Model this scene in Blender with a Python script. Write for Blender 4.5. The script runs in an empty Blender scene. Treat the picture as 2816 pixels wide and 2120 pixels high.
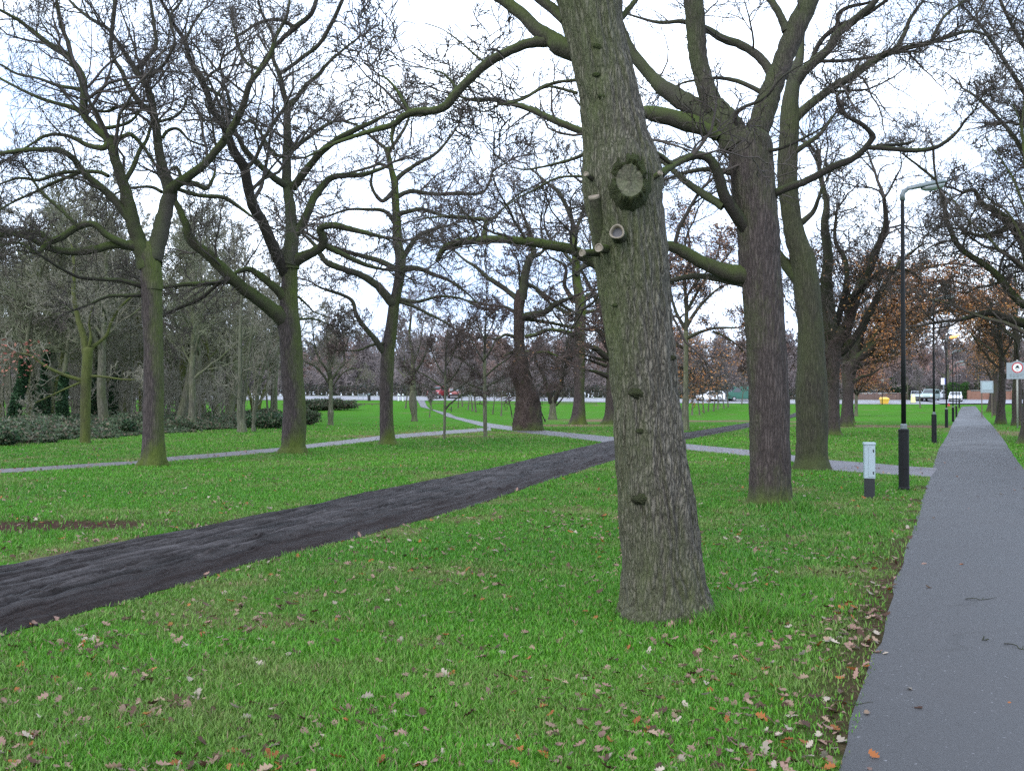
import bpy, math, random
import numpy as np
from mathutils import Vector, noise as mnoise

SC = bpy.context.scene
COL = SC.collection
R = math.radians

# ------------------------------------------------------------------ camera model (photo pixels, 2816 x 2120)
F, CX, CY = 2890.0, 1408.0, 1060.0
PITCH = math.atan(42.5 / F)
CP, SP = math.cos(PITCH), math.sin(PITCH)
CAMH = 1.6


def sstep(t):
    t = np.clip(t, 0, 1)
    return t * t * (3 - 2 * t)


def ghv(x, y):
    x = np.asarray(x, float); y = np.asarray(y, float)
    k = np.tanh((x - 12) / 28.0)
    return sstep((y - 98 - 5 * (1 + k)) / (70.0 - 4 * (1 + k))) * (2.2 - .3 * k)


def gh(x, y):
    return float(ghv(x, y))


def at(px, py, Y):
    """world point at depth Y seen at photo pixel"""
    v = (CY - py) / F
    k = CP - v * SP
    return Vector(((px - CX) / F / k * Y, Y, CAMH + (SP + v * CP) / k * Y))


def ground_at(px, py, far=420.0):
    y0 = 2.0
    y = y0
    while y < far:
        p = at(px, py, y)
        if p.z <= gh(p.x, y):
            lo, hi = y0, y
            for _ in range(30):
                m = (lo + hi) / 2
                q = at(px, py, m)
                if q.z <= gh(q.x, m): hi = m
                else: lo = m
            q = at(px, py, hi)
            return Vector((q.x, q.y, gh(q.x, q.y)))
        y0 = y
        y += max(0.05, y * 0.01)
    p = at(px, py, far)
    return Vector((p.x, p.y, gh(p.x, p.y)))


ORG = {1: (0, 0), 2: (900, 0), 3: (1816, 0), 4: (0, 700), 5: (900, 700), 6: (1816, 700)}


def K(k, *pts):
    """traced points in an enlarged crop -> photo pixels (x, y, width)"""
    if k == 8:
        ox, oy, s = 1180, 500, 3.331
    elif k == 9:
        ox, oy, s = 2250, 600, 3.7
    else:
        (ox, oy), s = ORG[k], 2.081
    return [(ox + p[0] / s, oy + p[1] / s) + tuple(w / s for w in p[2:]) for p in pts]


# ------------------------------------------------------------------ object helpers
def mesh_np(name, V, Fq, smooth=True):
    V = np.ascontiguousarray(V, np.float32); Fq = np.ascontiguousarray(Fq, np.int32)
    me = bpy.data.meshes.new(name)
    n, k = Fq.shape
    me.vertices.add(len(V)); me.vertices.foreach_set('co', V.ravel())
    me.loops.add(n * k); me.loops.foreach_set('vertex_index', Fq.ravel())
    me.polygons.add(n)
    me.polygons.foreach_set('loop_start', np.arange(0, n * k, k, dtype=np.int32))
    me.polygons.foreach_set('loop_total', np.full(n, k, np.int32))
    me.polygons.foreach_set('use_smooth', np.full(n, smooth, bool))
    me.update(calc_edges=True)
    return me


def mesh_py(name, V, Fs, smooth=False):
    me = bpy.data.meshes.new(name)
    me.from_pydata([tuple(v) for v in V], [], Fs)
    if smooth:
        me.polygons.foreach_set('use_smooth', np.full(len(me.polygons), True, bool))
    me.update()
    return me


def tint_attr(me, cols):
    a = me.color_attributes.new('tint', 'FLOAT_COLOR', 'POINT')
    c = np.ones((len(me.vertices), 4), np.float32); c[:, :3] = cols
    a.data.foreach_set('color', c.ravel())


def obj(name, me, mat=None, parent=None, loc=(0, 0, 0)):
    o = bpy.data.objects.new(name, me)
    COL.objects.link(o)
    o.location = loc
    if mat is not None and me is not None and not me.materials:
        me.materials.append(mat)
    if parent is not None: o.parent = parent
    return o


def tag(o, label=None, cat=None, group=None, kind=None):
    if label: o['label'] = label
    if cat: o['category'] = cat
    if group: o['group'] = group
    if kind: o['kind'] = kind
    return o


def thing(name, label, cat, loc, group=None, rotz=0.0):
    o = bpy.data.objects.new(name, None)
    COL.objects.link(o)
    o.location = loc; o.rotation_euler = (0, 0, rotz); o.empty_display_size = 0.2
    return tag(o, label, cat, group)


def copy_tree(src, loc, rotz, scale, label=None, group=None, cat=None):
    kids = [c for c in COL.objects if c.parent == src]
    r = src.copy(); COL.objects.link(r)
    r.location = loc; r.rotation_euler = (0, 0, rotz); r.scale = (scale,) * 3 if not isinstance(scale, tuple) else scale
    if label: r['label'] = label
    if group: r['group'] = group
    if cat: r['category'] = cat
    for c in kids:
        d = c.copy(); COL.objects.link(d); d.parent = r
        for g in [q for q in COL.objects if q.parent == c]:
            e = g.copy(); COL.objects.link(e); e.parent = d
    return r


class MB:
    """small mesh builder"""
    def __init__(s): s.V = []; s.F = []

    def add(s, V, Fs):
        b = len(s.V)
        s.V += [tuple(v) for v in V]
        s.F += [tuple(i + b for i in f) for f in Fs]
        return s

    def box(s, cx, cy, cz, sx, sy, sz, bev=0.0):
        x, y, z = sx / 2, sy / 2, sz / 2
        if bev <= 0:
            V = [(cx + a * x, cy + b * y, cz + c * z) for c in (-1, 1) for a, b in ((-1, -1), (1, -1), (1, 1), (-1, 1))]
            return s.add(V, [(0, 3, 2, 1), (4, 5, 6, 7), (0, 1, 5, 4), (1, 2, 6, 5), (2, 3, 7, 6), (3, 0, 4, 7)])
        def ring(ix, iy, h):
            return [(cx - ix + bev, cy - iy, h), (cx + ix - bev, cy - iy, h), (cx + ix, cy - iy + bev, h), (cx + ix, cy + iy - bev, h),
                    (cx + ix - bev, cy + iy, h), (cx - ix + bev, cy + iy, h), (cx - ix, cy + iy - bev, h), (cx - ix, cy - iy + bev, h)]
        V = ring(x - bev * .7, y - bev * .7, cz - z) + ring(x, y, cz - z + bev) + ring(x, y, cz + z - bev) + ring(x - bev * .7, y - bev * .7, cz + z)
        Fs = [tuple(range(7, -1, -1)), tuple(range(24, 32))]
        for r in range(3):
            for i in range(8):
                j = (i + 1) % 8
                Fs.append((r * 8 + i, r * 8 + j, r * 8 + 8 + j, r * 8 + 8 + i))
        return s.add(V, Fs)

    def lathe(s, prof, n=20, c=(0, 0, 0)):
        V = []
        for r, z in prof:
            for i in range(n):
                a = 2 * math.pi * i / n
                V.append((c[0] + r * math.cos(a), c[1] + r * math.sin(a), c[2] + z))
        Fs = []
        for k in range(len(prof) - 1):
            for i in range(n):
                j = (i + 1) % n
                Fs.append((k * n + i, k * n + j, k * n + n + j, k * n + n + i))
        Fs.append(tuple(range(n - 1, -1, -1)))
        m = (len(prof) - 1) * n
        Fs.append(tuple(range(m, m + n)))
        return s.add(V, Fs)

    def tube(s, pts, rad, n=8):
        V, Fq = tube_pt([Vector(p) for p in pts], rad if isinstance(rad, (list, tuple)) else [rad] * len(pts), n)
        Fs = [tuple(f) for f in Fq]
        m = len(pts)
        Fs.append(tuple(range(n - 1, -1, -1))); Fs.append(tuple(range((m - 1) * n, m * n)))
        return s.add(V, Fs)

    def prism(s, poly, y0, y1):
        """poly in (x, z), extruded along y"""
        n = len(poly)
        V = [(x, y0, z) for x, z in poly] + [(x, y1, z) for x, z in poly]
        Fs = [tuple(range(n)), tuple(range(2 * n - 1, n - 1, -1))]
        for i in range(n):
            j = (i + 1) % n
            Fs.append((j, i, n + i, n + j))
        return s.add(V, Fs)

    def build(s, name, mat, parent=None, loc=(0, 0, 0), smooth=False):
        return obj(name, mesh_py(name, s.V, s.F, smooth), mat, parent, loc)


# ------------------------------------------------------------------ tubes
def tube_pt(pts, rad, n, lump=0.0, lseed=0.0, lf=6.0):
    """one tube with a parallel transported frame; returns verts, quads"""
    m = len(pts)
    T = []
    for i in range(m):
        t = pts[min(i + 1, m - 1)] - pts[max(i - 1, 0)]
        T.append(t.normalized() if t.length > 1e-9 else Vector((0, 0, 1)))
    ref = Vector((1, 0, 0)) if abs(T[0].x) < .8 else Vector((0, 1, 0))
    U = (ref - T[0] * ref.dot(T[0])).normalized()
    V = np.empty((m, n, 3))
    for i in range(m):
        U = U - T[i] * U.dot(T[i])
        U.normalize()
        W = T[i].cross(U)
        for k in range(n):
            a = 2 * math.pi * k / n
            d = U * math.cos(a) + W * math.sin(a)
            r = rad[i]
            q = pts[i] + d * r
            if lump:
                r *= 1 + lump * (mnoise.noise(q * lf + Vector((lseed, 0, 0))) + .5 * mnoise.noise(q * lf * 2.3))
                q = pts[i] + d * r
            V[i, k] = q
    idx = np.arange(m * n).reshape(m, n)
    a = idx[:-1]; b = np.roll(idx, -1, 1)[:-1]; c = np.roll(idx, -1, 1)[1:]; d = idx[1:]
    Fq = np.stack([a, b, c, d], -1).reshape(-1, 4)
    return V.reshape(-1, 3), Fq


def tubes_np(polys, n):
    """many thin tubes at once"""
    if not polys: return np.zeros((0, 3)), np.zeros((0, 4), int)
    cnt = np.array([len(p[0]) for p in polys])
    P = np.array([q for p in polys for q in p[0]], float)
    Rr = np.array([q for p in polys for q in p[1]], float)
    N = len(P)
    end = np.cumsum(cnt); start = end - cnt
    nxt = np.minimum(np.arange(N) + 1, N - 1); nxt[end - 1] = end - 1
    prv = np.maximum(np.arange(N) - 1, 0); prv[start] = start
    T = P[nxt] - P[prv]
    T /= np.linalg.norm(T, axis=1)[:, None] + 1e-12
    ref = np.tile(np.array([0.12, 0.96, 0.25]), (N, 1))
    bad = np.abs((T * ref).sum(1)) > .93
    ref[bad] = (1, 0, 0)
    U = np.cross(T, ref); U /= np.linalg.norm(U, axis=1)[:, None] + 1e-12
    W = np.cross(T, U)
    a = 2 * np.pi * np.arange(n) / n
    V = P[:, None, :] + Rr[:, None, None] * (np.cos(a)[None, :, None] * U[:, None, :] + np.sin(a)[None, :, None] * W[:, None, :])
    mask = np.ones(N, bool); mask[end - 1] = False
    i = np.nonzero(mask)[0]
    k = np.arange(n); k2 = (k + 1) % n
    Fq = np.stack([i[:, None] * n + k, i[:, None] * n + k2, (i[:, None] + 1) * n + k2, (i[:, None] + 1) * n + k], -1).reshape(-1, 4)
    return V.reshape(-1, 3), Fq


def join_np(parts):
    Vs, Fs, o = [], [], 0
    for V, Fq in parts:
        if len(V) == 0: continue
        Vs.append(V); Fs.append(Fq + o); o += len(V)
    return np.concatenate(Vs), np.concatenate(Fs)


# ------------------------------------------------------------------ materials
def nodes(name):
    m = bpy.data.materials.new(name); m.use_nodes = True
    nt = m.node_tree; nt.nodes.clear()
    out = nt.nodes.new('ShaderNodeOutputMaterial')
    b = nt.nodes.new('ShaderNodeBsdfPrincipled')
    nt.links.new(b.outputs[0], out.inputs[0])
    b.inputs['Roughness'].default_value = .8
    b.inputs['Specular IOR Level'].default_value = .25
    return m, nt, b


def N(nt, t, **kw):
    n = nt.nodes.new('ShaderNode' + t)
    for k, v in kw.items():
        if k in ('operation', 'blend_type', 'data_type', 'attribute_name', 'noise_dimensions', 'feature', 'distance', 'sky_type', 'noise_type'):
            setattr(n, k, v)
        else:
            n.inputs[k.replace('_', ' ')].default_value = v
    return n


def ramp(nt, stops):
    n = nt.nodes.new('ShaderNodeValToRGB')
    el = n.color_ramp.elements
    while len(el) < len(stops): el.new(.5)
    for e, (p, c) in zip(el, stops):
        e.position = p
        e.color = (*c, 1) if len(c) == 3 else c
    return n


def mixc(nt, fac, a, b, blend='MIX'):
    n = nt.nodes.new('ShaderNodeMix'); n.data_type = 'RGBA'; n.blend_type = blend
    for i, v in ((0, fac), (6, a), (7, b)):
        if isinstance(v, (int, float)): n.inputs[i].default_value = v
        elif isinstance(v, tuple): n.inputs[i].default_value = (*v, 1)
        else: nt.links.new(v, n.inputs[i])
    return n.outputs[2]


def math_(nt, op, a, b=None, c=None, clamp=False):
    n = nt.nodes.new('ShaderNodeMath'); n.operation = op; n.use_clamp = clamp
    for i, v in enumerate((a, b, c)):
        if v is None: continue
        if isinstance(v, (int, float)): n.inputs[i].default_value = v
        else: nt.links.new(v, n.inputs[i])
    return n.outputs[0]


def mapped(nt, scale, coord='Object'):
    tc = nt.nodes.new('ShaderNodeTexCoord')
    mp = nt.nodes.new('ShaderNodeMapping')
    mp.inputs['Scale'].default_value = scale
    nt.links.new(tc.outputs[coord], mp.inputs[0])
    return mp.outputs[0]


def noise_(nt, vec, scale, detail=4, rough=.6):
    n = nt.nodes.new('ShaderNodeTexNoise')
    n.inputs['Scale'].default_value = scale; n.inputs['Detail'].default_value = detail; n.inputs['Roughness'].default_value = rough
    if vec is not None: nt.links.new(vec, n.inputs['Vector'])
    return n.outputs[0]


def bark(name, dark, light, moss, amt, side=(0.5, 0, 0), top=.5, freq=26, stretch=.13, bump=.6, z_low=0.0, z_high=0.0, con=1.0):
    m, nt, b = nodes(name)
    vec = mapped(nt, (1, 1, stretch))
    vor = nt.nodes.new('ShaderNodeTexVoronoi'); vor.feature = 'DISTANCE_TO_EDGE'; vor.inputs['Scale'].default_value = freq
    wob = noise_(nt, mapped(nt, (1, 1, .5)), freq * .25, 3)
    wv = nt.nodes.new('ShaderNodeVectorMath'); wv.operation = 'MULTIPLY_ADD'
    comb = nt.nodes.new('ShaderNodeCombineXYZ')
    for i in range(2): nt.links.new(wob, comb.inputs[i])
    nt.links.new(comb.outputs[0], wv.inputs[0]); wv.inputs[1].default_value = (.07, .07, 0); nt.links.new(vec, wv.inputs[2])
    nt.links.new(wv.outputs[0], vor.inputs['Vector'])
    fine = noise_(nt, mapped(nt, (1, 1, .35)), freq * 2.2, 5, .7)
    crack = math_(nt, 'MULTIPLY', vor.outputs['Distance'], 2.6, clamp=True)
    h = math_(nt, 'ADD', math_(nt, 'MULTIPLY', crack, .5 * con), math_(nt, 'MULTIPLY', fine, .75))
    col = ramp(nt, [(.25, dark), (.95, light)])
    nt.links.new(h, col.inputs[0])
    big = noise_(nt, mapped(nt, (1, 1, .45)), 1.6, 5, .62)
    geo = nt.nodes.new('ShaderNodeNewGeometry')
    dt = nt.nodes.new('ShaderNodeVectorMath'); dt.operation = 'DOT_PRODUCT'
    nt.links.new(geo.outputs['Normal'], dt.inputs[0]); dt.inputs[1].default_value = (side[0], side[1], top)
    mm = math_(nt, 'ADD', math_(nt, 'MULTIPLY', math_(nt, 'SUBTRACT', big, .5), 2.6), dt.outputs['Value'])
    if z_low:
        tc = nt.nodes.new('ShaderNodeTexCoord'); sp = nt.nodes.new('ShaderNodeSeparateXYZ')
        nt.links.new(tc.outputs['Object'], sp.inputs[0])
        low = math_(nt, 'MULTIPLY', math_(nt, 'SUBTRACT', z_low, sp.outputs[2]), 1.2 / z_low, clamp=True)
        mm = math_(nt, 'ADD', mm, low)
    if z_high:
        tc = nt.nodes.new('ShaderNodeTexCoord'); sp = nt.nodes.new('ShaderNodeSeparateXYZ')
        nt.links.new(tc.outputs['Object'], sp.inputs[0])
        mm = math_(nt, 'ADD', mm, math_(nt, 'MULTIPLY', math_(nt, 'SUBTRACT', sp.outputs[2], z_high), .18, clamp=True))
    mm = math_(nt, 'ADD', mm, math_(nt, 'MULTIPLY', math_(nt, 'SUBTRACT', fine, .5), .9))
    mask = math_(nt, 'ADD', math_(nt, 'MULTIPLY', mm, .8), amt, clamp=True)
    mc = mixc(nt, fine, tuple(c * .55 for c in moss), tuple(c * 1.35 for c in moss))
    c = mixc(nt, math_(nt, 'MULTIPLY', mask, .9), col.outputs[0], mc)
    nt.links.new(c, b.inputs['Base Color'])
    bp = nt.nodes.new('ShaderNodeBump'); bp.inputs['Strength'].default_value = bump; bp.inputs['Distance'].default_value = .03
    nt.links.new(h, bp.inputs['Height']); nt.links.new(bp.outputs[0], b.inputs['Normal'])
    b.inputs['Roughness'].default_value = .9
    return m


def twig(name, a, b2, scale=1.2):
    m, nt, b = nodes(name)
    n = noise_(nt, mapped(nt, (1, 1, 1)), scale, 3)
    r = ramp(nt, [(.35, a), (.65, b2)]); nt.links.new(n, r.inputs[0])
    nt.links.new(r.outputs[0], b.inputs['Base Color'])
    return m


def plain(name, col, rough=.5, metal=0.0, spec=.5, var=.15, scale=8, bump=0.0):
    m, nt, b = nodes(name)
    n = noise_(nt, mapped(nt, (1, 1, 1)), scale, 5)
    c = mixc(nt, n, tuple(x * (1 - var) for x in col), tuple(min(1, x * (1 + var)) for x in col))
    nt.links.new(c, b.inputs['Base Color'])
    b.inputs['Roughness'].default_value = rough; b.inputs['Metallic'].default_value = metal
    b.inputs['Specular IOR Level'].default_value = spec
    if bump:
        bp = nt.nodes.new('ShaderNodeBump'); bp.inputs['Strength'].default_value = bump; bp.inputs['Distance'].default_value = .02
        nt.links.new(n, bp.inputs['Height']); nt.links.new(bp.outputs[0], b.inputs['Normal'])
    return m


def tinted(name, rough=.6, trans=.3, spec=.2):
    m, nt, b = nodes(name)
    a = nt.nodes.new('ShaderNodeAttribute'); a.attribute_name = 'tint'
    nt.links.new(a.outputs['Color'], b.inputs['Base Color'])
    b.inputs['Roughness'].default_value = rough; b.inputs['Specular IOR Level'].default_value = spec
    if trans:
        tr = nt.nodes.new('ShaderNodeBsdfTranslucent'); nt.links.new(a.outputs['Color'], tr.inputs[0])
        mx = nt.nodes.new('ShaderNodeMixShader'); mx.inputs[0].default_value = trans
        nt.links.new(b.outputs[0], mx.inputs[1]); nt.links.new(tr.outputs[0], mx.inputs[2])
        out = [n for n in nt.nodes if n.type == 'OUTPUT_MATERIAL'][0]
        nt.links.new(mx.outputs[0], out.inputs[0])
    return m


M = {}
M['bark_big'] = bark('bark_big', (.012, .010, .008), (.235, .205, .165), (.080, .100, .030), .16, (-.42, -.15, 0), .25, freq=44, stretch=.15, bump=1.0)  # wide dark-to-pale spread puts furrow shading into the bark colour
M['bark_oak'] = bark('bark_oak', (.022, .016, .015), (.095, .074, .068), (.062, .085, .018), .02, (-.15, .0, 0), .55, freq=26, bump=.8, z_low=.35, z_high=4.6)
M['bark_oak_up'] = bark('bark_oak_up', (.020, .016, .013), (.085, .070, .058), (.058, .080, .018), .20, (-.2, .0, 0), .5, freq=30, bump=.8)
M['bark_left'] = bark('bark_left', (.020, .015, .015), (.088, .068, .064), (.070, .095, .014), .12, (.62, .0, 0), .3, freq=20, bump=.7, z_low=.7, z_high=4.1)
M['limb_green'] = bark('limb_green', (.020, .017, .012), (.070, .062, .045), (.058, .088, .012), .30, (-.1, 0, 0), .75, freq=46, stretch=.35, bump=.5, con=.6)
M['limb_grey'] = bark('limb_grey', (.024, .020, .016), (.085, .075, .062), (.055, .075, .018), .22, (-.1, 0, 0), .5, freq=46, stretch=.35, bump=.5, con=.6)
M['limb_dark'] = bark('limb_dark', (.014, .011, .009), (.050, .040, .034), (.045, .070, .012), .0, (-.1, 0, 0), .7, freq=46, stretch=.35, bump=.5, con=.6)
M['bark_green'] = bark('bark_green', (.030, .028, .014), (.075, .072, .035), (.095, .115, .022), .45, (.2, 0, 0), .2, freq=16, bump=.5)
M['bark_pollard'] = bark('bark_pollard', (.018, .012, .010), (.082, .058, .048), (.055, .080, .016), -.12, (.1, 0, 0), .5, freq=14, stretch=.5, bump=1.0, z_low=.5)
M['bark_pale'] = bark('bark_pale', (.060, .058, .040), (.165, .160, .120), (.085, .105, .040), .15, (.2, 0, 0), .2, freq=14, bump=.4)
M['bark_wood'] = bark('bark_wood', (.050, .047, .033), (.165, .155, .115), (.105, .130, .040), .22, (.2, 0, 0), .3, freq=10, bump=.3)
M['twig'] = twig('twig_brown', (.042, .034, .030), (.074, .060, .050))
M['twig_red'] = twig('twig_red', (.060, .040, .036), (.095, .068, .058))
M['twig_far'] = twig('twig_far', (.165, .138, .140), (.230, .190, .185), .3)  # paled so the colour itself carries the distance haze
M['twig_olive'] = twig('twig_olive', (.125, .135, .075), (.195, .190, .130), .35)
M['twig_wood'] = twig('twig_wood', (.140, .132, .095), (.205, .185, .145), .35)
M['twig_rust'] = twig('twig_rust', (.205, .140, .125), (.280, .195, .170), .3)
M['tint'] = tinted('leaf_tint', .6, .25)
M['blade'] = tinted('blade_tint', .55, .3, .25)
M['cut_wood'] = plain('cut_wood', (.20, .165, .125), .8, var=.45, scale=30)
M['cut_core'] = plain('cut_core', (.10, .095, .10), .8, var=.4, scale=40)

# ------------------------------------------------------------------ tree growing
def norm3(x, y, z):
    l = math.sqrt(x * x + y * y + z * z) + 1e-12
    return x / l, y / l, z / l


def grow(acc, p, d, r, L, lvl, P, rng):
    n = P['seg'][lvl]
    wig = P['wig'] * (1.1, .95, .8, .8)[lvl]; up = P['up']; rmin = P['rmin']
    px, py, pz = p; dx, dy, dz = d
    pts = [p]; rad = [r]; dirs = []
    s = L / n
    g = rng.gauss
    for i in range(n):
        dx, dy, dz = norm3(dx + g(0, wig), dy + g(0, wig), dz + g(0, wig) + up)
        px += dx * s; py += dy * s; pz += dz * s
        pts.append((px, py, pz)); rad.append(max(r * (1 - .72 * (i + 1) / n), rmin)); dirs.append((dx, dy, dz))
    acc[lvl].append((pts, rad))
    if lvl + 1 < P['levels']:
        m = P['nch'][lvl]
        if isinstance(m, float): m = int(m) + (rng.random() < m - int(m))
        for k in range(m):
            t = .12 + .88 * (k + rng.random()) / m
            f = min(t * n, n - 1e-6); i = int(f); f -= i
            a, b = pts[i], pts[i + 1]
            q = (a[0] + (b[0] - a[0]) * f, a[1] + (b[1] - a[1]) * f, a[2] + (b[2] - a[2]) * f)
            grow(acc, q, side_dir(dirs[i], rng, P), max(rad[i] * .62, rmin), L * rng.uniform(.40, .74) * (1.2 - .6 * t), lvl + 1, P, rng)


def side_dir(d, rng, P, lo=None, hi=None):
    gx, gy, gz = rng.gauss(0, 1), rng.gauss(0, 1) * P.get('flat', 1), rng.gauss(0, 1)
    k = gx * d[0] + gy * d[1] + gz * d[2]
    gx, gy, gz = norm3(gx - k * d[0], gy - k * d[1], gz - k * d[2])
    a = rng.uniform(lo if lo else P['alo'], hi if hi else P['ahi'])
    c, s = math.cos(a), math.sin(a)
    return norm3(d[0] * c + gx * s, d[1] * c + gy * s, d[2] * c + gz * s)


OAK = dict(seg=[7, 5, 4, 2], wig=.27, up=.035, rmin=.006, levels=4, nch=[5, 4, 3], alo=.55, ahi=1.15)


def catmull(pts, sub):
    out = []
    n = len(pts)
    for i in range(n - 1):
        p0 = pts[max(i - 1, 0)]; p1 = pts[i]; p2 = pts[i + 1]; p3 = pts[min(i + 2, n - 1)]
        for s in range(sub):
            t = s / sub
            out.append(tuple(.5 * (2 * b + (c - a) * t + (2 * a - 5 * b + 4 * c - d) * t * t + (3 * b - a - 3 * c + d) * t ** 3)
                             for a, b, c, d in zip(p0, p1, p2, p3)))
    out.append(tuple(pts[-1]))
    return out


def crown_mesh(name, acc, base, sides=(5, 4, 3, 3)):
    parts = [tubes_np(a, sides[min(i, 3)]) for i, a in enumerate(acc) if a]
    V, Fq = join_np(parts)
    return mesh_np(name, V - np.array(base), Fq)


def trunk_mesh(name, outline, Y, base, n=36, sub=6, bark_d=0.0, lobes=.0, seed=0, ysub=None, lump=.05, dome=True):
    """outline: (photo y, left x, right x) from the ground upward"""
    pts = []
    for y, l, r in outline:
        c = at((l + r) / 2, y, Y)
        pts.append((c.x, c.y, c.z, (r - l) / 2 * Y / F))
    b = pts[0]
    pts = [(b[0], b[1], b[2] - .2, b[3] * 1.05)] + pts
    pts = catmull(pts, sub)
    if dome:
        x_, y_, z_, r_ = pts[-1]
        for q in (15, 30, 45, 60, 75, 88): pts.append((x_, y_, z_ + r_ * .9 * math.sin(R(q)), r_ * math.cos(R(q))))
    z0 = base[2]
    rows = []
    for (x, y, z, r) in pts:
        row = []
        hz = max(0, z - z0)
        fl = math.exp(-hz / .28) * lobes
        for k in range(n):
            a = 2 * math.pi * k / n
            ca, sa = math.cos(a), math.sin(a)
            rr = r * (1 + fl * (math.sin(a * 4 + seed) * .6 + math.sin(a * 7 + seed * 2.3) * .4))
            q = Vector((ca * r * 3.2 + seed, sa * r * 3.2, z * 1.5))
            rr += r * lump * (mnoise.noise(q) + .6 * mnoise.noise(q * 2.7))
            if bark_d:
                q = Vector((ca * r * 16, sa * r * 16, z * 2.6 + seed))
                w = mnoise.noise(q * .5) * .8
                q2 = Vector((q.x + w, q.y + w, q.z))
                v = abs(mnoise.noise(q2)) * 1.6 + abs(mnoise.noise(q2 * 2.1)) * .7
                rr += bark_d * (min(v, 1.0) - .5)
            row.append((x + ca * rr, y + sa * rr, z))
        rows.append(row)
    V = np.array(rows).reshape(-1, 3) - np.array(base)
    m = len(rows)
    idx = np.arange(m * n).reshape(m, n)
    a = idx[:-1]; b2 = np.roll(idx, -1, 1)[:-1]; c = np.roll(idx, -1, 1)[1:]; d = idx[1:]
    Fq = np.stack([a, b2, c, d], -1).reshape(-1, 4)
    return mesh_np(name, V, Fq)


def leaf_cloud(tips, per, size, cols, rng, spread=.25, n_max=40000):
    """small folded leaves round given points: verts, faces, tint"""
    V, Fq, C = [], [], []
    g = rng.gauss
    for (x, y, z) in tips:
        for _ in range(per if rng.random() < per % 1 + 1e-9 or per >= 1 else 0):
            cx, cy, cz = x + g(0, spread), y + g(0, spread), z + g(0, spread)
            u = Vector((g(0, 1), g(0, 1), g(0, .6))).normalized()
            w = u.cross(Vector((g(0, 1), g(0, 1), g(0, 1)))).normalized()
            s = size * rng.uniform(.6, 1.3)
            b = len(V)
            c = Vector((cx, cy, cz)); up = u.cross(w) * s * .22
            V += [c - u * s, c + w * s * .5 + up, c + u * s, c - w * s * .5 + up]
            Fq.append((b, b + 1, b + 2, b + 3))
            col = rng.choice(cols); k = rng.uniform(.65, 1.25)
            C += [(col[0] * k, col[1] * k, col[2] * k)] * 4
            if len(Fq) >= n_max: break
    return np.array([tuple(v) for v in V]), np.array(Fq), np.array(C)


def foliage(parent, tips, base, per, size, cols, rng, spread=.25, name='foliage', n_max=40000):
    V, Fq, C = leaf_cloud(tips, per, size, cols, rng, spread, n_max)
    me = mesh_np(name, V - np.array(base), Fq, False)
    tint_attr(me, C)
    return obj(name, me, M['tint'], parent)


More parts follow.
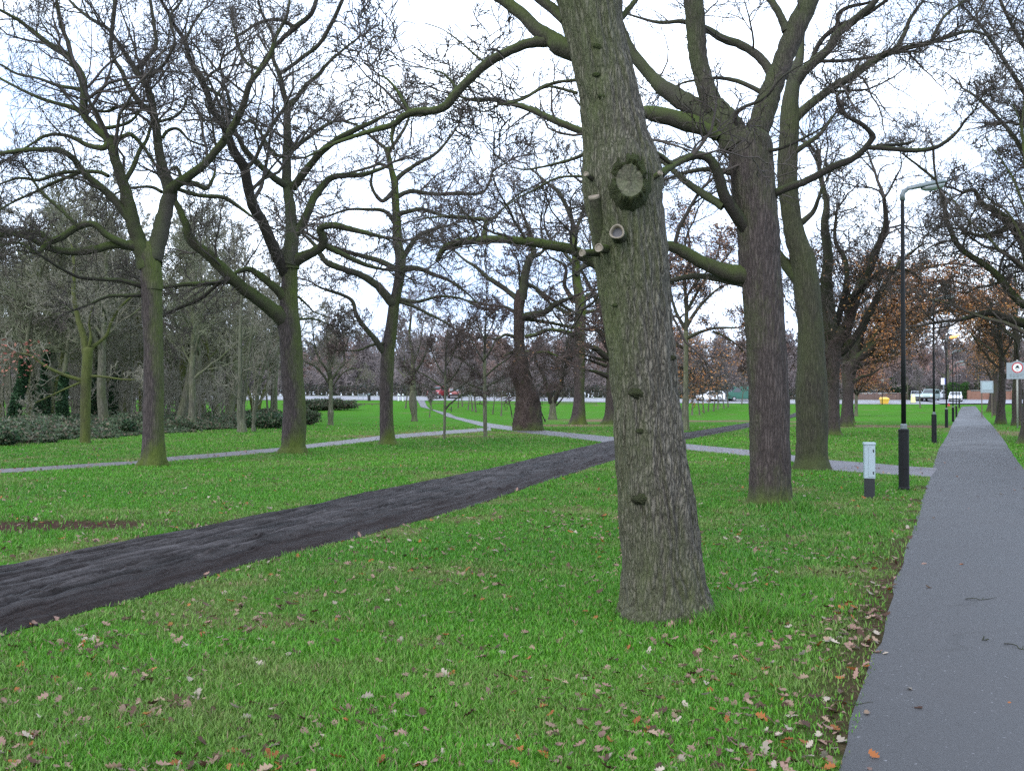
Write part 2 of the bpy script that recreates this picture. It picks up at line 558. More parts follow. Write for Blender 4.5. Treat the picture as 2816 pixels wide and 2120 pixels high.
def traced_tree(name, label, cat, outline, limbs, mats, seed, P=None, Y=None, spacing=.45, blen=(.7, 2.6), group=None,
                n=36, lobes=.12, bark_d=0.0, sub=6, lsub=5, lump_l=.14, base_px=None, tipk=40, fill=True, tiprad=.02, trunk_lump=.05):
    rng = random.Random(seed)
    P = dict(OAK, **(P or {}))
    y0, l0, r0 = outline[0]
    g = ground_at((l0 + r0) / 2, y0)
    if Y is None: Y = g.y + (r0 - l0) / 2 * g.y / F * .35
    bx = at((l0 + r0) / 2, y0, Y)
    base = (bx.x, Y, gh(bx.x, Y))
    root = thing(name, label, cat, base, group)
    obj('trunk', trunk_mesh('trunk', outline, Y, base, n=n, sub=sub, bark_d=bark_d, lobes=lobes, seed=seed, lump=trunk_lump), mats[0], root)
    acc = [[], [], [], []]
    samples = []
    for li, L in enumerate(limbs):
        opt = {}
        if isinstance(L, dict):
            opt = L; L = opt['p']
        best = None; bd = 45 ** 2
        for (sx, sy, so) in samples:
            q = (sx - L[0][0]) ** 2 + (sy - L[0][1]) ** 2
            if q < bd: bd = q; best = so
        off0 = best if best is not None else 0.0
        plen = sum(math.hypot(L[i + 1][0] - L[i][0], L[i + 1][1] - L[i][1]) for i in range(len(L) - 1)) * Y / F
        dz = opt.get('dz', rng.uniform(-.55, .55)) * plen
        w0, w1 = rng.uniform(0, 6), rng.uniform(.5, 1.2)
        fine = catmull(L, lsub)
        pts, rad = [], []
        m = len(fine)
        jit = opt.get('jit', .035)
        for i, (x, y, w) in enumerate(fine):
            t = i / (m - 1)
            off = off0 + dz * t + math.sin(w0 + w1 * t * 6) * .06 * plen * t
            p = at(x, y, Y + off)
            j = w * Y / F * jit
            pts.append(p + Vector((rng.uniform(-j, j), rng.uniform(-j, j), rng.uniform(-j, j))))
            rad.append(max(.5 * w * Y / F, P['rmin']))
            samples.append((x, y, off))
        w_max = rad[0] * 2
        ns = 12 if w_max > .12 else 8 if w_max > .05 else 6
        V, Fq = tube_pt(pts, rad, ns, lump=lump_l * .6, lseed=seed, lf=min(7.0, .55 / max(rad[0], .03)))
        obj('limb', mesh_np('limb', V - np.array(base), Fq), opt.get('mat', mats[1]), root)
        if not fill or opt.get('nofill'): continue
        # side branches along the limb
        cum = 0.0; nxt = opt.get('start', max(.5, plen * .12)) + rng.random() * spacing
        sp_ = spacing * opt.get('sp', 1.0)
        for i in range(1, m):
            seg = (pts[i] - pts[i - 1]).length
            cum += seg
            while cum >= nxt:
                nxt += sp_ * rng.uniform(.6, 1.4)
                d = (pts[i] - pts[i - 1]).normalized()
                t = i / m
                cl = min(max(plen * .42 * (1.15 - .7 * t), blen[0]), blen[1]) * rng.uniform(.55, 1.15)
                cr = max(min(rad[i] * .55, cl * .016), P['rmin'])
                sd = side_dir(tuple(d), rng, P, .6, 1.25)
                sd = norm3(sd[0], sd[1], sd[2] + .25)
                lv = 0 if cl > 1.1 else 1
                grow(acc, tuple(pts[i]), sd, cr, cl, lv, P, rng)
        if not opt.get('notip'):
            d = (pts[-1] - pts[-3]).normalized()
            for q in range(3):
                grow(acc, tuple(pts[-1]), side_dir(tuple(d), rng, P, .05, .3 + .25 * q), rad[-1] * (1 if q == 0 else .6),
                     max(rad[-1] * tipk, .7) * rng.uniform(.8, 1.1), 0, P, rng)
    if fill:
        obj('crown', crown_mesh('crown', acc, base), mats[2], root)
    return root, acc, base, Y, rng


def acc_points(acc, lvl=3):
    return [p[0][-1] for p in acc[lvl]]


def generic_tree(name, label, cat, H, spread, tr, fork, seed, mats, group=None, P=None, n_limbs=9, upright=.5, leaves=None, loc=(0, 0, 0), lean=0.06, per_sp=.6, blen=2.2, leaf_part=None):
    """free-standing bare tree round the origin"""
    rng = random.Random(seed)
    P = dict(OAK, **dict(dict(seg=[6, 4, 3, 2], rmin=.012, nch=[5, 4, 2.5]), **(P or {})))
    root = thing(name, label, cat, loc, group)
    # leader
    pts, rad = [], []
    x = y = 0.0; dx = rng.gauss(0, lean); dy = rng.gauss(0, lean)
    nn = 16
    for i in range(nn + 1):
        t = i / nn
        z = -0.15 + t * (H * .86 + .15)
        flare = 1 + .55 * math.exp(-max(z, 0) / .35)
        pts.append(Vector((x, y, z))); rad.append(max(tr * flare * (1 - t) ** .8 * (1 if z < fork else .8), .02))
        dx += rng.gauss(0, .05); dy += rng.gauss(0, .05)
        dx *= .9; dy *= .9
        x += dx * H / nn; y += dy * H / nn
    parts = [tube_pt(pts, rad, 14, .10, seed, 3.0)]
    acc = [[], [], [], []]
    def fill(pp, rr, L):
        cum = 0; nxt = L * .15
        for i in range(1, len(pp)):
            cum += (pp[i] - pp[i - 1]).length
            while cum >= nxt:
                nxt += per_sp * rng.uniform(.6, 1.4)
                t = cum / L
                cl = min(max(L * .5 * (1.2 - .75 * t), .8), blen) * rng.uniform(.6, 1.1)
                d = (pp[i] - pp[i - 1]).normalized()
                sd = side_dir(tuple(d), rng, P, .5, 1.15)
                grow(acc, tuple(pp[i]), norm3(sd[0], sd[1], sd[2] + .2), max(min(rr[i] * .55, cl * .016), P['rmin']), cl, 0, P, rng)
    for k in range(n_limbs):
        t = (k + rng.random() * .8) / n_limbs
        z = fork + (H * .80 - fork) * t
        i = min(int((z + .15) / (H * .86 + .15) * nn), nn - 1)
        p = pts[i].copy()
        az = k * 2.4 + rng.uniform(-.5, .5)
        el = R(rng.uniform(15, 45)) * (1 - upright) + R(rng.uniform(45, 75)) * upright + t * .35
        L = spread * (1.05 - .45 * t) * rng.uniform(.75, 1.15)
        d = Vector((math.cos(az) * math.cos(el), math.sin(az) * math.cos(el), math.sin(el)))
        r0 = max(rad[i] * .55, .03)
        pp, rr = [p.copy()], [r0]
        ns = 9
        for s in range(ns):
            d = (d + Vector((rng.gauss(0, .17), rng.gauss(0, .17), rng.gauss(0, .17) + .03))).normalized()
            p = p + d * L / ns
            pp.append(p.copy()); rr.append(max(r0 * (1 - .8 * (s + 1) / ns), .014))
        parts.append(tube_pt(pp, rr, 7, .12, seed, 4.0))
        fill(pp, rr, L)
    i0 = int(nn * .62)
    fill(pts[i0:], rad[i0:], H * .35)
    V, Fq = join_np(parts)
    obj('trunk', mesh_np('trunk', V, Fq), mats[0], root)
    obj('crown', crown_mesh('crown', acc, (0, 0, 0), (4, 3, 3, 3)), mats[1], root)
    if leaves:
        per, size, cols, frac = leaves
        tips = [p for p in acc_points(acc) if rng.random() < frac and (leaf_part is None or leaf_part(p))]
        foliage(root, tips, (0, 0, 0), per, size, cols, rng, .22)
    return root


# ------------------------------------------------------------------ the big oak in front
def big_oak():
    out = [(1702, 1690, 1992), (1683, 1694, 1980), (1650, 1706, 1960), (1604, 1711, 1942), (1535, 1711, 1928), (1440, 1706, 1916), (1350, 1702, 1904), (1277, 1695, 1890),
           (1180, 1690, 1876), (1084, 1687, 1863), (988, 1674, 1856), (892, 1663, 1847), (820, 1652, 1842), (748, 1642, 1838), (690, 1632, 1834), (640, 1625, 1827), (575, 1612, 1822),
           (520, 1603, 1822), (470, 1602, 1818), (420, 1606, 1803), (384, 1606, 1789), (288, 1596, 1762), (192, 1578, 1738), (96, 1556, 1718), (0, 1532, 1706), (-90, 1512, 1692), (-220, 1490, 1668), (-420, 1470, 1630)]
    limbs = [
        dict(p=K(2, (1420, 300, 120), (1340, 265, 118), (1290, 230, 100), (1200, 170, 85), (1120, 90, 75), (1020, 10, 70), (900, -60, 60), (760, -160, 48), (560, -230, 36)), dz=.25, start=1.2, sp=1.6),
        dict(p=K(2, (1250, 235, 82), (1150, 250, 60), (1050, 290, 56), (920, 360, 58), (830, 440, 54), (740, 530, 54), (680, 605, 52), (600, 635, 45), (500, 640, 45), (430, 670, 42), (380, 712, 38), (250, 750, 30), (100, 800, 24), (0, 842, 20), (-120, 900, 14)), dz=.15, start=.3, sp=.8),
        dict(p=K(2, (385, 705, 30), (375, 750, 26), (370, 800, 20), (380, 860, 8)), dz=.1, notip=1),
        dict(p=K(2, (900, 355, 16), (850, 320, 14), (760, 240, 10), (660, 170, 6), (560, 135, 4)), dz=.2, notip=1, nofill=1),
        dict(p=K(2, (745, 530, 20), (720, 480, 16), (660, 420, 12), (560, 390, 8)), dz=.2),
        dict(p=K(2, (470, 640, 26), (440, 590, 22), (400, 520, 18), (350, 460, 14), (300, 430, 8)), dz=.1),
        dict(p=K(2, (1360, 120, 60), (1300, 60, 60), (1200, -20, 55), (1120, -120, 46)), dz=.5),
        dict(p=K(2, (1660, 130, 40), (1720, 60, 34), (1800, -40, 26)), dz=.3),
        dict(p=K(2, (1440, 460, 20), (1280, 480, 16), (1120, 570, 12), (1000, 600, 8), (900, 620, 5)), dz=.5, sp=1.3),
        dict(p=K(2, (1430, 535, 20), (1300, 500, 16), (1240, 505, 14), (1110, 555, 10), (1040, 500, 8), (880, 450, 5)), dz=.7, sp=1.3),
        dict(p=K(2, (1500, 1015, 22), (1400, 1010, 16), (1300, 1025, 14), (1180, 1090, 11), (1100, 1130, 9), (1000, 1200, 7)), dz=.8, sp=1.2),
        dict(p=K(2, (1490, 870, 26), (1420, 905, 20), (1300, 940, 16), (1150, 970, 12), (1060, 960, 9)), dz=.9, sp=1.2),
        dict(p=K(2, (1905, 1000, 60), (1960, 960, 40), (2010, 935, 32), (2090, 890, 26)), dz=.6, sp=1.2),
        dict(p=K(2, (1860, 870, 34), (1920, 900, 30), (1975, 945, 30)), dz=.5, nofill=1, notip=1),
    ]
    P = dict(rmin=.0042, nch=[4, 3.5, 3], wig=.25)
    root, acc, base, Y, rng = traced_tree('oak_tree', 'thick leaning oak nearest the camera with furrowed bark and sawn branch stubs', 'tree', out, limbs,
                                          (M['bark_big'], M['limb_green'], M['twig']), 11, P, spacing=.34, blen=(.35, 1.5), n=190, sub=15, bark_d=.030, lobes=.11, lump_l=.12, tipk=30, trunk_lump=.022)
    b = Vector(base)

    def on(px, py, front):
        """point on the near face of the trunk seen at a photo pixel"""
        return at(px, py, Y - front) - b

    def stub(p, d, r, L, ring, hollow=True):
        d = Vector(d).normalized()
        pts = [p - d * .12, p + d * L * .5, p + d * L]
        V, Fq = tube_pt(pts, [r * 1.25, r * 1.05, r], 20, .12, 3.0, 14)
        o = obj('branch_stub', mesh_np('branch_stub', V, Fq), M['limb_green'], root)
        # sawn face: raised callus ring, sunken heart
        u = d.orthogonal().normalized(); w = d.cross(u)
        prof = [(1.0, 0.0), (1.06, .012), (1.0, .022), (.86, .020), (.74, .006 if hollow else .018), (.68, -.02 if hollow else .014)]
        V2, F2 = [], []
        nn = 24
        for (k, h) in prof:
            for i in range(nn):
                a = 2 * math.pi * i / nn
                kk = k * (1 + .05 * math.sin(3 * a + r * 50))
                V2.append(p + d * (L + h) + (u * math.cos(a) + w * math.sin(a)) * r * kk)
        for j in range(len(prof) - 1):
            for i in range(nn):
                F2.append((j * nn + i, j * nn + (i + 1) % nn, (j + 1) * nn + (i + 1) % nn, (j + 1) * nn + i))
        obj('sawn_face', mesh_py('sawn_face', V2, F2, True), M['cut_wood'], o)
        V3 = V2[-nn:]
        obj('heartwood', mesh_py('heartwood', V3, [tuple(range(nn))]), M['cut_core'] if hollow else M['cut_wood'], o)
    rt = 104 * Y / F
    # (crop at 4.625x with origin 1560, 400)
    C = lambda x, y: (1560 + x / 4.625, 400 + y / 4.625)
    x, y = C(660, 1150); stub(on(x, y, rt * .93), (-.25, -.95, .12), .052, .09, 1)
    x, y = C(395, 1020); stub(on(x, y, rt * .55), (-.18, -.35, 1.0), .040, .20, 1, False)
    x, y = C(460, 1315); stub(on(x, y, rt * .80), (-.45, -.85, -.05), .030, .07, 1, False)
    x, y = C(320, 1365); stub(on(x, y, rt * .55), (-.8, -.65, -.12), .026, .09, 1, False)
    x, y = C(300, 412); stub(on(x, y, rt * .62), (-.6, -.8, .25), .018, .05, 1, False)
    x, y = C(1085, 420); stub(on(x, y, rt * .72), (.75, -.6, .45), .020, .06, 1, False)

    # old healed wound: a wide flat callus with a mossy lip below
    x, y = C(790, 460)
    c = on(x, y, rt * 1.03)
    nn, V, Fq = 64, [], []
    prof = [(1.75, -.03, 0), (1.5, .012, .02), (1.28, .05, .05), (1.08, .072, .05), (.95, .062, .03), (.8, .046, .02), (.5, .036, .01), (.02, .034, .01)]
    for (k, h, nz) in prof:
        for i in range(nn):
            a = 2 * math.pi * i / nn
            ca, sa = math.cos(a), math.sin(a)
            r = .105 * k * (1 + .06 * mnoise.noise(Vector((ca * 1.3, sa * 1.3, 7))))
            low = max(0, -sa)
            q = Vector((ca * 3, sa * 3, k * 3))
            hh = h * (.34 + 1.2 * low) + nz * mnoise.noise(q * 1.6) + nz * .6 * mnoise.noise(q * 5)
            curve = (ca * r) ** 2 / (2 * rt)
            V.append((c.x + ca * r * .95, c.y - hh + curve, c.z + sa * r * 1.25))
    for j in range(len(prof) - 1):
        for i in range(nn):
            Fq.append((j * nn + i, j * nn + (i + 1) % nn, (j + 1) * nn + (i + 1) % nn, (j + 1) * nn + i))
    me = mesh_py('healed_wound', V, Fq, True)
    me.materials.append(M['burr']); me.materials.append(M['callus'])
    for i, p in enumerate(me.polygons): p.material_index = 1 if i >= 4 * nn else 0
    obj('healed_wound', me, None, root)
    # burrs and ridge scars on the bark
    for (sx, sy, s) in ((1752, 1080, .045), (1765, 1372, .05), (1650, 128, .035), (1660, 265, .03), (1640, 205, .02), (1846, 985, .028), (1760, 1185, .02), (1690, 840, .016), (1750, 640, .02)):
        cxl = 1.0
        # trunk centre at this height
        ys = [o[0] for o in out]
        ii = min(range(len(out)), key=lambda i: abs(out[i][0] - sy))
        l, r = out[ii][1], out[ii][2]
        hx = ((sx - (l + r) / 2) / ((r - l) / 2)); hx = max(-.85, min(.85, hx)); sx = (l + r) / 2 + hx * (r - l) / 2
        rr = (r - l) / 2 * Y / F
        c = at(sx, sy, Y - rr * math.sqrt(1 - hx * hx) * .96) - b
        V, Fq = [], []
        n1, n2 = 10, 16
        for j in range(n1 + 1):
            t = math.pi * j / n1
            for i in range(n2):
                a = 2 * math.pi * i / n2
                d = Vector((math.sin(t) * math.cos(a), math.sin(t) * math.sin(a), math.cos(t)))
                k = 1 + .35 * mnoise.noise(d * 2.2 + Vector((sx, sy, 0))) + .3 * mnoise.noise(d * 6 + Vector((sy, 0, 0)))
                V.append((c.x + d.x * s * k * 1.5, c.y + d.y * s * k * .6, c.z + d.z * s * k * .8))
        for j in range(n1):
            for i in range(n2):
                Fq.append((j * n2 + i, j * n2 + (i + 1) % n2, (j + 1) * n2 + (i + 1) % n2, (j + 1) * n2 + i))
        obj('bark_burr', mesh_py('bark_burr', V, Fq, True), M['burr'], root)
    return base, Y


M['burr'] = bark('burr', (.014, .012, .008), (.075, .070, .040), (.050, .070, .014), .4, (0, -.2, 0), .3, freq=60, stretch=1, bump=1.0)
M['callus'] = bark('callus', (.040, .036, .028), (.15, .13, .10), (.075, .095, .035), .10, (0, -.2, 0), .4, freq=40, stretch=1, bump=.3)
big_oak()

# ------------------------------------------------------------------ second oak, right of the big one
def out6(*rows, k=6):
    res = []
    for (y, l, r) in rows:
        a = K(k, (l, y), (r, y))
        res.append((a[0][1], a[0][0], a[1][0]))
    return res


def second_oak():
    out = out6((1440, 484, 776), (1400, 505, 755), (1330, 514, 746), (1200, 515, 743), (1000, 514, 736), (800, 508, 734), (600, 496, 720), (400, 488, 710), (200, 472, 696), (0, 448, 682)) + \
        out6((1400, 448, 684), (1200, 430, 668), (1000, 404, 652), (900, 392, 645), (840, 392, 640), k=3)
    T = lambda *p, **kw: dict(p=K(3, *p), **kw)
    gl, gd, gu = M['limb_grey'], M['limb_dark'], M['bark_oak_up']
    limbs = [
        T((440, 830, 190), (390, 730, 165), (330, 640, 142), (280, 560, 118), (240, 430, 106), (215, 300, 112), (200, 150, 112), (190, 0, 112), (185, -90, 108), (190, -260, 90), (170, -460, 70), dz=-.05, mat=gu, start=2, sp=1.5),
        T((520, 830, 150), (560, 740, 140), (600, 620, 132), (640, 500, 125), (690, 380, 118), (740, 250, 118), (800, 120, 122), (850, 0, 112), (880, -90, 104), (930, -250, 80), (960, -430, 56), dz=.1, mat=gu, start=2, sp=1.5),
        T((640, 430, 60), (590, 355, 55), (530, 300, 50), (440, 250, 50), (350, 220, 48), (270, 170, 42), (130, 125, 28), (0, 130, 22), (-130, 100, 14), (-330, 30, 8), dz=.35, mat=gl, sp=1.2),
        T((590, 535, 32), (500, 490, 28), (420, 460, 26), (310, 448, 22), (150, 470, 14), (60, 510, 10), dz=.4, mat=gl),
        T((720, 180, 54), (690, 100, 46), (650, 30, 42), (610, -30, 40), (560, -140, 30), dz=.2, mat=gl),
        T((590, 1150, 66), (640, 1118, 54), (700, 1085, 44), (850, 1030, 42), (980, 960, 42), (1100, 910, 38), (1170, 850, 34), (1215, 785, 32), (1190, 745, 28), (1140, 705, 25), (1060, 660, 20), (1038, 600, 14), dz=-.3, mat=gd, start=.8, sp=1.3),
        T((1190, 845, 28), (1300, 850, 28), (1430, 862, 28), (1560, 850, 24), (1650, 800, 20), (1710, 740, 15), (1745, 690, 12), (1790, 640, 9), dz=-.2, mat=gd),
        T((1240, 832, 18), (1340, 830, 19), (1420, 820, 18), (1452, 806, 12), dz=.2, mat=gd, notip=1),
        T((1562, 850, 15), (1566, 940, 14), (1580, 1040, 12), (1600, 1090, 9), dz=.1, mat=gd),
        T((1040, 655, 18), (1010, 560, 18), (1050, 520, 12), (1080, 570, 10), dz=.1, mat=gd, notip=1),
        T((540, 1360, 110), (490, 1300, 88), (430, 1225, 75), (370, 1130, 66), (330, 1000, 60), (290, 920, 54), (220, 890, 46), (130, 912, 44), (50, 960, 40), (-10, 1005, 36), dz=-.35, mat=gd, start=1, sp=1.3),
        T((360, 1185, 50), (260, 1120, 46), (170, 1060, 40), (100, 1000, 34), (20, 930, 28), (-60, 880, 20), dz=.3, mat=gl, sp=1.2),
        T((440, 1000, 40), (300, 970, 30), (160, 985, 26), (30, 1030, 16), dz=.4, mat=gl),
        dict(p=K(3, (500, 1570, 130), (420, 1565, 104), (330, 1540, 86), (220, 1490, 76), (100, 1425, 66), (0, 1410, 60)) + K(2, (1740, 1480, 58), (1640, 1530, 58), (1550, 1520, 60), (1400, 1430, 62), (1250, 1400, 58), (1120, 1380, 50), (1000, 1372, 48), (850, 1376, 46), (730, 1392, 44), (670, 1422, 36), (640, 1470, 30), (628, 1492, 24)), dz=.12, mat=M['limb_green'], start=1, sp=.9, notip=1),
        dict(p=K(2, (900, 1365, 32), (902, 1310, 28), (906, 1262, 26), (840, 1252, 22), (700, 1238, 16), (560, 1250, 10)), dz=.15, mat=M['limb_green']),
        dict(p=K(2, (905, 1262, 18), (960, 1240, 15), (1020, 1180, 12), (1100, 1110, 10), (1240, 1040, 8)), dz=.2, mat=gl),
        T((480, 1620, 60), (350, 1600, 40), (200, 1580, 34), (50, 1610, 26), (-60, 1650, 16), dz=.5, mat=gl),
        dict(p=K(3, (370, 720, 150), (300, 690, 140), (200, 622, 128), (100, 560, 110), (0, 490, 90)) + K(2, (1860, 440, 76), (1760, 325, 68), (1700, 210, 58), (1660, 100, 48), (1600, -60, 36), (1500, -200, 24)), dz=.25, mat=gl, start=1.2, sp=1.2),
        dict(p=K(3, (370, 770, 120), (280, 735, 108), (150, 700, 105), (0, 662, 98)) + K(2, (1810, 650, 78), (1650, 720, 56), (1540, 770, 48), (1470, 758, 44), (1300, 690, 42), (1150, 622, 36), (1030, 590, 30), (930, 570, 26), (850, 575, 22), (760, 555, 14), (640, 520, 8)), dz=.3, mat=M['limb_green'], start=1.2, sp=.9),
        dict(p=K(2, (1010, 590, 22), (1130, 560, 18), (1240, 492, 18), (1300, 480, 16), (1410, 455, 12)), dz=.1, mat=gl),
        dict(p=K(2, (1000, 590, 14), (900, 640, 11), (800, 600, 8)), dz=.1, mat=gl),
        T((390, 830, 40), (430, 760, 30), (440, 640, 22), (600, 560, 16), (700, 440, 10), (880, 330, 6), dz=-.4, mat=gd, sp=1.4),
        T((420, 830, 30), (520, 850, 26), (640, 860, 22), (740, 830, 18), (880, 760, 12), (930, 730, 8), dz=-.4, mat=gd),
    ]
    return traced_tree('oak_tree', 'second oak of the row, dark barked, one mossy limb reaching far left', 'tree', out, limbs,
                       (M['bark_oak'], M['limb_grey'], M['twig']), 22, dict(rmin=.0048, nch=[5, 4.5, 3.4], wig=.21), spacing=.26, blen=(.5, 2.3), n=110, sub=9, bark_d=.020, lobes=.10, trunk_lump=.03)


second_oak()

def third_oak():
    out = out6((1232, 760, 974), (1200, 770, 965), (1150, 780, 956), (1000, 780, 954), (800, 775, 954), (600, 786, 942), (400, 786, 930), (200, 766, 912), (0, 740, 880)) + \
        out6((1400, 722, 852), (1300, 704, 820), (1200, 690, 800), (1000, 668, 782), (800, 680, 790), (650, 690, 792), (560, 700, 785), k=3)
    T = lambda *p, **kw: dict(p=K(3, *p), **kw)
    limbs = [
        T((740, 620, 95), (755, 500, 85), (770, 420, 76), (800, 320, 50), (810, 220, 34), (820, 100, 24), (850, -60, 16), start=1.5),
        T((770, 680, 60), (810, 640, 54), (880, 582, 50), (960, 520, 48), (1020, 482, 46), (1110, 430, 44), (1190, 370, 42), (1290, 310, 38), (1400, 278, 30), (1540, 246, 26), (1680, 200, 22), (1780, 180, 18), (1870, 205, 11), sp=.8),
        T((1350, 285, 26), (1400, 185, 25), (1430, 110, 20), (1500, 10, 15)),
        T((1550, 246, 20), (1592, 150, 18), (1640, 80, 16), (1740, 5, 12)),
        T((775, 470, 74), (830, 400, 60), (900, 340, 55), (970, 272, 50), (1010, 200, 48), (1080, 140, 44), (1140, 90, 40), (1220, 20, 34), (1280, -70, 26)),
        T((720, 450, 30), (800, 408, 34), (865, 370, 34), (885, 300, 30), (930, 222, 28), (1020, 150, 28), (1100, 120, 26), (1200, 70, 24), (1310, -10, 18), mat=M['limb_dark']),
        T((1015, 150, 28), (1022, 80, 26), (1080, 42, 22), (1180, 20, 17), (1300, -20, 10), mat=M['limb_dark']),
        T((830, 1640, 90), (780, 1590, 74), (735, 1535, 66), (690, 1475, 54), (640, 1400, 40), dz=.2, mat=M['limb_green']),
        T((800, 1280, 40), (870, 1220, 30), (900, 1150, 22), (930, 1060, 16)),
        T((720, 900, 40), (830, 830, 30), (920, 760, 22), (1000, 650, 14)),
        T((880, 350, 24), (1040, 350, 20), (1200, 330, 14), (1400, 300, 10), mat=M['limb_dark']),
    ]
    return traced_tree('oak_tree', 'third oak standing just behind the second, greenish brown trunk seen right of it', 'tree', out, limbs,
                       (M['bark_green_oak'], M['limb_grey'], M['twig']), 33, dict(rmin=.0058, nch=[5, 4.5, 3.6], wig=.21), spacing=.28, blen=(.7, 2.6), n=80, sub=7, bark_d=.014, lobes=.12)


M['bark_green_oak'] = bark('bark_green_oak', (.016, .013, .010), (.072, .063, .045), (.052, .062, .020), .25, (-.1, -.1, 0), .3, freq=20, bump=.6, z_low=.4)
third_oak()

# ------------------------------------------------------------------ the three oaks on the left
def left_oak():
    out = out6((1212, 785, 956), (1180, 800, 950), (1150, 812, 945), (1060, 818, 940), (900, 820, 936), (600, 826, 934), (300, 812, 926), (100, 806, 922), k=4) + \
        out6((1660, 815, 930), (1560, 806, 925), (1500, 792, 918), (1450, 790, 905), (1420, 800, 890), k=1)
    T = lambda *p, **kw: dict(p=K(1, *p), **kw)
    T4 = lambda *p, **kw: dict(p=K(4, *p), **kw)
    g = M['limb_green']; gg = M['limb_grey']
    limbs = [
        T((845, 1520, 120), (800, 1400, 92), (770, 1300, 82), (745, 1200, 74), (705, 1050, 62), (662, 920, 57), (620, 800, 52), (545, 732, 48), (480, 650, 44), (480, 540, 42), (470, 450, 44), (400, 335, 40), (290, 262, 32), (200, 190, 26), (110, 120, 20), (0, 60, 16), (-120, 10, 12), start=2),
        T((870, 1510, 115), (900, 1400, 100), (925, 1300, 95), (950, 1180, 86), (972, 1090, 80), (935, 985, 62), (910, 860, 52), (895, 750, 48), (884, 680, 46), (862, 560, 40), (832, 480, 36), (780, 410, 34), (738, 340, 30), (672, 240, 26), (610, 160, 22), (520, 110, 20), (420, 28, 17), (350, -60, 12), start=3, dz=.15, mat=gg),
        T((410, 340, 28), (388, 240, 24), (350, 150, 22), (330, 50, 18), (315, -60, 14)),
        T((472, 516, 26), (440, 510, 24), (330, 490, 20), (220, 450, 16), (100, 425, 14), (0, 370, 12), (-90, 350, 8)),
        T((470, 652, 32), (430, 622, 30), (340, 597, 22), (250, 570, 20), (150, 528, 16), (0, 450, 14), (-90, 400, 9)),
        T((620, 815, 36), (590, 848, 34), (500, 832, 28), (440, 800, 24), (370, 775, 20), (270, 776, 18), (160, 838, 12), (60, 900, 7)),
        T((780, 1310, 60), (720, 1230, 50), (640, 1130, 45), (560, 1060, 42), (480, 990, 38), (420, 910, 34), (340, 860, 30), (240, 855, 26), (120, 862, 24), (0, 880, 22), (-120, 890, 16), dz=-.3),
        T((620, 1010, 22), (560, 985, 24), (400, 985, 22), (320, 1000, 22), (220, 1032, 20), (110, 1020, 16), (0, 1055, 12)),
        T((470, 985, 20), (400, 1010, 22), (300, 1050, 20), (220, 1090, 17), (90, 1150, 14), (0, 1200, 10)),
        T((905, 740, 40), (870, 650, 38), (800, 590, 36), (725, 480, 28), (702, 420, 25), (640, 310, 22), (638, 200, 24), (650, 100, 25), (660, -10, 24), (670, -120, 18), mat=gg),
        T((845, 470, 26), (870, 430, 22), (930, 380, 20), (962, 330, 18), (1000, 230, 16), (972, 100, 16), (1030, 20, 14), (1060, -60, 10), mat=gg),
        T((775, 400, 24), (830, 350, 24), (892, 262, 24), (882, 150, 22), (860, 0, 20), (850, -100, 14), mat=gg),
        T((965, 1110, 72), (1000, 1065, 62), (1080, 1010, 55), (1170, 940, 48), (1240, 860, 45), (1300, 782, 45), (1360, 680, 40), (1400, 580, 36), (1430, 480, 32), (1490, 400, 28), (1545, 320, 24), (1580, 210, 20), (1640, 100, 16), (1660, -20, 12), dz=-.25),
        T((800, 1420, 80), (740, 1405, 60), (640, 1402, 46), (520, 1432, 48), (400, 1442, 42), (280, 1422, 36), (180, 1370, 26), (60, 1340, 16), dz=-.3),
        T((740, 1405, 50), (690, 1388, 44), (610, 1345, 36), (530, 1282, 35), (440, 1302, 38), (350, 1360, 36), (275, 1392, 34), (220, 1442, 22), (160, 1442, 10), dz=-.4),
        T((275, 1390, 30), (230, 1335, 30), (120, 1335, 28), (0, 1345, 26), (-130, 1350, 18), dz=-.1),
        T((440, 1300, 22), (380, 1230, 20), (290, 1150, 18), (220, 1080, 15), (180, 1010, 12), dz=-.1),
        T((190, 1440, 20), (110, 1390, 14), (0, 1410, 14)),
        T((700, 1060, 30), (760, 960, 28), (800, 860, 24), (840, 800, 20), (870, 700, 16), dz=.3),
        T((610, 780, 26), (680, 790, 26), (750, 770, 24), (820, 840, 20), (880, 930, 16), dz=.2),
        T((560, 735, 24), (640, 730, 22), (740, 700, 18), (800, 640, 14), dz=.3),
        T((925, 1100, 22), (860, 1070, 18), (740, 1080, 16), (660, 1110, 12), dz=.4),
        T((985, 970, 26), (1010, 960, 24), (1035, 1010, 20), (1040, 1040, 16), dz=.1, notip=1),
        T((1040, 1045, 34), (1120, 1055, 32), (1180, 1080, 24), (1220, 1020, 18), (1230, 980, 12), dz=.2),
        T((1010, 1080, 24), (1140, 1120, 24), (1270, 1130, 24), (1360, 1180, 22), (1440, 1240, 14), dz=.4),
        T((930, 790, 22), (960, 750, 20), (1020, 740, 18), (1080, 800, 14), (1150, 830, 10), dz=.2),
        T((900, 700, 20), (1000, 670, 18), (1050, 620, 14), (1080, 555, 12), (1170, 600, 8), dz=.3),
        T((800, 590, 22), (720, 600, 20), (600, 640, 18), (520, 620, 14), dz=.2),
        T4((815, 185, 30), (700, 150, 24), (560, 142, 20), (450, 130, 18), (350, 80, 16), (240, 10, 12), dz=-.5, mat=M['limb_dark']),
        T4((818, 232, 30), (740, 235, 20), (620, 240, 18), (500, 290, 14), (420, 320, 10), dz=-.4, mat=M['limb_dark']),
    ]
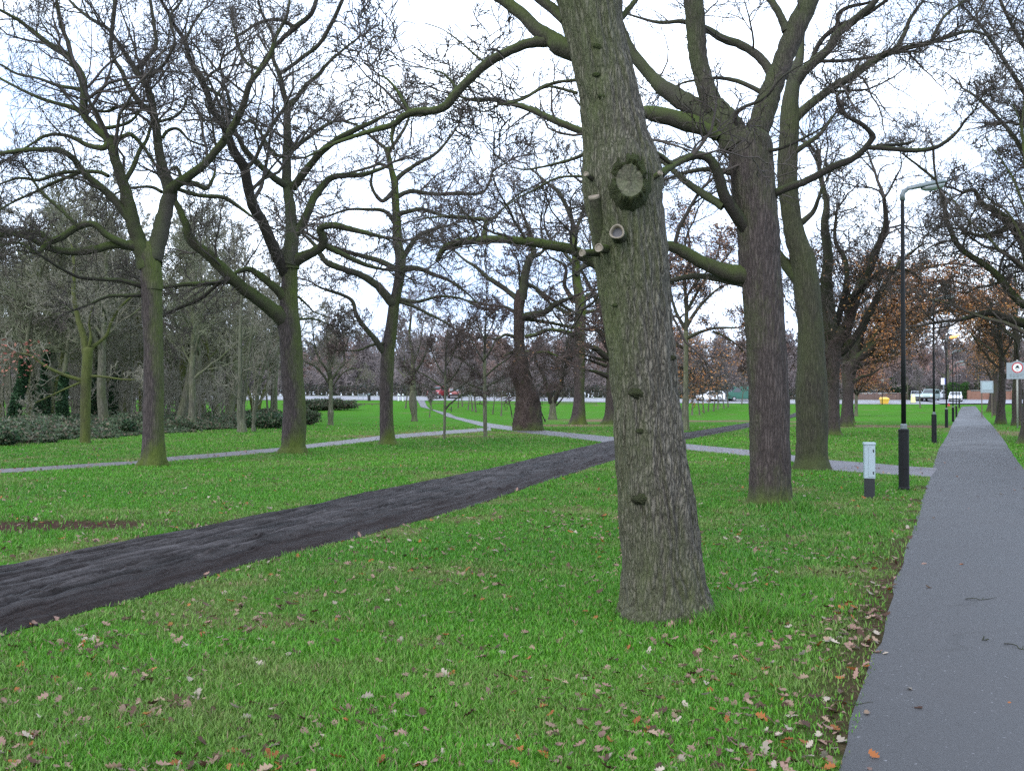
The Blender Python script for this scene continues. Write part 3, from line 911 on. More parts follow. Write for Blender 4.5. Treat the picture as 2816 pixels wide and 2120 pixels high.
    return traced_tree('oak_tree', 'leftmost of three forked oaks by the muddy footpath, purplish trunk and wide mossy limbs', 'tree', out, limbs,
                       (M['bark_left'], M['limb_green'], M['twig']), 44, dict(rmin=.0062, nch=[4.6, 4.2, 3.6], wig=.21), spacing=.33, blen=(.8, 3.4), n=72, sub=7, bark_d=.012, lobes=.16)


left_oak()

def middle_oak():
    out = out6((1140, 1580, 1768), (1110, 1598, 1758), (1080, 1610, 1750), (900, 1622, 1750), (700, 1612, 1736), (500, 1600, 1726), (420, 1588, 1720), (370, 1585, 1716), (300, 1600, 1706), (150, 1612, 1702), (60, 1600, 1706), k=4) + \
        out6((1540, 1590, 1712), (1490, 1590, 1715), (1440, 1610, 1700), k=1)
    T = lambda *p, **kw: dict(p=K(1, *p), **kw)
    T2 = lambda *p, **kw: dict(p=K(2, *p), **kw)
    T4 = lambda *p, **kw: dict(p=K(4, *p), **kw)
    gg = M['limb_grey']; gd = M['limb_dark']
    limbs = [
        T((1640, 1560, 90), (1590, 1470, 74), (1550, 1380, 64), (1500, 1270, 60), (1450, 1180, 60), (1420, 1080, 56), (1396, 960, 52), (1340, 870, 50), (1290, 740, 40), (1222, 640, 36), (1180, 520, 34), (1130, 420, 32), (1082, 330, 28), (1060, 240, 25), (1000, 150, 20), (960, 70, 16), (900, -40, 11), start=2, mat=gd),
        T((1655, 1520, 100), (1666, 1400, 84), (1668, 1300, 72), (1660, 1180, 62), (1642, 1050, 58), (1640, 900, 52), (1645, 780, 48), (1642, 680, 46), (1645, 610, 40), (1625, 540, 32), (1600, 430, 28), (1562, 330, 22), (1560, 200, 18), (1500, 80, 15), (1470, -40, 10), start=2, mat=gg),
        T((1645, 1065, 46), (1600, 1040, 44), (1560, 1012, 40), (1480, 940, 34), (1400, 855, 30), (1368, 790, 28), (1310, 700, 24), (1318, 600, 20), (1290, 500, 15), mat=gg),
        T((1650, 615, 32), (1700, 560, 28), (1752, 490, 26), (1820, 430, 24), (1880, 360, 20), (1960, 290, 15), (2040, 225, 11)),
        T((1675, 1075, 52), (1750, 980, 44), (1830, 880, 40), (1930, 800, 36), (2040, 740, 32), (2130, 700, 24), (2220, 650, 14), dz=-.3),
        T((1695, 1340, 48), (1760, 1220, 46), (1800, 1130, 45), (1870, 1040, 40), (1930, 1010, 34), (2081, 1000, 28), (2200, 960, 18), dz=.2),
        T((1690, 1490, 76), (1760, 1460, 60), (1830, 1420, 55), (1852, 1370, 48), (1832, 1312, 40), (1900, 1290, 38), (2000, 1310, 34), (2090, 1332, 28), (2200, 1360, 18), dz=-.2),
        T((1850, 1400, 34), (1950, 1450, 30), (2080, 1512, 26), (2180, 1540, 16), dz=.2),
        T((1660, 870, 34), (1720, 820, 28), (1800, 760, 22), (1900, 700, 16)),
        T((1480, 410, 26), (1545, 300, 24), (1610, 230, 26), (1690, 158, 32), (1780, 82, 28), (1815, -10, 25), (1850, -110, 18), mat=gd),
        T((1690, 160, 26), (1610, 118, 22), (1530, 118, 20), (1450, 150, 18), (1400, 185, 14), (1350, 215, 10), mat=gd),
        T((1600, 425, 24), (1680, 370, 22), (1745, 320, 22), (1830, 250, 24), (1900, 130, 24), (1955, 10, 22), (1990, -90, 16), mat=gg),
        T((1640, 900, 26), (1560, 870, 20), (1450, 700, 16), (1400, 705, 12), dz=.4),
        T((1490, 400, 22), (1410, 360, 18), (1360, 250, 14), (1330, 120, 10), dz=.3),
        T((1180, 500, 22), (1270, 560, 16), (1310, 650, 12), dz=.3),
        T((1060, 240, 18), (1100, 150, 14), (1160, 60, 10), dz=.3),
        T((1640, 1640, 110), (1590, 1610, 80), (1510, 1570, 50)) if False else T4((1640, 400, 100), (1600, 350, 92), (1500, 270, 76), (1400, 200, 70), (1300, 110, 65), (1200, 8, 60), (1090, -80, 54), (1060, -180, 42), (1010, -290, 32), (960, -380, 22), (900, -460, 14), dz=-.3, start=1.6),
        T4((1640, 260, 66), (1600, 215, 54), (1560, 180, 46), (1500, 130, 42), (1430, 86, 34), (1370, 95, 24), (1310, 130, 16), dz=-.4),
        T4((1330, 150, 34), (1200, 165, 28), (1050, 172, 24), (940, 186, 18), (860, 160, 10), dz=-.4),
        T4((1245, 168, 22), (1150, 250, 22), (1060, 290, 22), (970, 330, 19), (925, 355, 13), dz=-.3, mat=gd),
        T4((1710, 370, 16), (1800, 370, 12), (1880, 400, 8), dz=.3),
        T4((1705, 240, 16), (1760, 290, 12), (1800, 330, 8), (1880, 360, 6), dz=.3),
    ]
    return traced_tree('oak_tree', 'middle one of three forked oaks by the muddy footpath, its flared trunk green with moss', 'tree', out, limbs,
                       (M['bark_left'], M['limb_green'], M['twig']), 55, dict(rmin=.0075, nch=[4.5, 4.2, 3.5], wig=.21), spacing=.40, blen=(.9, 3.8), n=72, sub=7, bark_d=.014, lobes=.2)


middle_oak()

def slim_oak():
    out = out6((1090, 286, 410), (1070, 294, 398), (1040, 300, 386), (900, 300, 376), (700, 300, 380), (550, 312, 385), (480, 322, 395), (400, 335, 404), (300, 350, 412), (200, 372, 430), (100, 386, 446), (0, 386, 448), k=5) + \
        out6((1400, 374, 432), (1250, 372, 420), (1150, 368, 412), (1050, 365, 405), (950, 345, 378), (850, 333, 358), k=2)
    T2 = lambda *p, **kw: dict(p=K(2, *p), **kw)
    T5 = lambda *p, **kw: dict(p=K(5, *p), **kw)
    limbs = [
        T5((385, 290, 60), (350, 255, 54), (290, 182, 46), (200, 122, 40), (110, 90, 38), (30, 62, 38), (-20, 30, 32), (-60, -40, 24), (-130, -110, 16), dz=-.2, start=1),
        T5((330, 560, 48), (300, 525, 38), (270, 480, 32), (200, 400, 28), (165, 340, 26), (140, 262, 22), (60, 222, 18), (0, 205, 15), (-60, 180, 10), dz=-.3),
        T5((320, 510, 20), (250, 520, 14), (190, 545, 10), (130, 552, 7), dz=-.2),
        T2((400, 1545, 36), (300, 1495, 30), (150, 1452, 26), (0, 1402, 22), (-110, 1340, 15), dz=.2),
        T5((430, 85, 44), (520, 80, 30), (600, 112, 24), (700, 150, 18), (800, 222, 12), (880, 300, 8), dz=-.2),
        T2((410, 1520, 36), (480, 1400, 30), (540, 1340, 26), (620, 1310, 18), (700, 1290, 12), dz=.2),
        T2((400, 1230, 36), (450, 1215, 28), (550, 1200, 22), (680, 1240, 18), (800, 1250, 14), (900, 1255, 9), dz=-.3),
        T2((395, 1130, 30), (480, 1095, 26), (600, 1112, 22), (730, 1110, 18), (880, 1105, 16), (930, 1040, 14), (950, 980, 12), (1030, 930, 9), dz=.3),
        T2((380, 1040, 30), (450, 980, 26), (530, 930, 22), (620, 880, 18), (700, 790, 14), (760, 700, 9), dz=.3),
        T2((375, 1100, 30), (320, 1150, 24), (280, 1120, 20), (250, 1050, 17), (265, 970, 12), dz=-.3),
        T2((390, 1280, 30), (330, 1210, 24), (230, 1200, 18), (120, 1200, 14), (0, 1240, 10), dz=-.3),
        T2((350, 900, 28), (330, 850, 22), (270, 800, 18), (190, 730, 14), (100, 690, 10), dz=.3),
        T2((345, 880, 26), (400, 800, 20), (450, 720, 16), (470, 640, 12), (440, 560, 8), dz=.3),
        T2((360, 960, 20), (300, 940, 18), (240, 960, 16), (130, 990, 14), (0, 1035, 10), dz=.2),
        T5((420, 260, 28), (520, 270, 20), (640, 240, 16), (760, 250, 12), (840, 290, 8), dz=-.3),
        T5((415, 270, 22), (500, 300, 18), (600, 350, 14), (700, 400, 10), dz=-.4),
    ]
    return traced_tree('oak_tree', 'slimmest of three oaks by the muddy footpath, single straight mossy trunk with one drooping branch', 'tree', out, limbs,
                       (M['bark_left'], M['limb_grey'], M['twig_red']), 66, dict(rmin=.0088, nch=[5, 4.5, 3.6], wig=.21), spacing=.28, blen=(.9, 3.6), n=60, sub=6, bark_d=.010, lobes=.16)


slim_oak()
EXPOSURE = 1.0
# ------------------------------------------------------------------ ground, tracks and paths
def inpoly(x, y, poly):
    x = np.asarray(x); y = np.asarray(y)
    ins = np.zeros(x.shape, bool)
    n = len(poly)
    for i in range(n):
        x1, y1 = poly[i]; x2, y2 = poly[(i + 1) % n]
        c = ((y1 > y) != (y2 > y)) & (x < (x2 - x1) * (y - y1) / (y2 - y1 + 1e-12) + x1)
        ins ^= c
    return ins


_rs = np.random.RandomState(5)
_PERM = _rs.rand(256, 256)


def vnoise(x, y, s, o=0):
    """smooth 2d value noise in 0..1"""
    x = np.asarray(x) * s + 17.3 * o + 500; y = np.asarray(y) * s + 9.1 * o + 500
    xi = np.floor(x).astype(int); yi = np.floor(y).astype(int)
    fx = x - xi; fy = y - yi
    fx = fx * fx * (3 - 2 * fx); fy = fy * fy * (3 - 2 * fy)
    g = lambda a, b: _PERM[a % 256, b % 256]
    return (g(xi, yi) * (1 - fx) + g(xi + 1, yi) * fx) * (1 - fy) + (g(xi, yi + 1) * (1 - fx) + g(xi + 1, yi + 1) * fx) * fy


def fnoise(x, y, s, o=0, oc=4):
    r = 0; a = .5; t = 0
    for k in range(oc):
        r = r + a * vnoise(x, y, s * 2 ** k, o + k * 3); t += a; a *= .5
    return r / t


def G(*pts):
    return [ground_at(x, y) for x, y in pts]


# mud track: far edge and near edge, left to right
TR_FAR = [(-330, 1640), (0, 1553), (420, 1475), (760, 1410), (1000, 1358), (1200, 1318), (1380, 1282), (1530, 1246), (1669, 1214), (1780, 1202), (1880, 1192), (2060, 1163), (2130, 1150), (2185, 1136), (2230, 1127)]
TR_NEAR = [(-380, 1850), (0, 1748), (231, 1688), (462, 1623), (694, 1549), (1000, 1474), (1284, 1397), (1573, 1302), (1688, 1266), (1790, 1236), (1881, 1211), (2060, 1176), (2130, 1163), (2185, 1147), (2230, 1134)]
trf, trn = G(*TR_FAR), G(*TR_NEAR)
for P_ in (trf, trn):
    dv = (trf[0] - trf[4]).normalized(); P_.insert(0, P_[0] + dv * 16)


def resample(P, n):
    d = [0]
    for a, b in zip(P[:-1], P[1:]): d.append(d[-1] + (b - a).length)
    t = np.linspace(0, d[-1], n)
    return np.stack([np.interp(t, d, [p[i] for p in P]) for i in range(2)], 1)


def resample_pair(A, B, n):
    """both edges at matching parameters, spaced by ground distance"""
    mid = [(a + b) / 2 for a, b in zip(A, B)]
    d = [0]
    for a, b in zip(mid[:-1], mid[1:]): d.append(d[-1] + (b - a).length)
    t = np.linspace(0, d[-1], n)
    f = lambda P: np.stack([np.interp(t, d, [p[i] for p in P]) for i in range(2)], 1)
    return f(A), f(B), t


def strip(name, A, B, n, m, mat, z=.004, rut=None, ragged=.0, kind='structure', rs=1.2):
    a, b, t = resample_pair(A, B, n)
    s = np.linspace(0, 1, m)
    if ragged:
        wv = ragged * (fnoise(t, t * 0, rs, 1) - .5) * 2
        wv2 = ragged * (fnoise(t, t * 0, rs, 7) - .5) * 2
        dv = (b - a); dv /= np.linalg.norm(dv, axis=1)[:, None] + 1e-9
        a = a + dv * wv[:, None]; b = b + dv * wv2[:, None]
    X = a[:, None, 0] * (1 - s) + b[:, None, 0] * s
    Y = a[:, None, 1] * (1 - s) + b[:, None, 1] * s
    Z = ghv(X, Y) + z + np.where(Y > 95, .02, 0)
    if rut is not None: Z = Z + rut(t[:, None], s[None, :], X, Y)
    V = np.stack([X, Y, Z], -1).reshape(-1, 3)
    idx = np.arange(n * m).reshape(n, m)
    Fq = np.stack([idx[:-1, :-1], idx[:-1, 1:], idx[1:, 1:], idx[1:, :-1]], -1).reshape(-1, 4)
    me = mesh_np(name, V, Fq)
    if len(Fq):
        # make faces look up
        nrm = me.polygons[len(me.polygons) // 2].normal
        if nrm.z < 0: me.flip_normals()
    o = obj(name, me, mat)
    o['kind'] = kind
    uv = np.stack([np.broadcast_to(t[:, None], X.shape), np.broadcast_to(s, X.shape), X * 0], -1).reshape(-1, 3)
    at_ = me.attributes.new('along', 'FLOAT_VECTOR', 'POINT'); at_.data.foreach_set('vector', uv.astype(np.float32).ravel())
    return o


def poly_of(A, B):
    return [(p.x, p.y) for p in A] + [(p.x, p.y) for p in reversed(B)]


TRACK = poly_of(trf, trn)
TNX = np.array([p.x for p in trn]); TNY = np.array([p.y for p in trn]); TFX = np.array([p.x for p in trf]); TFY = np.array([p.y for p in trf])

# main asphalt path
pl = [Vector((.75 + .42 * (y - 3.0), y, 0)) for y in (-6, 3, 9, 21, 33)] + G((2606, 1196), (2622, 1160), (2636, 1134), (2645, 1119))
pr = [Vector((2.46 + .44 * (y - 3.0), y, 0)) for y in (-6, 3, 9, 21, 33)] + G((2762, 1211), (2729, 1170), (2703, 1141), (2683, 1117))
PATH = poly_of(pl, pr)
# paved cross path
xa = G((1138, 1092), (1150, 1106), (1158, 1120), (1200, 1129), (1236, 1137), (1332, 1162), (1440, 1178), (1540, 1188), (1688, 1202), (1886, 1221), (2063, 1238), (2184, 1253), (2282, 1266), (2420, 1276), (2500, 1283), (2578, 1288))
xb = G((1176, 1092), (1168, 1106), (1178, 1122), (1216, 1140), (1240, 1149), (1332, 1174), (1440, 1190), (1540, 1202), (1688, 1220), (1886, 1237), (2063, 1255), (2184, 1271), (2282, 1294), (2420, 1304), (2500, 1309), (2560, 1312))
CROSS = poly_of(xa, xb)
# trodden muddy footpath on the left
ma = G((-260, 1308), (0, 1290), (192, 1279), (375, 1267), (500, 1254), (625, 1244), (760, 1232), (900, 1216), (1044, 1199), (1150, 1190), (1260, 1182), (1350, 1176))
mb = G((-260, 1322), (0, 1303), (192, 1290), (375, 1278), (500, 1266), (625, 1256), (760, 1244), (900, 1228), (1044, 1211), (1150, 1201), (1260, 1192), (1350, 1184))
MUD = poly_of(ma, mb)

# places where fallen leaves or bare soil cover the grass: centre, radii, strength
def patch(x, y, cx, cy, rx, ry, rot=0.0):
    c, s = math.cos(rot), math.sin(rot)
    u = ((x - cx) * c + (y - cy) * s) / rx; v = (-(x - cx) * s + (y - cy) * c) / ry
    return np.clip(1.25 - np.sqrt(u * u + v * v), 0, 1)


def G2(x, y):
    p = ground_at(x, y); return p.x, p.y


PA = [G2(1960, 1158) + (9, 5), G2(2420, 1172) + (9, 6), G2(1560, 1170) + (6, 5), G2(1690, 1156) + (7, 9), G2(1340, 1190) + (7, 3), G2(2240, 1160) + (5, 4), G2(2760, 1190) + (3, 10), G2(1150, 1200) + (8, 3)]
pb = [G2(60, 1446), G2(-180, 1460)]


def litter_mask(x, y):
    m = np.zeros(np.shape(x))
    for cx, cy, rx, ry in PA: m = np.maximum(m, patch(x, y, cx, cy, rx, ry) * 1.0)
    # worn edge of the path
    dl = (.75 + .42 * (y - 3.0)) - x
    m = np.maximum(m, np.where((y < 40) & (y > 0), np.clip(1.1 - dl / .55, 0, 1) * (dl > -.5) * .5, 0))
    n = fnoise(x, y, .6, 4) - .5
    n2 = fnoise(x, y, 2.2, 9) - .5
    m = m + np.where(m > .05, n * .9 + n2 * .5, 0)
    m = np.maximum(m, np.clip((fnoise(x, y, .9, 21, 5) - .575) * 5, 0, .75))
    return np.clip(m, 0, 1)


def soil_mask(x, y):
    m = patch(x, y, pb[0][0], pb[0][1], 2.9, .8, .12) * 1.5
    m = np.maximum(m, patch(x, y, pb[1][0], pb[1][1], 2.2, .7, .1))
    m = np.where(m > .02, m + (fnoise(x, y, 1.5, 3) - .5) * .7, 0)
    dl = (.75 + .42 * (y - 3.0)) - x
    e = np.where((y < 20) & (dl > -.4), np.clip(1.15 - dl / (.35 + .55 * fnoise(y, y * 0, .5, 31)), 0, 1) * (fnoise(x, y, 1.1, 14) > .47), 0)
    yn = np.interp(x, TNX, TNY); yf = np.interp(x, TFX, TFY)
    dn = np.where(y < yn, (yn - y), 99) * .8; df = np.where(y > yf, (y - yf), 99) * .7
    rag = fnoise(x, y, 1.7, 71)
    tr = np.maximum(np.clip(1.2 - dn / (.10 + .75 * rag ** 2), 0, 1), np.clip(1.2 - df / (.06 + .5 * rag ** 2), 0, 1)) * .9
    e = np.maximum(e, tr)
    near = np.clip((fnoise(x, y, 1.3, 40) - .57) * 6, 0, .85) * (x > 0.2) * (y < 9) * (dl < 1.5)
    return np.clip(np.maximum(np.maximum(m, e * .9), near * .8), 0, 1)


# ground sheet
def build_ground():
    ys = np.concatenate([np.linspace(-12, 3, 20), np.linspace(3.2, 20, 85), np.linspace(20.4, 60, 100), np.linspace(61, 160, 110), np.linspace(165, 335, 40)])
    us = np.concatenate([[-1.0], np.linspace(-.55, .55, 150), [1.0]])
    Yg = np.repeat(ys[:, None], len(us), 1)
    wdt = np.maximum(np.abs(ys) * 1.35, 10)[:, None] + 12
    Xg = us[None, :] * wdt * np.where(np.abs(us) > .9, 2.2, 1)[None, :]
    Z = ghv(Xg, Yg)
    V = np.stack([Xg, Yg, Z], -1).reshape(-1, 3)
    n, m = Xg.shape
    idx = np.arange(n * m).reshape(n, m)
    Fq = np.stack([idx[:-1, :-1], idx[:-1, 1:], idx[1:, 1:], idx[1:, :-1]], -1).reshape(-1, 4)
    me = mesh_np('ground', V, Fq)
    c = np.ones((len(V), 4), np.float32)
    c[:, 0] = litter_mask(V[:, 0], V[:, 1]); c[:, 1] = soil_mask(V[:, 0], V[:, 1]); c[:, 2] = 0
    a = me.color_attributes.new('cover', 'FLOAT_COLOR', 'POINT'); a.data.foreach_set('color', c.ravel())
    mt, nt, b = nodes('turf')
    at_ = nt.nodes.new('ShaderNodeAttribute'); at_.attribute_name = 'cover'
    sep = nt.nodes.new('ShaderNodeSeparateColor'); nt.links.new(at_.outputs['Color'], sep.inputs[0])
    vec = mapped(nt, (1, 1, 1))
    big = noise_(nt, vec, .16, 4); mid = noise_(nt, vec, 1.3, 5, .65); fin = noise_(nt, vec, 16, 5, .75)
    g1 = ramp(nt, [(.3, (.032, .108, .010)), (.5, (.050, .155, .013)), (.72, (.084, .185, .022))]); nt.links.new(fin, g1.inputs[0])
    g2 = mixc(nt, math_(nt, 'MULTIPLY', math_(nt, 'SUBTRACT', big, .42), 3.2, clamp=True), g1.outputs[0], (.045, .165, .010))
    g3 = mixc(nt, math_(nt, 'MULTIPLY', math_(nt, 'SUBTRACT', mid, .56), 4, clamp=True), g2, (.070, .105, .026))
    lit = ramp(nt, [(.3, (.070, .050, .030)), (.5, (.155, .105, .065)), (.7, (.250, .180, .125))]); nt.links.new(noise_(nt, vec, 9, 6, .8), lit.inputs[0])
    lm = math_(nt, 'MULTIPLY', math_(nt, 'ADD', sep.outputs[0], math_(nt, 'MULTIPLY', math_(nt, 'SUBTRACT', noise_(nt, vec, 5, 5, .8), .55), 1.6)), 1.3, clamp=True)
    g4 = mixc(nt, math_(nt, 'MULTIPLY', lm, sep.outputs[0]), g3, lit.outputs[0])
    so_ = ramp(nt, [(.35, (.026, .014, .010)), (.7, (.085, .048, .036))]); nt.links.new(noise_(nt, vec, 12, 6, .75), so_.inputs[0])
    g5 = mixc(nt, sep.outputs[1], g4, so_.outputs[0])
    nt.links.new(g5, b.inputs['Base Color'])
    b.inputs['Specular IOR Level'].default_value = .03; b.inputs['Roughness'].default_value = 1.0
    bp = nt.nodes.new('ShaderNodeBump'); bp.inputs['Strength'].default_value = .9; bp.inputs['Distance'].default_value = .05
    nt.links.new(math_(nt, 'ADD', fin, mid), bp.inputs['Height']); nt.links.new(bp.outputs[0], b.inputs['Normal'])
    o = obj('ground', me, mt); o['kind'] = 'structure'


build_ground()

# ---- materials of the paths
def asphalt(name, a, b2, wet=.35, speck=(.32, .31, .33)):
    mt, nt, b = nodes(name)
    vec = mapped(nt, (1, 1, 1))
    big = noise_(nt, vec, .55, 5, .6); fin = noise_(nt, vec, 70, 3, .7); sp = noise_(nt, vec, 42, 1, .5)
    c1 = mixc(nt, math_(nt, 'MULTIPLY', math_(nt, 'SUBTRACT', big, .36), 3.6, clamp=True), a, b2)
    c2 = mixc(nt, math_(nt, 'MULTIPLY', math_(nt, 'SUBTRACT', fin, .45), 1.6, clamp=True), c1, tuple(x * 1.45 for x in b2))
    c3 = mixc(nt, math_(nt, 'MULTIPLY', math_(nt, 'SUBTRACT', sp, .72), 14, clamp=True), c2, speck)
    # hairline cracks
    vo = nt.nodes.new('ShaderNodeTexVoronoi'); vo.feature = 'DISTANCE_TO_EDGE'; vo.inputs['Scale'].default_value = .33
    wv = nt.nodes.new('ShaderNodeVectorMath'); wv.operation = 'MULTIPLY_ADD'
    nn = nt.nodes.new('ShaderNodeTexNoise'); nn.inputs['Scale'].default_value = 1.7; nn.inputs['Detail'].default_value = 5; nt.links.new(vec, nn.inputs['Vector'])
    nt.links.new(nn.outputs['Color'], wv.inputs[0]); wv.inputs[1].default_value = (1.1, 1.1, 0); nt.links.new(vec, wv.inputs[2])
    nt.links.new(wv.outputs[0], vo.inputs['Vector'])
    cr = math_(nt, 'SUBTRACT', 1.0, math_(nt, 'MULTIPLY', vo.outputs['Distance'], 160.0), clamp=True)
    cr = math_(nt, 'MULTIPLY', cr, math_(nt, 'MULTIPLY', math_(nt, 'SUBTRACT', noise_(nt, vec, .9, 2), .46), 8, clamp=True))
    c4 = mixc(nt, math_(nt, 'MULTIPLY', cr, .85), c3, (.025, .023, .022))
    nt.links.new(c4, b.inputs['Base Color'])
    rg = ramp(nt, [(.3, (wet, wet, wet)), (.7, (.75, .75, .75))]); nt.links.new(big, rg.inputs[0]); nt.links.new(rg.outputs[0], b.inputs['Roughness'])
    b.inputs['Specular IOR Level'].default_value = .45
    bp = nt.nodes.new('ShaderNodeBump'); bp.inputs['Strength'].default_value = .35; bp.inputs['Distance'].default_value = .008
    nt.links.new(fin, bp.inputs['Height']); nt.links.new(bp.outputs[0], b.inputs['Normal'])
    return mt


M['asphalt'] = asphalt('asphalt', (.0235, .0222, .0222), (.0415, .0393, .0395), .42, (.16, .155, .165))
M['crosspave'] = asphalt('cross_paving', (.068, .062, .064), (.110, .102, .108), .45)
M['road'] = asphalt('road_surface', (.19, .19, .21), (.27, .27, .30), .35, (.5, .5, .52))  # pale base colour stands in for sky reflected on wet tarmac
strip('path', pl, pr, 420, 24, M['asphalt'], .006, ragged=.05, rs=1.6, rut=lambda t, s, X, Y: .022 * np.sin(np.pi * s) + .004 * (fnoise(X, Y, .8, 2) - .5))
strip('cross_path', xa, xb, 260, 8, M['crosspave'], .010, ragged=.17)


def mud_mat():
    mt, nt, b = nodes('track_mud')
    vec = mapped(nt, (1, 1, 1))
    at_ = nt.nodes.new('ShaderNodeAttribute'); at_.attribute_name = 'along'
    mp = nt.nodes.new('ShaderNodeMapping'); mp.inputs['Scale'].default_value = (.30, 17, 1); nt.links.new(at_.outputs['Vector'], mp.inputs[0])
    st = noise_(nt, mp.outputs[0], 1.6, 6, .62)
    fin = noise_(nt, vec, 20, 6, .75); mid = noise_(nt, vec, 1.4, 4)
    v = math_(nt, 'ADD', math_(nt, 'MULTIPLY', st, .50), math_(nt, 'ADD', math_(nt, 'MULTIPLY', fin, .22), math_(nt, 'MULTIPLY', mid, .34)))
    c = ramp(nt, [(.38, (.004, .0032, .0028)), (.45, (.014, .011, .0098)), (.53, (.034, .028, .0265)), (.64, (.095, .085, .084))]); nt.links.new(v, c.inputs[0])
    sp = nt.nodes.new('ShaderNodeSeparateXYZ'); nt.links.new(at_.outputs['Vector'], sp.inputs[0])
    edge = math_(nt, 'MULTIPLY', math_(nt, 'SUBTRACT', math_(nt, 'ADD', sp.outputs[1], math_(nt, 'MULTIPLY', math_(nt, 'SUBTRACT', st, .5), .25)), .76), 8, clamp=True)
    brown = ramp(nt, [(.3, (.011, .0075, .0066)), (.7, (.036, .025, .022))]); nt.links.new(fin, brown.inputs[0])
    c2 = mixc(nt, edge, c.outputs[0], brown.outputs[0])
    nt.links.new(c2, b.inputs['Base Color'])
    rg = ramp(nt, [(.4, (.5, .5, .5)), (.65, (.85, .85, .85))]); nt.links.new(st, rg.inputs[0]); nt.links.new(rg.outputs[0], b.inputs['Roughness'])
    b.inputs['Specular IOR Level'].default_value = .08
    bp = nt.nodes.new('ShaderNodeBump'); bp.inputs['Strength'].default_value = 1.0; bp.inputs['Distance'].default_value = .05
    nt.links.new(math_(nt, 'ADD', fin, st), bp.inputs['Height']); nt.links.new(bp.outputs[0], b.inputs['Normal'])
    return mt


M['mud'] = mud_mat()


def ruts(t, s, X, Y):
    k = 0
    for (c, w_, d, o) in ((.12, .012, .03, 1), (.17, .014, .04, 2), (.23, .010, .03, 3), (.31, .014, .045, 4), (.37, .010, .035, 5), (.45, .016, .04, 6), (.52, .010, .03, 7), (.58, .015, .045, 8), (.66, .011, .035, 9), (.74, .016, .045, 10), (.86, .012, .03, 11)):
        cc = c + .05 * (fnoise(t, t * 0, .18, o) - .5)
        k = k - 1.5 * d * np.exp(-((s - cc) / w_) ** 2) * np.clip(fnoise(t, t * 0, .8, o + 20) * 3.2 - .9, 0, 1.5)
    tread = .022 * ((np.sin(t * 26 + 3 * fnoise(X, Y, .8, 3)) > .25) * (np.exp(-((s - .27) / .05) ** 2) + np.exp(-((s - .62) / .05) ** 2)) * (fnoise(t, t * 0, .6, 61) > .48))
    lump = .05 * (fnoise(X, Y, 3.4, 5, 5) - .42) - tread + .05 * np.clip(fnoise(X, Y, 5, 51) - .62, 0, 1) * 3 * (s > .62)
    body = np.clip(np.minimum(s, 1 - s) * 9, 0, 1)
    return np.maximum((.058 + k + lump) * body, 0.0)


strip('mud_track', trf, trn, 1200, 150, M['mud'], .005, rut=ruts, ragged=.30, rs=1.3)


def trod_mat():
    mt, nt, b = nodes('trodden_mud')
    vec = mapped(nt, (1, 1, 1))
    v = noise_(nt, vec, 6, 6, .8)
    c = ramp(nt, [(.36, (.030, .024, .022)), (.5, (.075, .062, .062)), (.60, (.14, .12, .12)), (.70, (.26, .20, .17))]); nt.links.new(v, c.inputs[0])
    nt.links.new(c.outputs[0], b.inputs['Base Color'])
    b.inputs['Roughness'].default_value = .5
    return mt


M['trod'] = trod_mat()
strip('muddy_footpath', ma, mb, 300, 8, M['trod'], .008, ragged=.42, rs=.8)
# ------------------------------------------------------------------ mid-distance trees, traced
def K4(*p, **kw): return dict(p=K(4, *p), **kw)
def K5(*p, **kw): return dict(p=K(5, *p), **kw)
def K6(*p, **kw): return dict(p=K(6, *p), **kw)
def K8(*p, **kw): return dict(p=K(8, *p), **kw)
def K9(*p, **kw): return dict(p=K(9, *p), **kw)
def lum(c, k): return tuple(x * k for x in c)


BUFF = [(.30, .17, .10), (.36, .19, .09), (.24, .125, .07), (.40, .25, .15)]
ORANGE = [(.52, .235, .08), (.45, .19, .07), (.58, .31, .13), (.38, .165, .075)]
PINK = [(.30, .17, .115), (.36, .21, .14), (.24, .13, .09)]
RED = [(.30, .10, .075), (.36, .16, .12), (.22, .07, .055)]

# green-barked tree on the edge of the wood
r, acc, base, Y, rng = traced_tree('mossy_tree', 'upright tree with bright yellow green mossy trunk at the near edge of the wood', 'tree',
    out6((1080, 452, 520), (1060, 458, 516), (900, 460, 516), (720, 464, 522), (620, 470, 528), (550, 475, 532), k=4),
    [K4((492, 570, 46), (485, 500, 42), (470, 440, 38), (450, 380, 32), (432, 300, 27), (420, 200, 22), (425, 80, 18), (410, -60, 13), dz=.1),
     K4((512, 570, 30), (530, 530, 26), (560, 508, 20), (610, 460, 18), (640, 380, 16), (690, 300, 14), (760, 240, 10), (815, 232, 7)),
     K4((500, 560, 22), (515, 500, 18), (520, 450, 15), (510, 390, 12), (530, 300, 9)),
     K4((478, 722, 24), (400, 700, 20), (300, 660, 18), (220, 610, 15), (180, 580, 12), (100, 560, 8), dz=-.3),
     K4((470, 728, 14), (390, 762, 12), (280, 812, 8), (200, 850, 5), dz=-.2),
     K4((515, 695, 16), (600, 700, 12), (700, 714, 10), (800, 715, 7), dz=-.2)],
    (M['bark_green'], M['bark_green'], M['twig_wood']), 71, dict(rmin=.012, nch=[4.5, 3.5, 2.5]), spacing=.4, blen=(.6, 2.0), n=24, sub=5, lobes=.1)
foliage(r, [tuple(at(x, y, Y - 1.5)) for x, y in ((10, 985), (25, 1000), (40, 975), (60, 980), (70, 992), (5, 1005), (48, 968), (85, 985))], base, 16, .07, RED, rng, .35)

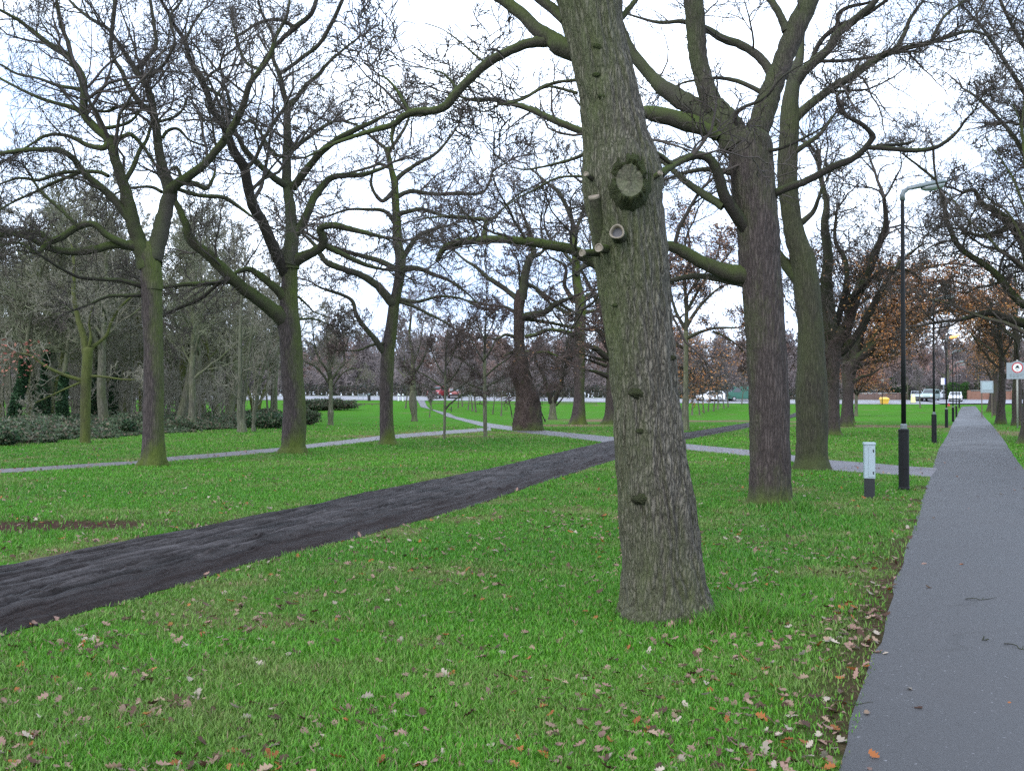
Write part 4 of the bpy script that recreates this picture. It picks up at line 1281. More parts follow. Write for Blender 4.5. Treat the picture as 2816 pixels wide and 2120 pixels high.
# leaning dark tree inside the wood
traced_tree('leaning_tree', 'dark crooked tree leaning right inside the wood between the two forked oaks', 'tree',
    out6((905, 1095, 1128), (890, 1098, 1128), (860, 1118, 1156), (800, 1138, 1182), (740, 1150, 1200), (690, 1164, 1214), k=4),
    [K4((1190, 700, 46), (1215, 650, 44), (1250, 620, 42), (1290, 588, 40), (1320, 545, 30), (1350, 480, 22), (1400, 400, 16), start=.3),
     K4((1190, 680, 26), (1160, 655, 24), (1142, 630, 20), (1140, 590, 14), (1180, 540, 9)),
     K4((1210, 668, 20), (1290, 662, 18), (1380, 668, 13), (1450, 650, 8)),
     K4((1160, 800, 22), (1190, 820, 24), (1220, 870, 28), (1238, 920, 30), notip=1, nofill=1),
     K4((1190, 740, 20), (1260, 738, 14), (1340, 745, 9))],
    (M['bark_wood'], M['limb_dark'], M['twig']), 72, dict(rmin=.013), spacing=.5, blen=(.8, 2.4), n=20, sub=5)
traced_tree('forked_tree', 'dark tree with mossy crooked stem standing left of the leaning tree in the wood', 'tree',
    out6((945, 1012, 1042), (870, 1004, 1038), (780, 998, 1040), (700, 1004, 1056), (600, 1030, 1075), (520, 1045, 1080), k=4),
    [K4((1062, 540, 34), (1075, 440, 28), (1060, 330, 22), (1090, 200, 16), (1080, 60, 10)),
     K4((1050, 600, 26), (1110, 540, 22), (1180, 480, 17), (1220, 380, 12)),
     K4((1050, 870, 20), (1058, 800, 26), (1062, 740, 26), (1082, 680, 22), (1110, 620, 16), nofill=1),
     K4((1020, 640, 22), (990, 580, 18), (960, 500, 13), (940, 400, 9))],
    (M['bark_green'], M['limb_dark'], M['twig']), 73, dict(rmin=.013), spacing=.5, blen=(.8, 2.4), n=20, sub=5)

# pale multi-stemmed trees at the wood edge
def pale(label, y, l, r, stems, seed):
    root, acc, base, Y, rng = traced_tree('multistem_tree', label, 'tree', out6((y, l - 4, r + 4), (y - 25, l, r), (y - 70, l + 2, r - 10), k=4), [K4(*s, dz=rngp.uniform(-.15, .15)) for s in stems],
        (M['bark_pale'], M['bark_pale'], M['twig_wood']), seed, dict(rmin=.012, nch=[3.5, 3, 2], up=.08), spacing=.8, blen=(.5, 1.6), n=18, sub=4)
rngp = random.Random(4)
pale('pale multi stemmed tree at the wood edge, the thicker clump left of the middle oak', 1018, 1358, 1412,
     [((1375, 960, 40), (1372, 860, 32), (1374, 700, 24), (1374, 500, 20), (1380, 300, 16), (1395, 120, 10)),
      ((1395, 970, 22), (1396, 800, 16), (1418, 620, 13), (1440, 450, 10), (1450, 300, 7)),
      ((1390, 900, 12), (1425, 700, 10), (1450, 560, 8), (1470, 400, 6))], 74)
pale('pale leaning stems at the wood edge, the thinner clump beside the middle oak', 1014, 1440, 1462,
     [((1452, 970, 18), (1462, 850, 17), (1490, 700, 15), (1530, 550, 13), (1552, 430, 11), (1570, 300, 7)),
      ((1458, 960, 12), (1475, 800, 12), (1520, 640, 10), (1560, 560, 7)),
      ((1450, 950, 10), (1450, 800, 9), (1470, 640, 8), (1500, 480, 6))], 75)
for j, (x, y, xt, lab) in enumerate(((1225, 935, 1232, 'thin pale sapling stem standing right of the leaning tree'), (965, 930, 980, 'thin green sapling stem beside the left forked oak'),
                                     (1275, 925, 1282, 'slender grey sapling stem near the pale multi stemmed trees'))):
    traced_tree('sapling_tree', lab, 'tree', out6((y, x - 6, x + 6), (y - 60, x - 5, x + 5), k=4),
        [K4((x, y - 40, 10), (x + 3, y - 200, 9), (xt, y - 420, 7), (xt + 10, y - 600, 5))], (M['bark_pale'], M['bark_pale'], M['twig_wood']), 760 + j, dict(rmin=.011, nch=[2.5, 2, 1]), spacing=.9, blen=(.4, 1.1), n=10, sub=3)

# little spreading tree in the open
traced_tree('small_tree', 'small round headed bare tree standing alone on the grass right of the middle oak', 'tree',
    out6((976, 1874, 1909), (950, 1877, 1907), (905, 1874, 1911), (885, 1879, 1906), (800, 1882, 1905), (720, 1880, 1906), k=4),
    [K4((1892, 730, 20), (1870, 660, 15), (1830, 600, 12), (1800, 520, 9), (1790, 420, 6)),
     K4((1886, 745, 17), (1850, 690, 13), (1800, 640, 10), (1760, 620, 8), (1730, 600, 5)),
     K4((1900, 715, 18), (1940, 660, 14), (1970, 615, 10), (1972, 550, 9), (2000, 470, 6)),
     K4((1893, 730, 19), (1885, 600, 14), (1872, 500, 10), (1880, 380, 6)),
     K4((1895, 640, 12), (1920, 540, 10), (1930, 430, 8), (1950, 350, 5)),
     K4((1900, 760, 9), (1960, 680, 8), (2030, 650, 6), (2070, 690, 4))],
    (M['bark_wood'], M['limb_grey'], M['twig_wood']), 76, dict(rmin=.013, nch=[5, 4, 3], up=.05), spacing=.40, blen=(.9, 2.2), n=20, sub=5)

traced_tree('bare_tree', 'grey bare tree with knobbly trunk beside the far bend of the paved path', 'tree',
    out6((955, 478, 518), (925, 482, 514), (860, 468, 515), (800, 470, 508), (720, 474, 505), (640, 478, 500), k=5),
    [K5((490, 660, 24), (488, 560, 20), (470, 460, 16), (480, 340, 11), (470, 240, 7)),
     K5((485, 700, 16), (440, 640, 12), (400, 560, 9), (380, 470, 6)),
     K5((495, 680, 16), (550, 600, 12), (580, 500, 9), (600, 420, 6)),
     K5((495, 620, 14), (530, 520, 10), (545, 420, 7))],
    (M['bark_wood'], M['limb_grey'], M['twig_far']), 77, dict(rmin=.017, nch=[5, 4, 3], up=.05), spacing=.4, blen=(1., 2.6), n=18, sub=4)

# two saplings on the near side of the paved path
traced_tree('young_tree', 'young thin stemmed tree with a low side shoot, left of two by the paved path', 'tree',
    out6((1062, 660, 680), (1040, 663, 678), (900, 664, 680), (800, 668, 681), (700, 669, 681), k=5),
    [K5((675, 715, 13), (678, 620, 11), (682, 520, 8), (690, 440, 5)),
     K5((672, 890, 13), (695, 862, 11), (720, 840, 9), (770, 805, 8), (830, 790, 5)),
     K5((674, 770, 11), (620, 730, 9), (560, 690, 7), (500, 660, 5)),
     K5((676, 740, 10), (730, 690, 8), (770, 620, 6)), K5((676, 700, 9), (630, 630, 7), (600, 560, 5)),
     K5((678, 640, 8), (720, 570, 6), (740, 500, 4)), K5((674, 800, 9), (740, 770, 7), (800, 730, 5)), K5((673, 760, 8), (600, 770, 6), (540, 740, 4))],
    (M['bark_wood'], M['limb_grey'], M['twig_red']), 78, dict(rmin=.0095, nch=[5, 4, 3], wig=.2), spacing=.25, blen=(.5, 1.3), n=14, sub=4, lobes=0)
traced_tree('young_tree', 'young straight brown stemmed tree, right of two by the paved path', 'tree',
    out6((1046, 890, 918), (1030, 893, 916), (900, 891, 914), (700, 890, 910), (560, 892, 908), k=5),
    [K5((900, 570, 15), (903, 470, 11), (908, 370, 8), (915, 280, 5)),
     K5((900, 720, 13), (840, 660, 10), (780, 610, 7), (730, 580, 5)), K5((902, 700, 13), (970, 640, 10), (1030, 600, 7), (1060, 570, 4)),
     K5((900, 620, 11), (850, 540, 8), (810, 450, 5)), K5((902, 600, 11), (950, 520, 8), (990, 430, 5)),
     K5((900, 760, 10), (960, 730, 8), (1020, 700, 5)), K5((898, 770, 10), (830, 750, 8), (770, 720, 5)), K5((905, 500, 9), (870, 420, 6), (850, 350, 4)), K5((905, 480, 9), (945, 400, 6), (965, 330, 4))],
    (M['bark_wood'], M['limb_grey'], M['twig_red']), 79, dict(rmin=.0095, nch=[5, 4, 3], wig=.2), spacing=.25, blen=(.5, 1.4), n=14, sub=4, lobes=0)

# old swollen oak with shaggy trunk
r, acc, base, Y, rng = traced_tree('old_oak', 'old oak with swollen shaggy reddish brown trunk beside the paved path', 'tree',
    out6((1008, 1056, 1244), (985, 1060, 1238), (930, 1066, 1228), (880, 1074, 1222), (820, 1086, 1214), (770, 1080, 1196), (740, 1066, 1180), (700, 1050, 1166), (660, 1046, 1156), (620, 1056, 1150), (570, 1066, 1138), (500, 1070, 1126), (400, 1068, 1126), (300, 1066, 1126), (220, 1080, 1140), k=5),
    [K8((850, 1080, 90), (868, 960, 80), (888, 820, 72), (925, 700, 66), (960, 640, 50), (940, 520, 40), (900, 400, 30), (840, 260, 20), (800, 140, 12), start=1),
     K8((850, 1090, 60), (780, 1050, 54), (720, 1000, 48), (620, 930, 48), (520, 870, 38), (430, 780, 32), (330, 720, 24), (240, 640, 16), dz=.2),
     K8((860, 1240, 80), (930, 1222, 70), (1020, 1210, 64), (1100, 1170, 58), (1140, 1130, 52), (1220, 1095, 38), (1340, 1045, 28), (1440, 1000, 16), dz=-.2, mat=M['limb_dark']),
     K8((900, 940, 44), (960, 965, 36), (1050, 1030, 34), (1150, 1092, 30), (1300, 1180, 28), (1420, 1240, 18), dz=.3),
     K8((870, 1262, 36), (960, 1268, 32), (1050, 1282, 28), (1200, 1310, 28), (1310, 1335, 26), (1440, 1350, 16), dz=.2, mat=M['limb_green']),
     K8((880, 1420, 40), (980, 1400, 34), (1080, 1360, 30), (1200, 1360, 26), (1310, 1380, 18), dz=-.2, mat=M['limb_green']),
     K8((830, 1150, 24), (832, 1000, 20), (826, 880, 17), (822, 750, 14), (760, 640, 10), dz=-.2, mat=M['limb_dark']),
     K8((790, 1200, 40), (700, 1150, 32), (560, 1130, 26), (400, 1100, 20), (280, 1070, 14), dz=-.3),
     K8((780, 1420, 34), (700, 1400, 28), (620, 1440, 22), (500, 1420, 15), dz=-.4),
     K8((840, 1560, 40), (760, 1560, 30), (680, 1600, 20), dz=-.5), K8((880, 1560, 40), (960, 1570, 30), (1080, 1560, 22), (1180, 1600, 14), dz=-.5, mat=M['limb_green']),
     K8((940, 700, 36), (1040, 640, 28), (1100, 540, 20), (1180, 470, 12), dz=.3)],
    (M['bark_pollard'], M['limb_grey'], M['twig_red']), 80, dict(rmin=.015, nch=[5, 4, 3], wig=.3), spacing=.42, blen=(.9, 3.0), n=70, sub=6, bark_d=.05, lobes=.1, trunk_lump=.14)
foliage(r, [p for p in acc_points(acc) if rng.random() < .10 and p[2] < 7], base, 2, .07, BUFF + PINK, rng, .2)
V, Fq = [], []
# rough epicormic twigs on the old trunk
rg = random.Random(8); sp = [[], [], [], []]
for i in range(150):
    a = rg.uniform(0, 6.28); z = rg.uniform(1.6, 6.5); rr = (1.1 if z < 3 else .75)
    grow(sp, (base[0] + math.cos(a) * rr * .8 - .0, base[1] + math.sin(a) * rr * .8, z), norm3(math.cos(a), math.sin(a), .25), .016, rg.uniform(.5, 1.2), 1, dict(OAK, rmin=.012, nch=[4, 3, 2], up=-.02), rg)
obj('epicormic_shoots', crown_mesh('epicormic_shoots', sp, base), M['twig_red'], r)

# tall straight oak with mossy buttresses
traced_tree('tall_oak', 'tall straight oak with bright mossy buttresses seen left of the big trunk', 'tree',
    out6((972, 1376, 1492), (950, 1386, 1484), (900, 1400, 1478), (800, 1410, 1472), (600, 1410, 1474), (400, 1410, 1476), (300, 1418, 1480), k=5) + out6((900, 1310, 1392), (700, 1308, 1376), (560, 1306, 1356), (450, 1308, 1348), k=8),
    [K8((1332, 480, 44), (1305, 350, 40), (1245, 200, 40), (1165, 75, 36), (1090, 20, 28), (1000, -60, 18)),
     K8((1335, 480, 40), (1370, 380, 35), (1428, 230, 30), (1472, 150, 24), (1500, 20, 16)),
     K8((1330, 1100, 60), (1270, 1010, 44), (1240, 940, 34), (1250, 780, 28), (1120, 700, 18), dz=-.2, mat=M['limb_dark']),
     K8((1370, 1160, 60), (1420, 1090, 44), (1470, 1030, 36), (1540, 1040, 24), dz=.2),
     K8((1310, 1230, 50), (1220, 1180, 36), (1120, 1120, 26), (1000, 1020, 18), dz=.4, mat=M['limb_green']),
     K8((1390, 1200, 40), (1480, 1190, 34), (1580, 1170, 28), dz=.2, mat=M['limb_green']),
     K8((1350, 860, 40), (1420, 760, 30), (1480, 640, 22), dz=.3),
     K8((1330, 760, 30), (1230, 640, 24), (1120, 560, 18), (1000, 540, 12), dz=.3)],
    (M['bark_left'], M['limb_grey'], M['twig']), 81, dict(rmin=.015, nch=[5, 4, 3]), spacing=.5, blen=(1., 2.8), n=36, sub=5, lobes=.22)
# dark oak half hidden by the big trunk
r, acc, base, Y, rng = traced_tree('dark_oak', 'dark spreading oak half hidden behind the left side of the big trunk', 'tree',
    out6((970, 1556, 1668), (940, 1578, 1662), (880, 1590, 1656), (760, 1594, 1660), (660, 1600, 1668), (560, 1606, 1670), k=5),
    [K5((1625, 700, 40), (1590, 690, 30), (1540, 672, 20), (1490, 662, 13), (1400, 640, 8), dz=-.2, mat=M['limb_dark']),
     K5((1630, 600, 44), (1585, 578, 38), (1540, 540, 30), (1490, 522, 24), (1420, 480, 15), dz=-.3, mat=M['limb_dark']),
     K5((1630, 580, 50), (1590, 480, 36), (1540, 430, 28), (1470, 430, 20), (1380, 410, 12), dz=.2, mat=M['limb_dark']),
     K5((1640, 580, 56), (1600, 420, 44), (1560, 300, 34), (1500, 180, 22), (1440, 60, 14), dz=.3),
     K5((1650, 580, 60), (1700, 400, 44), (1780, 280, 34), (1900, 200, 24), (2000, 130, 14), dz=.2),
     K5((1650, 620, 44), (1760, 560, 34), (1900, 540, 26), (2000, 520, 20), (2080, 560, 12), dz=-.1, mat=M['limb_dark']),
     K5((1640, 700, 34), (1780, 660, 28), (1920, 640, 22), (2040, 650, 16), (2100, 690, 10), dz=-.1),
     K5((1600, 640, 22), (1540, 620, 16), (1480, 600, 11), (1420, 610, 7), dz=.2), K5((1600, 610, 20), (1540, 595, 15), (1480, 575, 10), dz=.1)],
    (M['bark_oak'], M['limb_dark'], M['twig']), 82, dict(rmin=.015, nch=[5, 4, 3]), spacing=.5, blen=(1., 2.6), n=30, sub=5, lobes=.2)
foliage(r, [p for p in acc_points(acc) if p[0] > base[0] + 3.2 and p[2] < 7.4 and rng.random() < .6], base, 4, .085, ORANGE + BUFF, rng, .28)
# low forked tree
traced_tree('forked_tree', 'low dark tree forking into a V between the old oak and the tall oak', 'tree',
    out6((945, 1262, 1318), (920, 1268, 1312), (870, 1272, 1308), (830, 1272, 1312), k=5),
    [K5((1285, 850, 36), (1268, 790, 30), (1248, 730, 26), (1238, 690, 22), (1200, 620, 15), (1180, 540, 9)),
     K5((1295, 850, 32), (1315, 800, 28), (1340, 740, 24), (1350, 690, 20), (1380, 600, 14), (1400, 520, 9)),
     K5((1310, 865, 10), (1340, 830, 8), (1360, 800, 6), nofill=1)],
    (M['bark_wood'], M['limb_dark'], M['twig']), 83, dict(rmin=.016), spacing=.4, blen=(.8, 2.2), n=20, sub=4)
for j, (p, lab) in enumerate(((((1248, 958), (1225, 900), (1218, 850), (1205, 800)), 'crooked thin shoot leaning beside the swollen old oak, just right of it'),
                              (((1058, 935), (1050, 880), (1040, 840), (1030, 780)), 'thin bent shoot leaning left of the swollen old oak'))):
    traced_tree('sapling_tree', lab, 'tree', out6((p[0][1], p[0][0] - 4, p[0][0] + 4), (p[0][1] - 15, p[0][0] - 6, p[0][0] + 2), k=5),
        [K5(*[(a, b, 7 - i) for i, (a, b) in enumerate(p)])], (M['bark_wood'], M['limb_dark'], M['twig']), 840 + j, dict(rmin=.012, nch=[3, 2, 1]), spacing=.5, blen=(.4, 1.), n=8, sub=3)

# ------------------------------------------------------------------ the oak row along the path
r, acc, base, Y, rng = traced_tree('oak_tree', 'fourth oak of the row, dark and shaggy, some brown leaves still on it', 'tree',
    out6((1035, 942, 1046), (1010, 952, 1032), (950, 956, 1026), (800, 948, 1022), (700, 946, 1020), (620, 940, 1030), (540, 940, 1040), (450, 945, 1060), k=6),
    [K6((980, 480, 90), (965, 340, 76), (950, 180, 70), (960, 20, 56), (940, -160, 46), (950, -300, 34), (910, -460, 22), start=1, mat=M['limb_grey']),
     K6((1020, 480, 80), (1080, 380, 60), (1120, 250, 56), (1180, 130, 50), (1230, -10, 44), (1290, -160, 34), (1280, -320, 22)),
     K6((1030, 560, 60), (1110, 480, 44), (1200, 330, 34), (1290, 160, 28), (1390, 30, 18), (1500, -60, 10)),
     K6((1000, 420, 40), (1060, 200, 34), (1060, 40, 28), (1000, -80, 22), (1010, -260, 14)),
     K6((960, 640, 40), (900, 560, 30), (860, 460, 24), (800, 380, 14), mat=M['limb_dark']),
     K6((990, 300, 40), (900, 180, 32), (860, 20, 24), (800, -120, 16)),
     K6((1040, 300, 36), (1160, 180, 30), (1260, 100, 26), (1380, 80, 18), (1480, 130, 10))],
    (M['bark_oak'], M['limb_dark'], M['twig']), 91, dict(rmin=.011, nch=[5, 4, 3]), spacing=.5, blen=(1., 3.0), n=48, sub=6, bark_d=.03, lobes=.14, trunk_lump=.08)
foliage(r, [p for p in acc_points(acc) if p[2] < 8.5 and rng.random() < .10], base, 3, .07, ORANGE + BUFF, rng, .25)
rg = random.Random(18); sp = [[], [], [], []]
for i in range(120):
    a = rg.uniform(0, 6.28); z = rg.uniform(2.2, 6.0)
    grow(sp, (base[0] + math.cos(a) * .4, base[1] + math.sin(a) * .4, z), norm3(math.cos(a), math.sin(a), .3), .012, rg.uniform(.5, 1.2), 1, dict(OAK, rmin=.009, nch=[4, 3, 2], up=.0), rg)
obj('epicormic_shoots', crown_mesh('epicormic_shoots', sp, base), M['twig_red'], r)

r, acc, base, Y, rng = traced_tree('oak_tree', 'fifth oak of the row with rusty leaves hanging over the lamp posts', 'tree',
    out6((985, 1016, 1110), (960, 1028, 1098), (900, 1036, 1092), (800, 1044, 1098), (700, 1040, 1106), (640, 1036, 1118), k=6),
    [K6((1080, 670, 80), (1120, 600, 60), (1180, 562, 54), (1245, 505, 44), (1330, 455, 36), (1440, 400, 26), (1520, 350, 18), (1600, 330, 11), mat=M['limb_dark'], dz=-.1),
     K6((1180, 570, 30), (1240, 580, 28), (1300, 555, 26), (1345, 560, 22), (1360, 520, 14), mat=M['limb_dark'], dz=-.2),
     K6((1140, 590, 40), (1220, 480, 34), (1300, 400, 28), (1400, 330, 22), (1500, 300, 14), mat=M['limb_dark'], dz=.2),
     K6((1085, 660, 70), (1130, 500, 58), (1180, 360, 46), (1250, 250, 38), (1340, 150, 30), (1460, 90, 22), (1600, 60, 14), mat=M['limb_dark'], dz=.1),
     K6((1070, 660, 66), (1060, 500, 54), (1100, 330, 44), (1130, 180, 36), (1200, 20, 28), (1300, -120, 18), dz=.2),
     K6((1220, 330, 30), (1330, 300, 26), (1450, 260, 20), (1580, 230, 14), (1700, 260, 9), mat=M['limb_dark'], dz=-.3),
     K6((1190, 370, 30), (1320, 370, 24), (1450, 350, 18), (1560, 330, 11), mat=M['limb_dark'], dz=.3),
     K6((1340, 160, 26), (1460, 180, 22), (1600, 150, 18), (1740, 170, 13), (1850, 240, 9), mat=M['limb_dark'], dz=-.3),
     K6((1060, 560, 40), (1000, 420, 34), (960, 300, 26), (900, 180, 16), dz=.3),
     K6((1090, 740, 24), (1150, 700, 18), (1200, 690, 12), (1260, 650, 8), dz=-.2)],
    (M['bark_oak'], M['limb_dark'], M['twig']), 92, dict(rmin=.011, nch=[5, 4, 2.5]), spacing=.5, blen=(1.2, 3.2), n=36, sub=5, bark_d=.03, lobes=.15, trunk_lump=.08)
tips = acc_points(acc) + acc_points(acc, 2)
foliage(r, [p for p in tips if p[0] > base[0] + .5 and 4.2 < p[2] < 10.5 and rng.random() < .62], base, 5, .08, ORANGE + ORANGE + BUFF + PINK, rng, .34)

r, acc, base, Y, rng = traced_tree('oak_tree', 'sixth oak of the row, slim and dark, forking low near the far road', 'tree',
    out6((965, 1058, 1120), (940, 1066, 1110), (860, 1068, 1104), (760, 1072, 1108), (680, 1074, 1120), k=6),
    [K6((1095, 700, 40), (1130, 600, 34), (1200, 480, 28), (1280, 350, 20), (1360, 240, 12)), K6((1095, 700, 40), (1090, 560, 34), (1060, 400, 26), (1080, 250, 18), (1060, 120, 10)),
     K6((1105, 660, 30), (1180, 620, 24), (1290, 600, 17), (1380, 560, 10)), K6((1100, 640, 26), (1180, 540, 20), (1300, 480, 14), (1420, 470, 9))],
    (M['bark_oak'], M['limb_dark'], M['twig_red']), 93, dict(rmin=.017, nch=[5, 4, 3]), spacing=.6, blen=(1.2, 3.2), n=24, sub=5, lobes=.15)
foliage(r, [p for p in acc_points(acc) if p[2] < 9 and rng.random() < .3], base, 3, .10, ORANGE + BUFF, rng, .3)
r, acc, base, Y, rng = traced_tree('small_tree', 'small tree full of rusty pink leaves beyond the oak row by the far road', 'tree',
    out6((925, 1106, 1134), (900, 1110, 1130), (830, 1112, 1130), (790, 1114, 1130), k=6),
    [K6((1122, 800, 14), (1130, 740, 11), (1140, 660, 8), (1130, 580, 5)), K6((1122, 810, 12), (1160, 750, 10), (1200, 700, 7), (1220, 640, 4)), K6((1120, 800, 12), (1090, 740, 9), (1070, 680, 6)), K6((1122, 790, 10), (1170, 780, 8), (1220, 740, 5))],
    (M['bark_wood'], M['limb_dark'], M['twig_red']), 94, dict(rmin=.018, nch=[5, 4, 3]), spacing=.3, blen=(1., 2.2), n=14, sub=4)
foliage(r, acc_points(acc), base, 4, .09, RED + ORANGE + PINK, rng, .3, n_max=9000)

# pinkish beech seen between the big trunk and the second oak
r, acc, base, Y, rng = traced_tree('beech_tree', 'bare spreading tree with pinkish brown leaves showing between the big trunk and second oak', 'tree',
    out6((1010, 120, 170), (960, 126, 164), (800, 130, 160), (600, 132, 160), (450, 132, 160), k=6),
    [K6((146, 460, 26), (150, 300, 22), (140, 150, 18), (170, 0, 13), (160, -140, 8)), K6((146, 420, 24), (200, 330, 20), (270, 250, 16), (340, 190, 11), (420, 160, 7)),
     K6((140, 420, 24), (90, 330, 18), (60, 220, 13), (50, 90, 8)), K6((150, 480, 22), (240, 440, 18), (330, 420, 14), (440, 420, 9)), K6((150, 330, 20), (220, 200, 16), (300, 80, 12), (340, -60, 8)),
     K6((150, 240, 16), (240, 120, 12), (360, 40, 9), (430, -60, 6)), K6((300, 440, 14), (370, 470, 12), (430, 510, 11), (480, 560, 8), mat=M['limb_green'])],
    (M['bark_wood'], M['limb_grey'], M['twig_red']), 95, dict(rmin=.016, nch=[5, 4, 3]), spacing=.5, blen=(1., 3.), n=20, sub=4)
foliage(r, [p for p in acc_points(acc) if rng.random() < .4], base, 3, .075, PINK + PINK + BUFF, rng, .3)

# ------------------------------------------------------------------ right hand row beside the path
r, acc, base, Y, rng = traced_tree('lime_tree', 'big tree at the right edge with long mossy limb arching over the path', 'tree',
    [(1222, 2800, 2960), (1200, 2810, 2946), (1100, 2820, 2936), (950, 2826, 2930), (850, 2822, 2932), (760, 2830, 2930)],
    [dict(p=K(9, (2250, 960, 100), (2160, 900, 92), (2070, 860, 84), (1960, 760, 80), (1880, 650, 74), (1800, 560, 70), (1700, 480, 66), (1560, 390, 62), (1460, 320, 58), (1390, 220, 54), (1345, 110, 48), (1300, 0, 42)) + [(2590, 540, 9), (2575, 500, 8), (2530, 460, 7), (2490, 430, 5)], dz=.05, start=.5, sp=1.1),
     dict(p=K(9, (2200, 560, 60), (2090, 520, 50), (1960, 400, 42), (1840, 320, 36), (1700, 290, 28), (1560, 200, 22), (1430, 80, 18)) + [(2610, 590, 4), (2590, 560, 3)], dz=.3, mat=M['limb_green']),
     dict(p=[(2850, 820, 40), (2830, 700, 36), (2800, 640, 28), (2750, 590, 22), (2700, 560, 15), (2680, 525, 11), (2650, 530, 8)], dz=.2),
     dict(p=[(2900, 800, 50), (2940, 600, 40), (2950, 400, 26), (2900, 250, 16), (2810, 120, 11), (2740, -20, 8)], dz=.1, mat=M['limb_grey']),
     dict(p=[(2900, 660, 26), (2850, 500, 17), (2790, 380, 12), (2710, 290, 9), (2660, 250, 6)], dz=.3, mat=M['limb_grey']),
     dict(p=[(2910, 800, 56), (2930, 500, 46), (2920, 250, 36), (2880, 50, 24), (2820, -120, 14)], dz=-.2, mat=M['limb_grey']),
     dict(p=[(2900, 500, 20), (2850, 320, 14), (2770, 180, 11), (2690, 60, 7)], dz=-.2, mat=M['limb_grey']),
     dict(p=K(9, (1890, 630, 30), (1760, 680, 26), (1620, 710, 22), (1500, 760, 16), (1400, 740, 10)), dz=.2, mat=M['limb_dark']),
     dict(p=[(2860, 640, 26), (2790, 620, 20), (2720, 650, 14), (2660, 640, 8)], dz=-.2),
     dict(p=[(2850, 900, 30), (2780, 880, 24), (2720, 860, 18), (2640, 880, 10)], dz=-.1, mat=M['limb_dark'])],
    (M['bark_oak'], M['limb_green'], M['twig']), 96, dict(rmin=.0075, nch=[5.5, 4.5, 3.2], wig=.22, up=-.01), spacing=.42, blen=(1., 3.4), n=30, sub=5, lobes=.1)
# ------------------------------------------------------------------ leaves in numpy
def np_leaves(name, Cn, size, cols, seed, flat=.0, mat=None, parent=None, base=(0, 0, 0)):
    rs = np.random.RandomState(seed)
    n = len(Cn)
    u = rs.normal(size=(n, 3)); u[:, 2] *= .6; u /= np.linalg.norm(u, axis=1)[:, None]
    q = rs.normal(size=(n, 3)); w = np.cross(u, q); w /= np.linalg.norm(w, axis=1)[:, None]
    nrm = np.cross(u, w)
    s = size * rs.uniform(.6, 1.35, (n, 1))
    V = np.stack([Cn - u * s, Cn + w * s * .55 + nrm * s * .2, Cn + u * s, Cn - w * s * .55 + nrm * s * .2], 1).reshape(-1, 3)
    Fq = np.arange(4 * n).reshape(n, 4)
    me = mesh_np(name, V - np.array(base), Fq, False)
    c = np.array(cols)[rs.randint(0, len(cols), n)] * rs.uniform(.6, 1.3, (n, 1))
    tint_attr(me, np.repeat(c, 4, 0))
    return obj(name, me, mat or M['tint'], parent)


IVY = [(.018, .050, .020), (.028, .070, .026), (.014, .036, .018), (.045, .090, .040)]
SCRUB = [(.066, .100, .048), (.090, .130, .064), (.045, .072, .036), (.115, .125, .085), (.150, .118, .082)]
HEDGE = [(.040, .110, .020), (.060, .150, .028), (.028, .075, .018)]

# ------------------------------------------------------------------ the wood on the left
far_r = random.Random(77)
WOODP = dict(rmin=.013, nch=[4.2, 3.6, 2.4], up=.07, wig=.22)
woodmats = [(M['bark_wood'], M['twig_olive']), (M['bark_green'], M['twig_olive']), (M['bark_pale'], M['twig_olive']), (M['bark_wood'], M['twig_wood']), (M['bark_green'], M['twig_wood']), (M['bark_pale'], M['twig_wood'])]
WG = 'bare trees inside the left wood'
WL = 'bare twiggy tree among the crowded trunks inside the wood at the left'
protos = []
for k in range(6):
    protos.append(generic_tree('woodland_tree', WL, 'tree', [16.5, 14.5, 15.5, 17, 15.5, 13.5][k], [4.6, 3.4, 2.6, 5.0, 4.2, 2.4][k], [.26, .16, .11, .30, .2, .09][k], [4.0, 3.4, 4.2, 4.6, 3.6, 4.0][k], 300 + k, woodmats[k], WG,
                               WOODP, n_limbs=[13, 11, 10, 14, 12, 9][k], upright=[.45, .6, .8, .4, .5, .8][k], per_sp=.5))
spots = []
tries = 0
while len(spots) < 86 and tries < 9000:
    tries += 1
    y = far_r.uniform(59, 108)
    x = -far_r.uniform(16, 16 + y * .40)
    px = CX + F * x / y
    if px > 760 or px < -150: continue
    if px > 560 and y < 75: continue
    if x > -17 and y < 80: continue
    if any((x - a) ** 2 + (y - b) ** 2 < 1.8 ** 2 for a, b in spots): continue
    spots.append((x, y))
for i, (x, y) in enumerate(spots):
    k = i % 6
    s = far_r.uniform(.82, 1.12)
    loc = (x, y, gh(x, y))
    if i < 6:
        protos[k].location = loc; protos[k].rotation_euler = (0, 0, far_r.uniform(0, 6.28))
    else:
        copy_tree(protos[k], loc, far_r.uniform(0, 6.28), (s, s, s * far_r.uniform(.92, 1.1)))

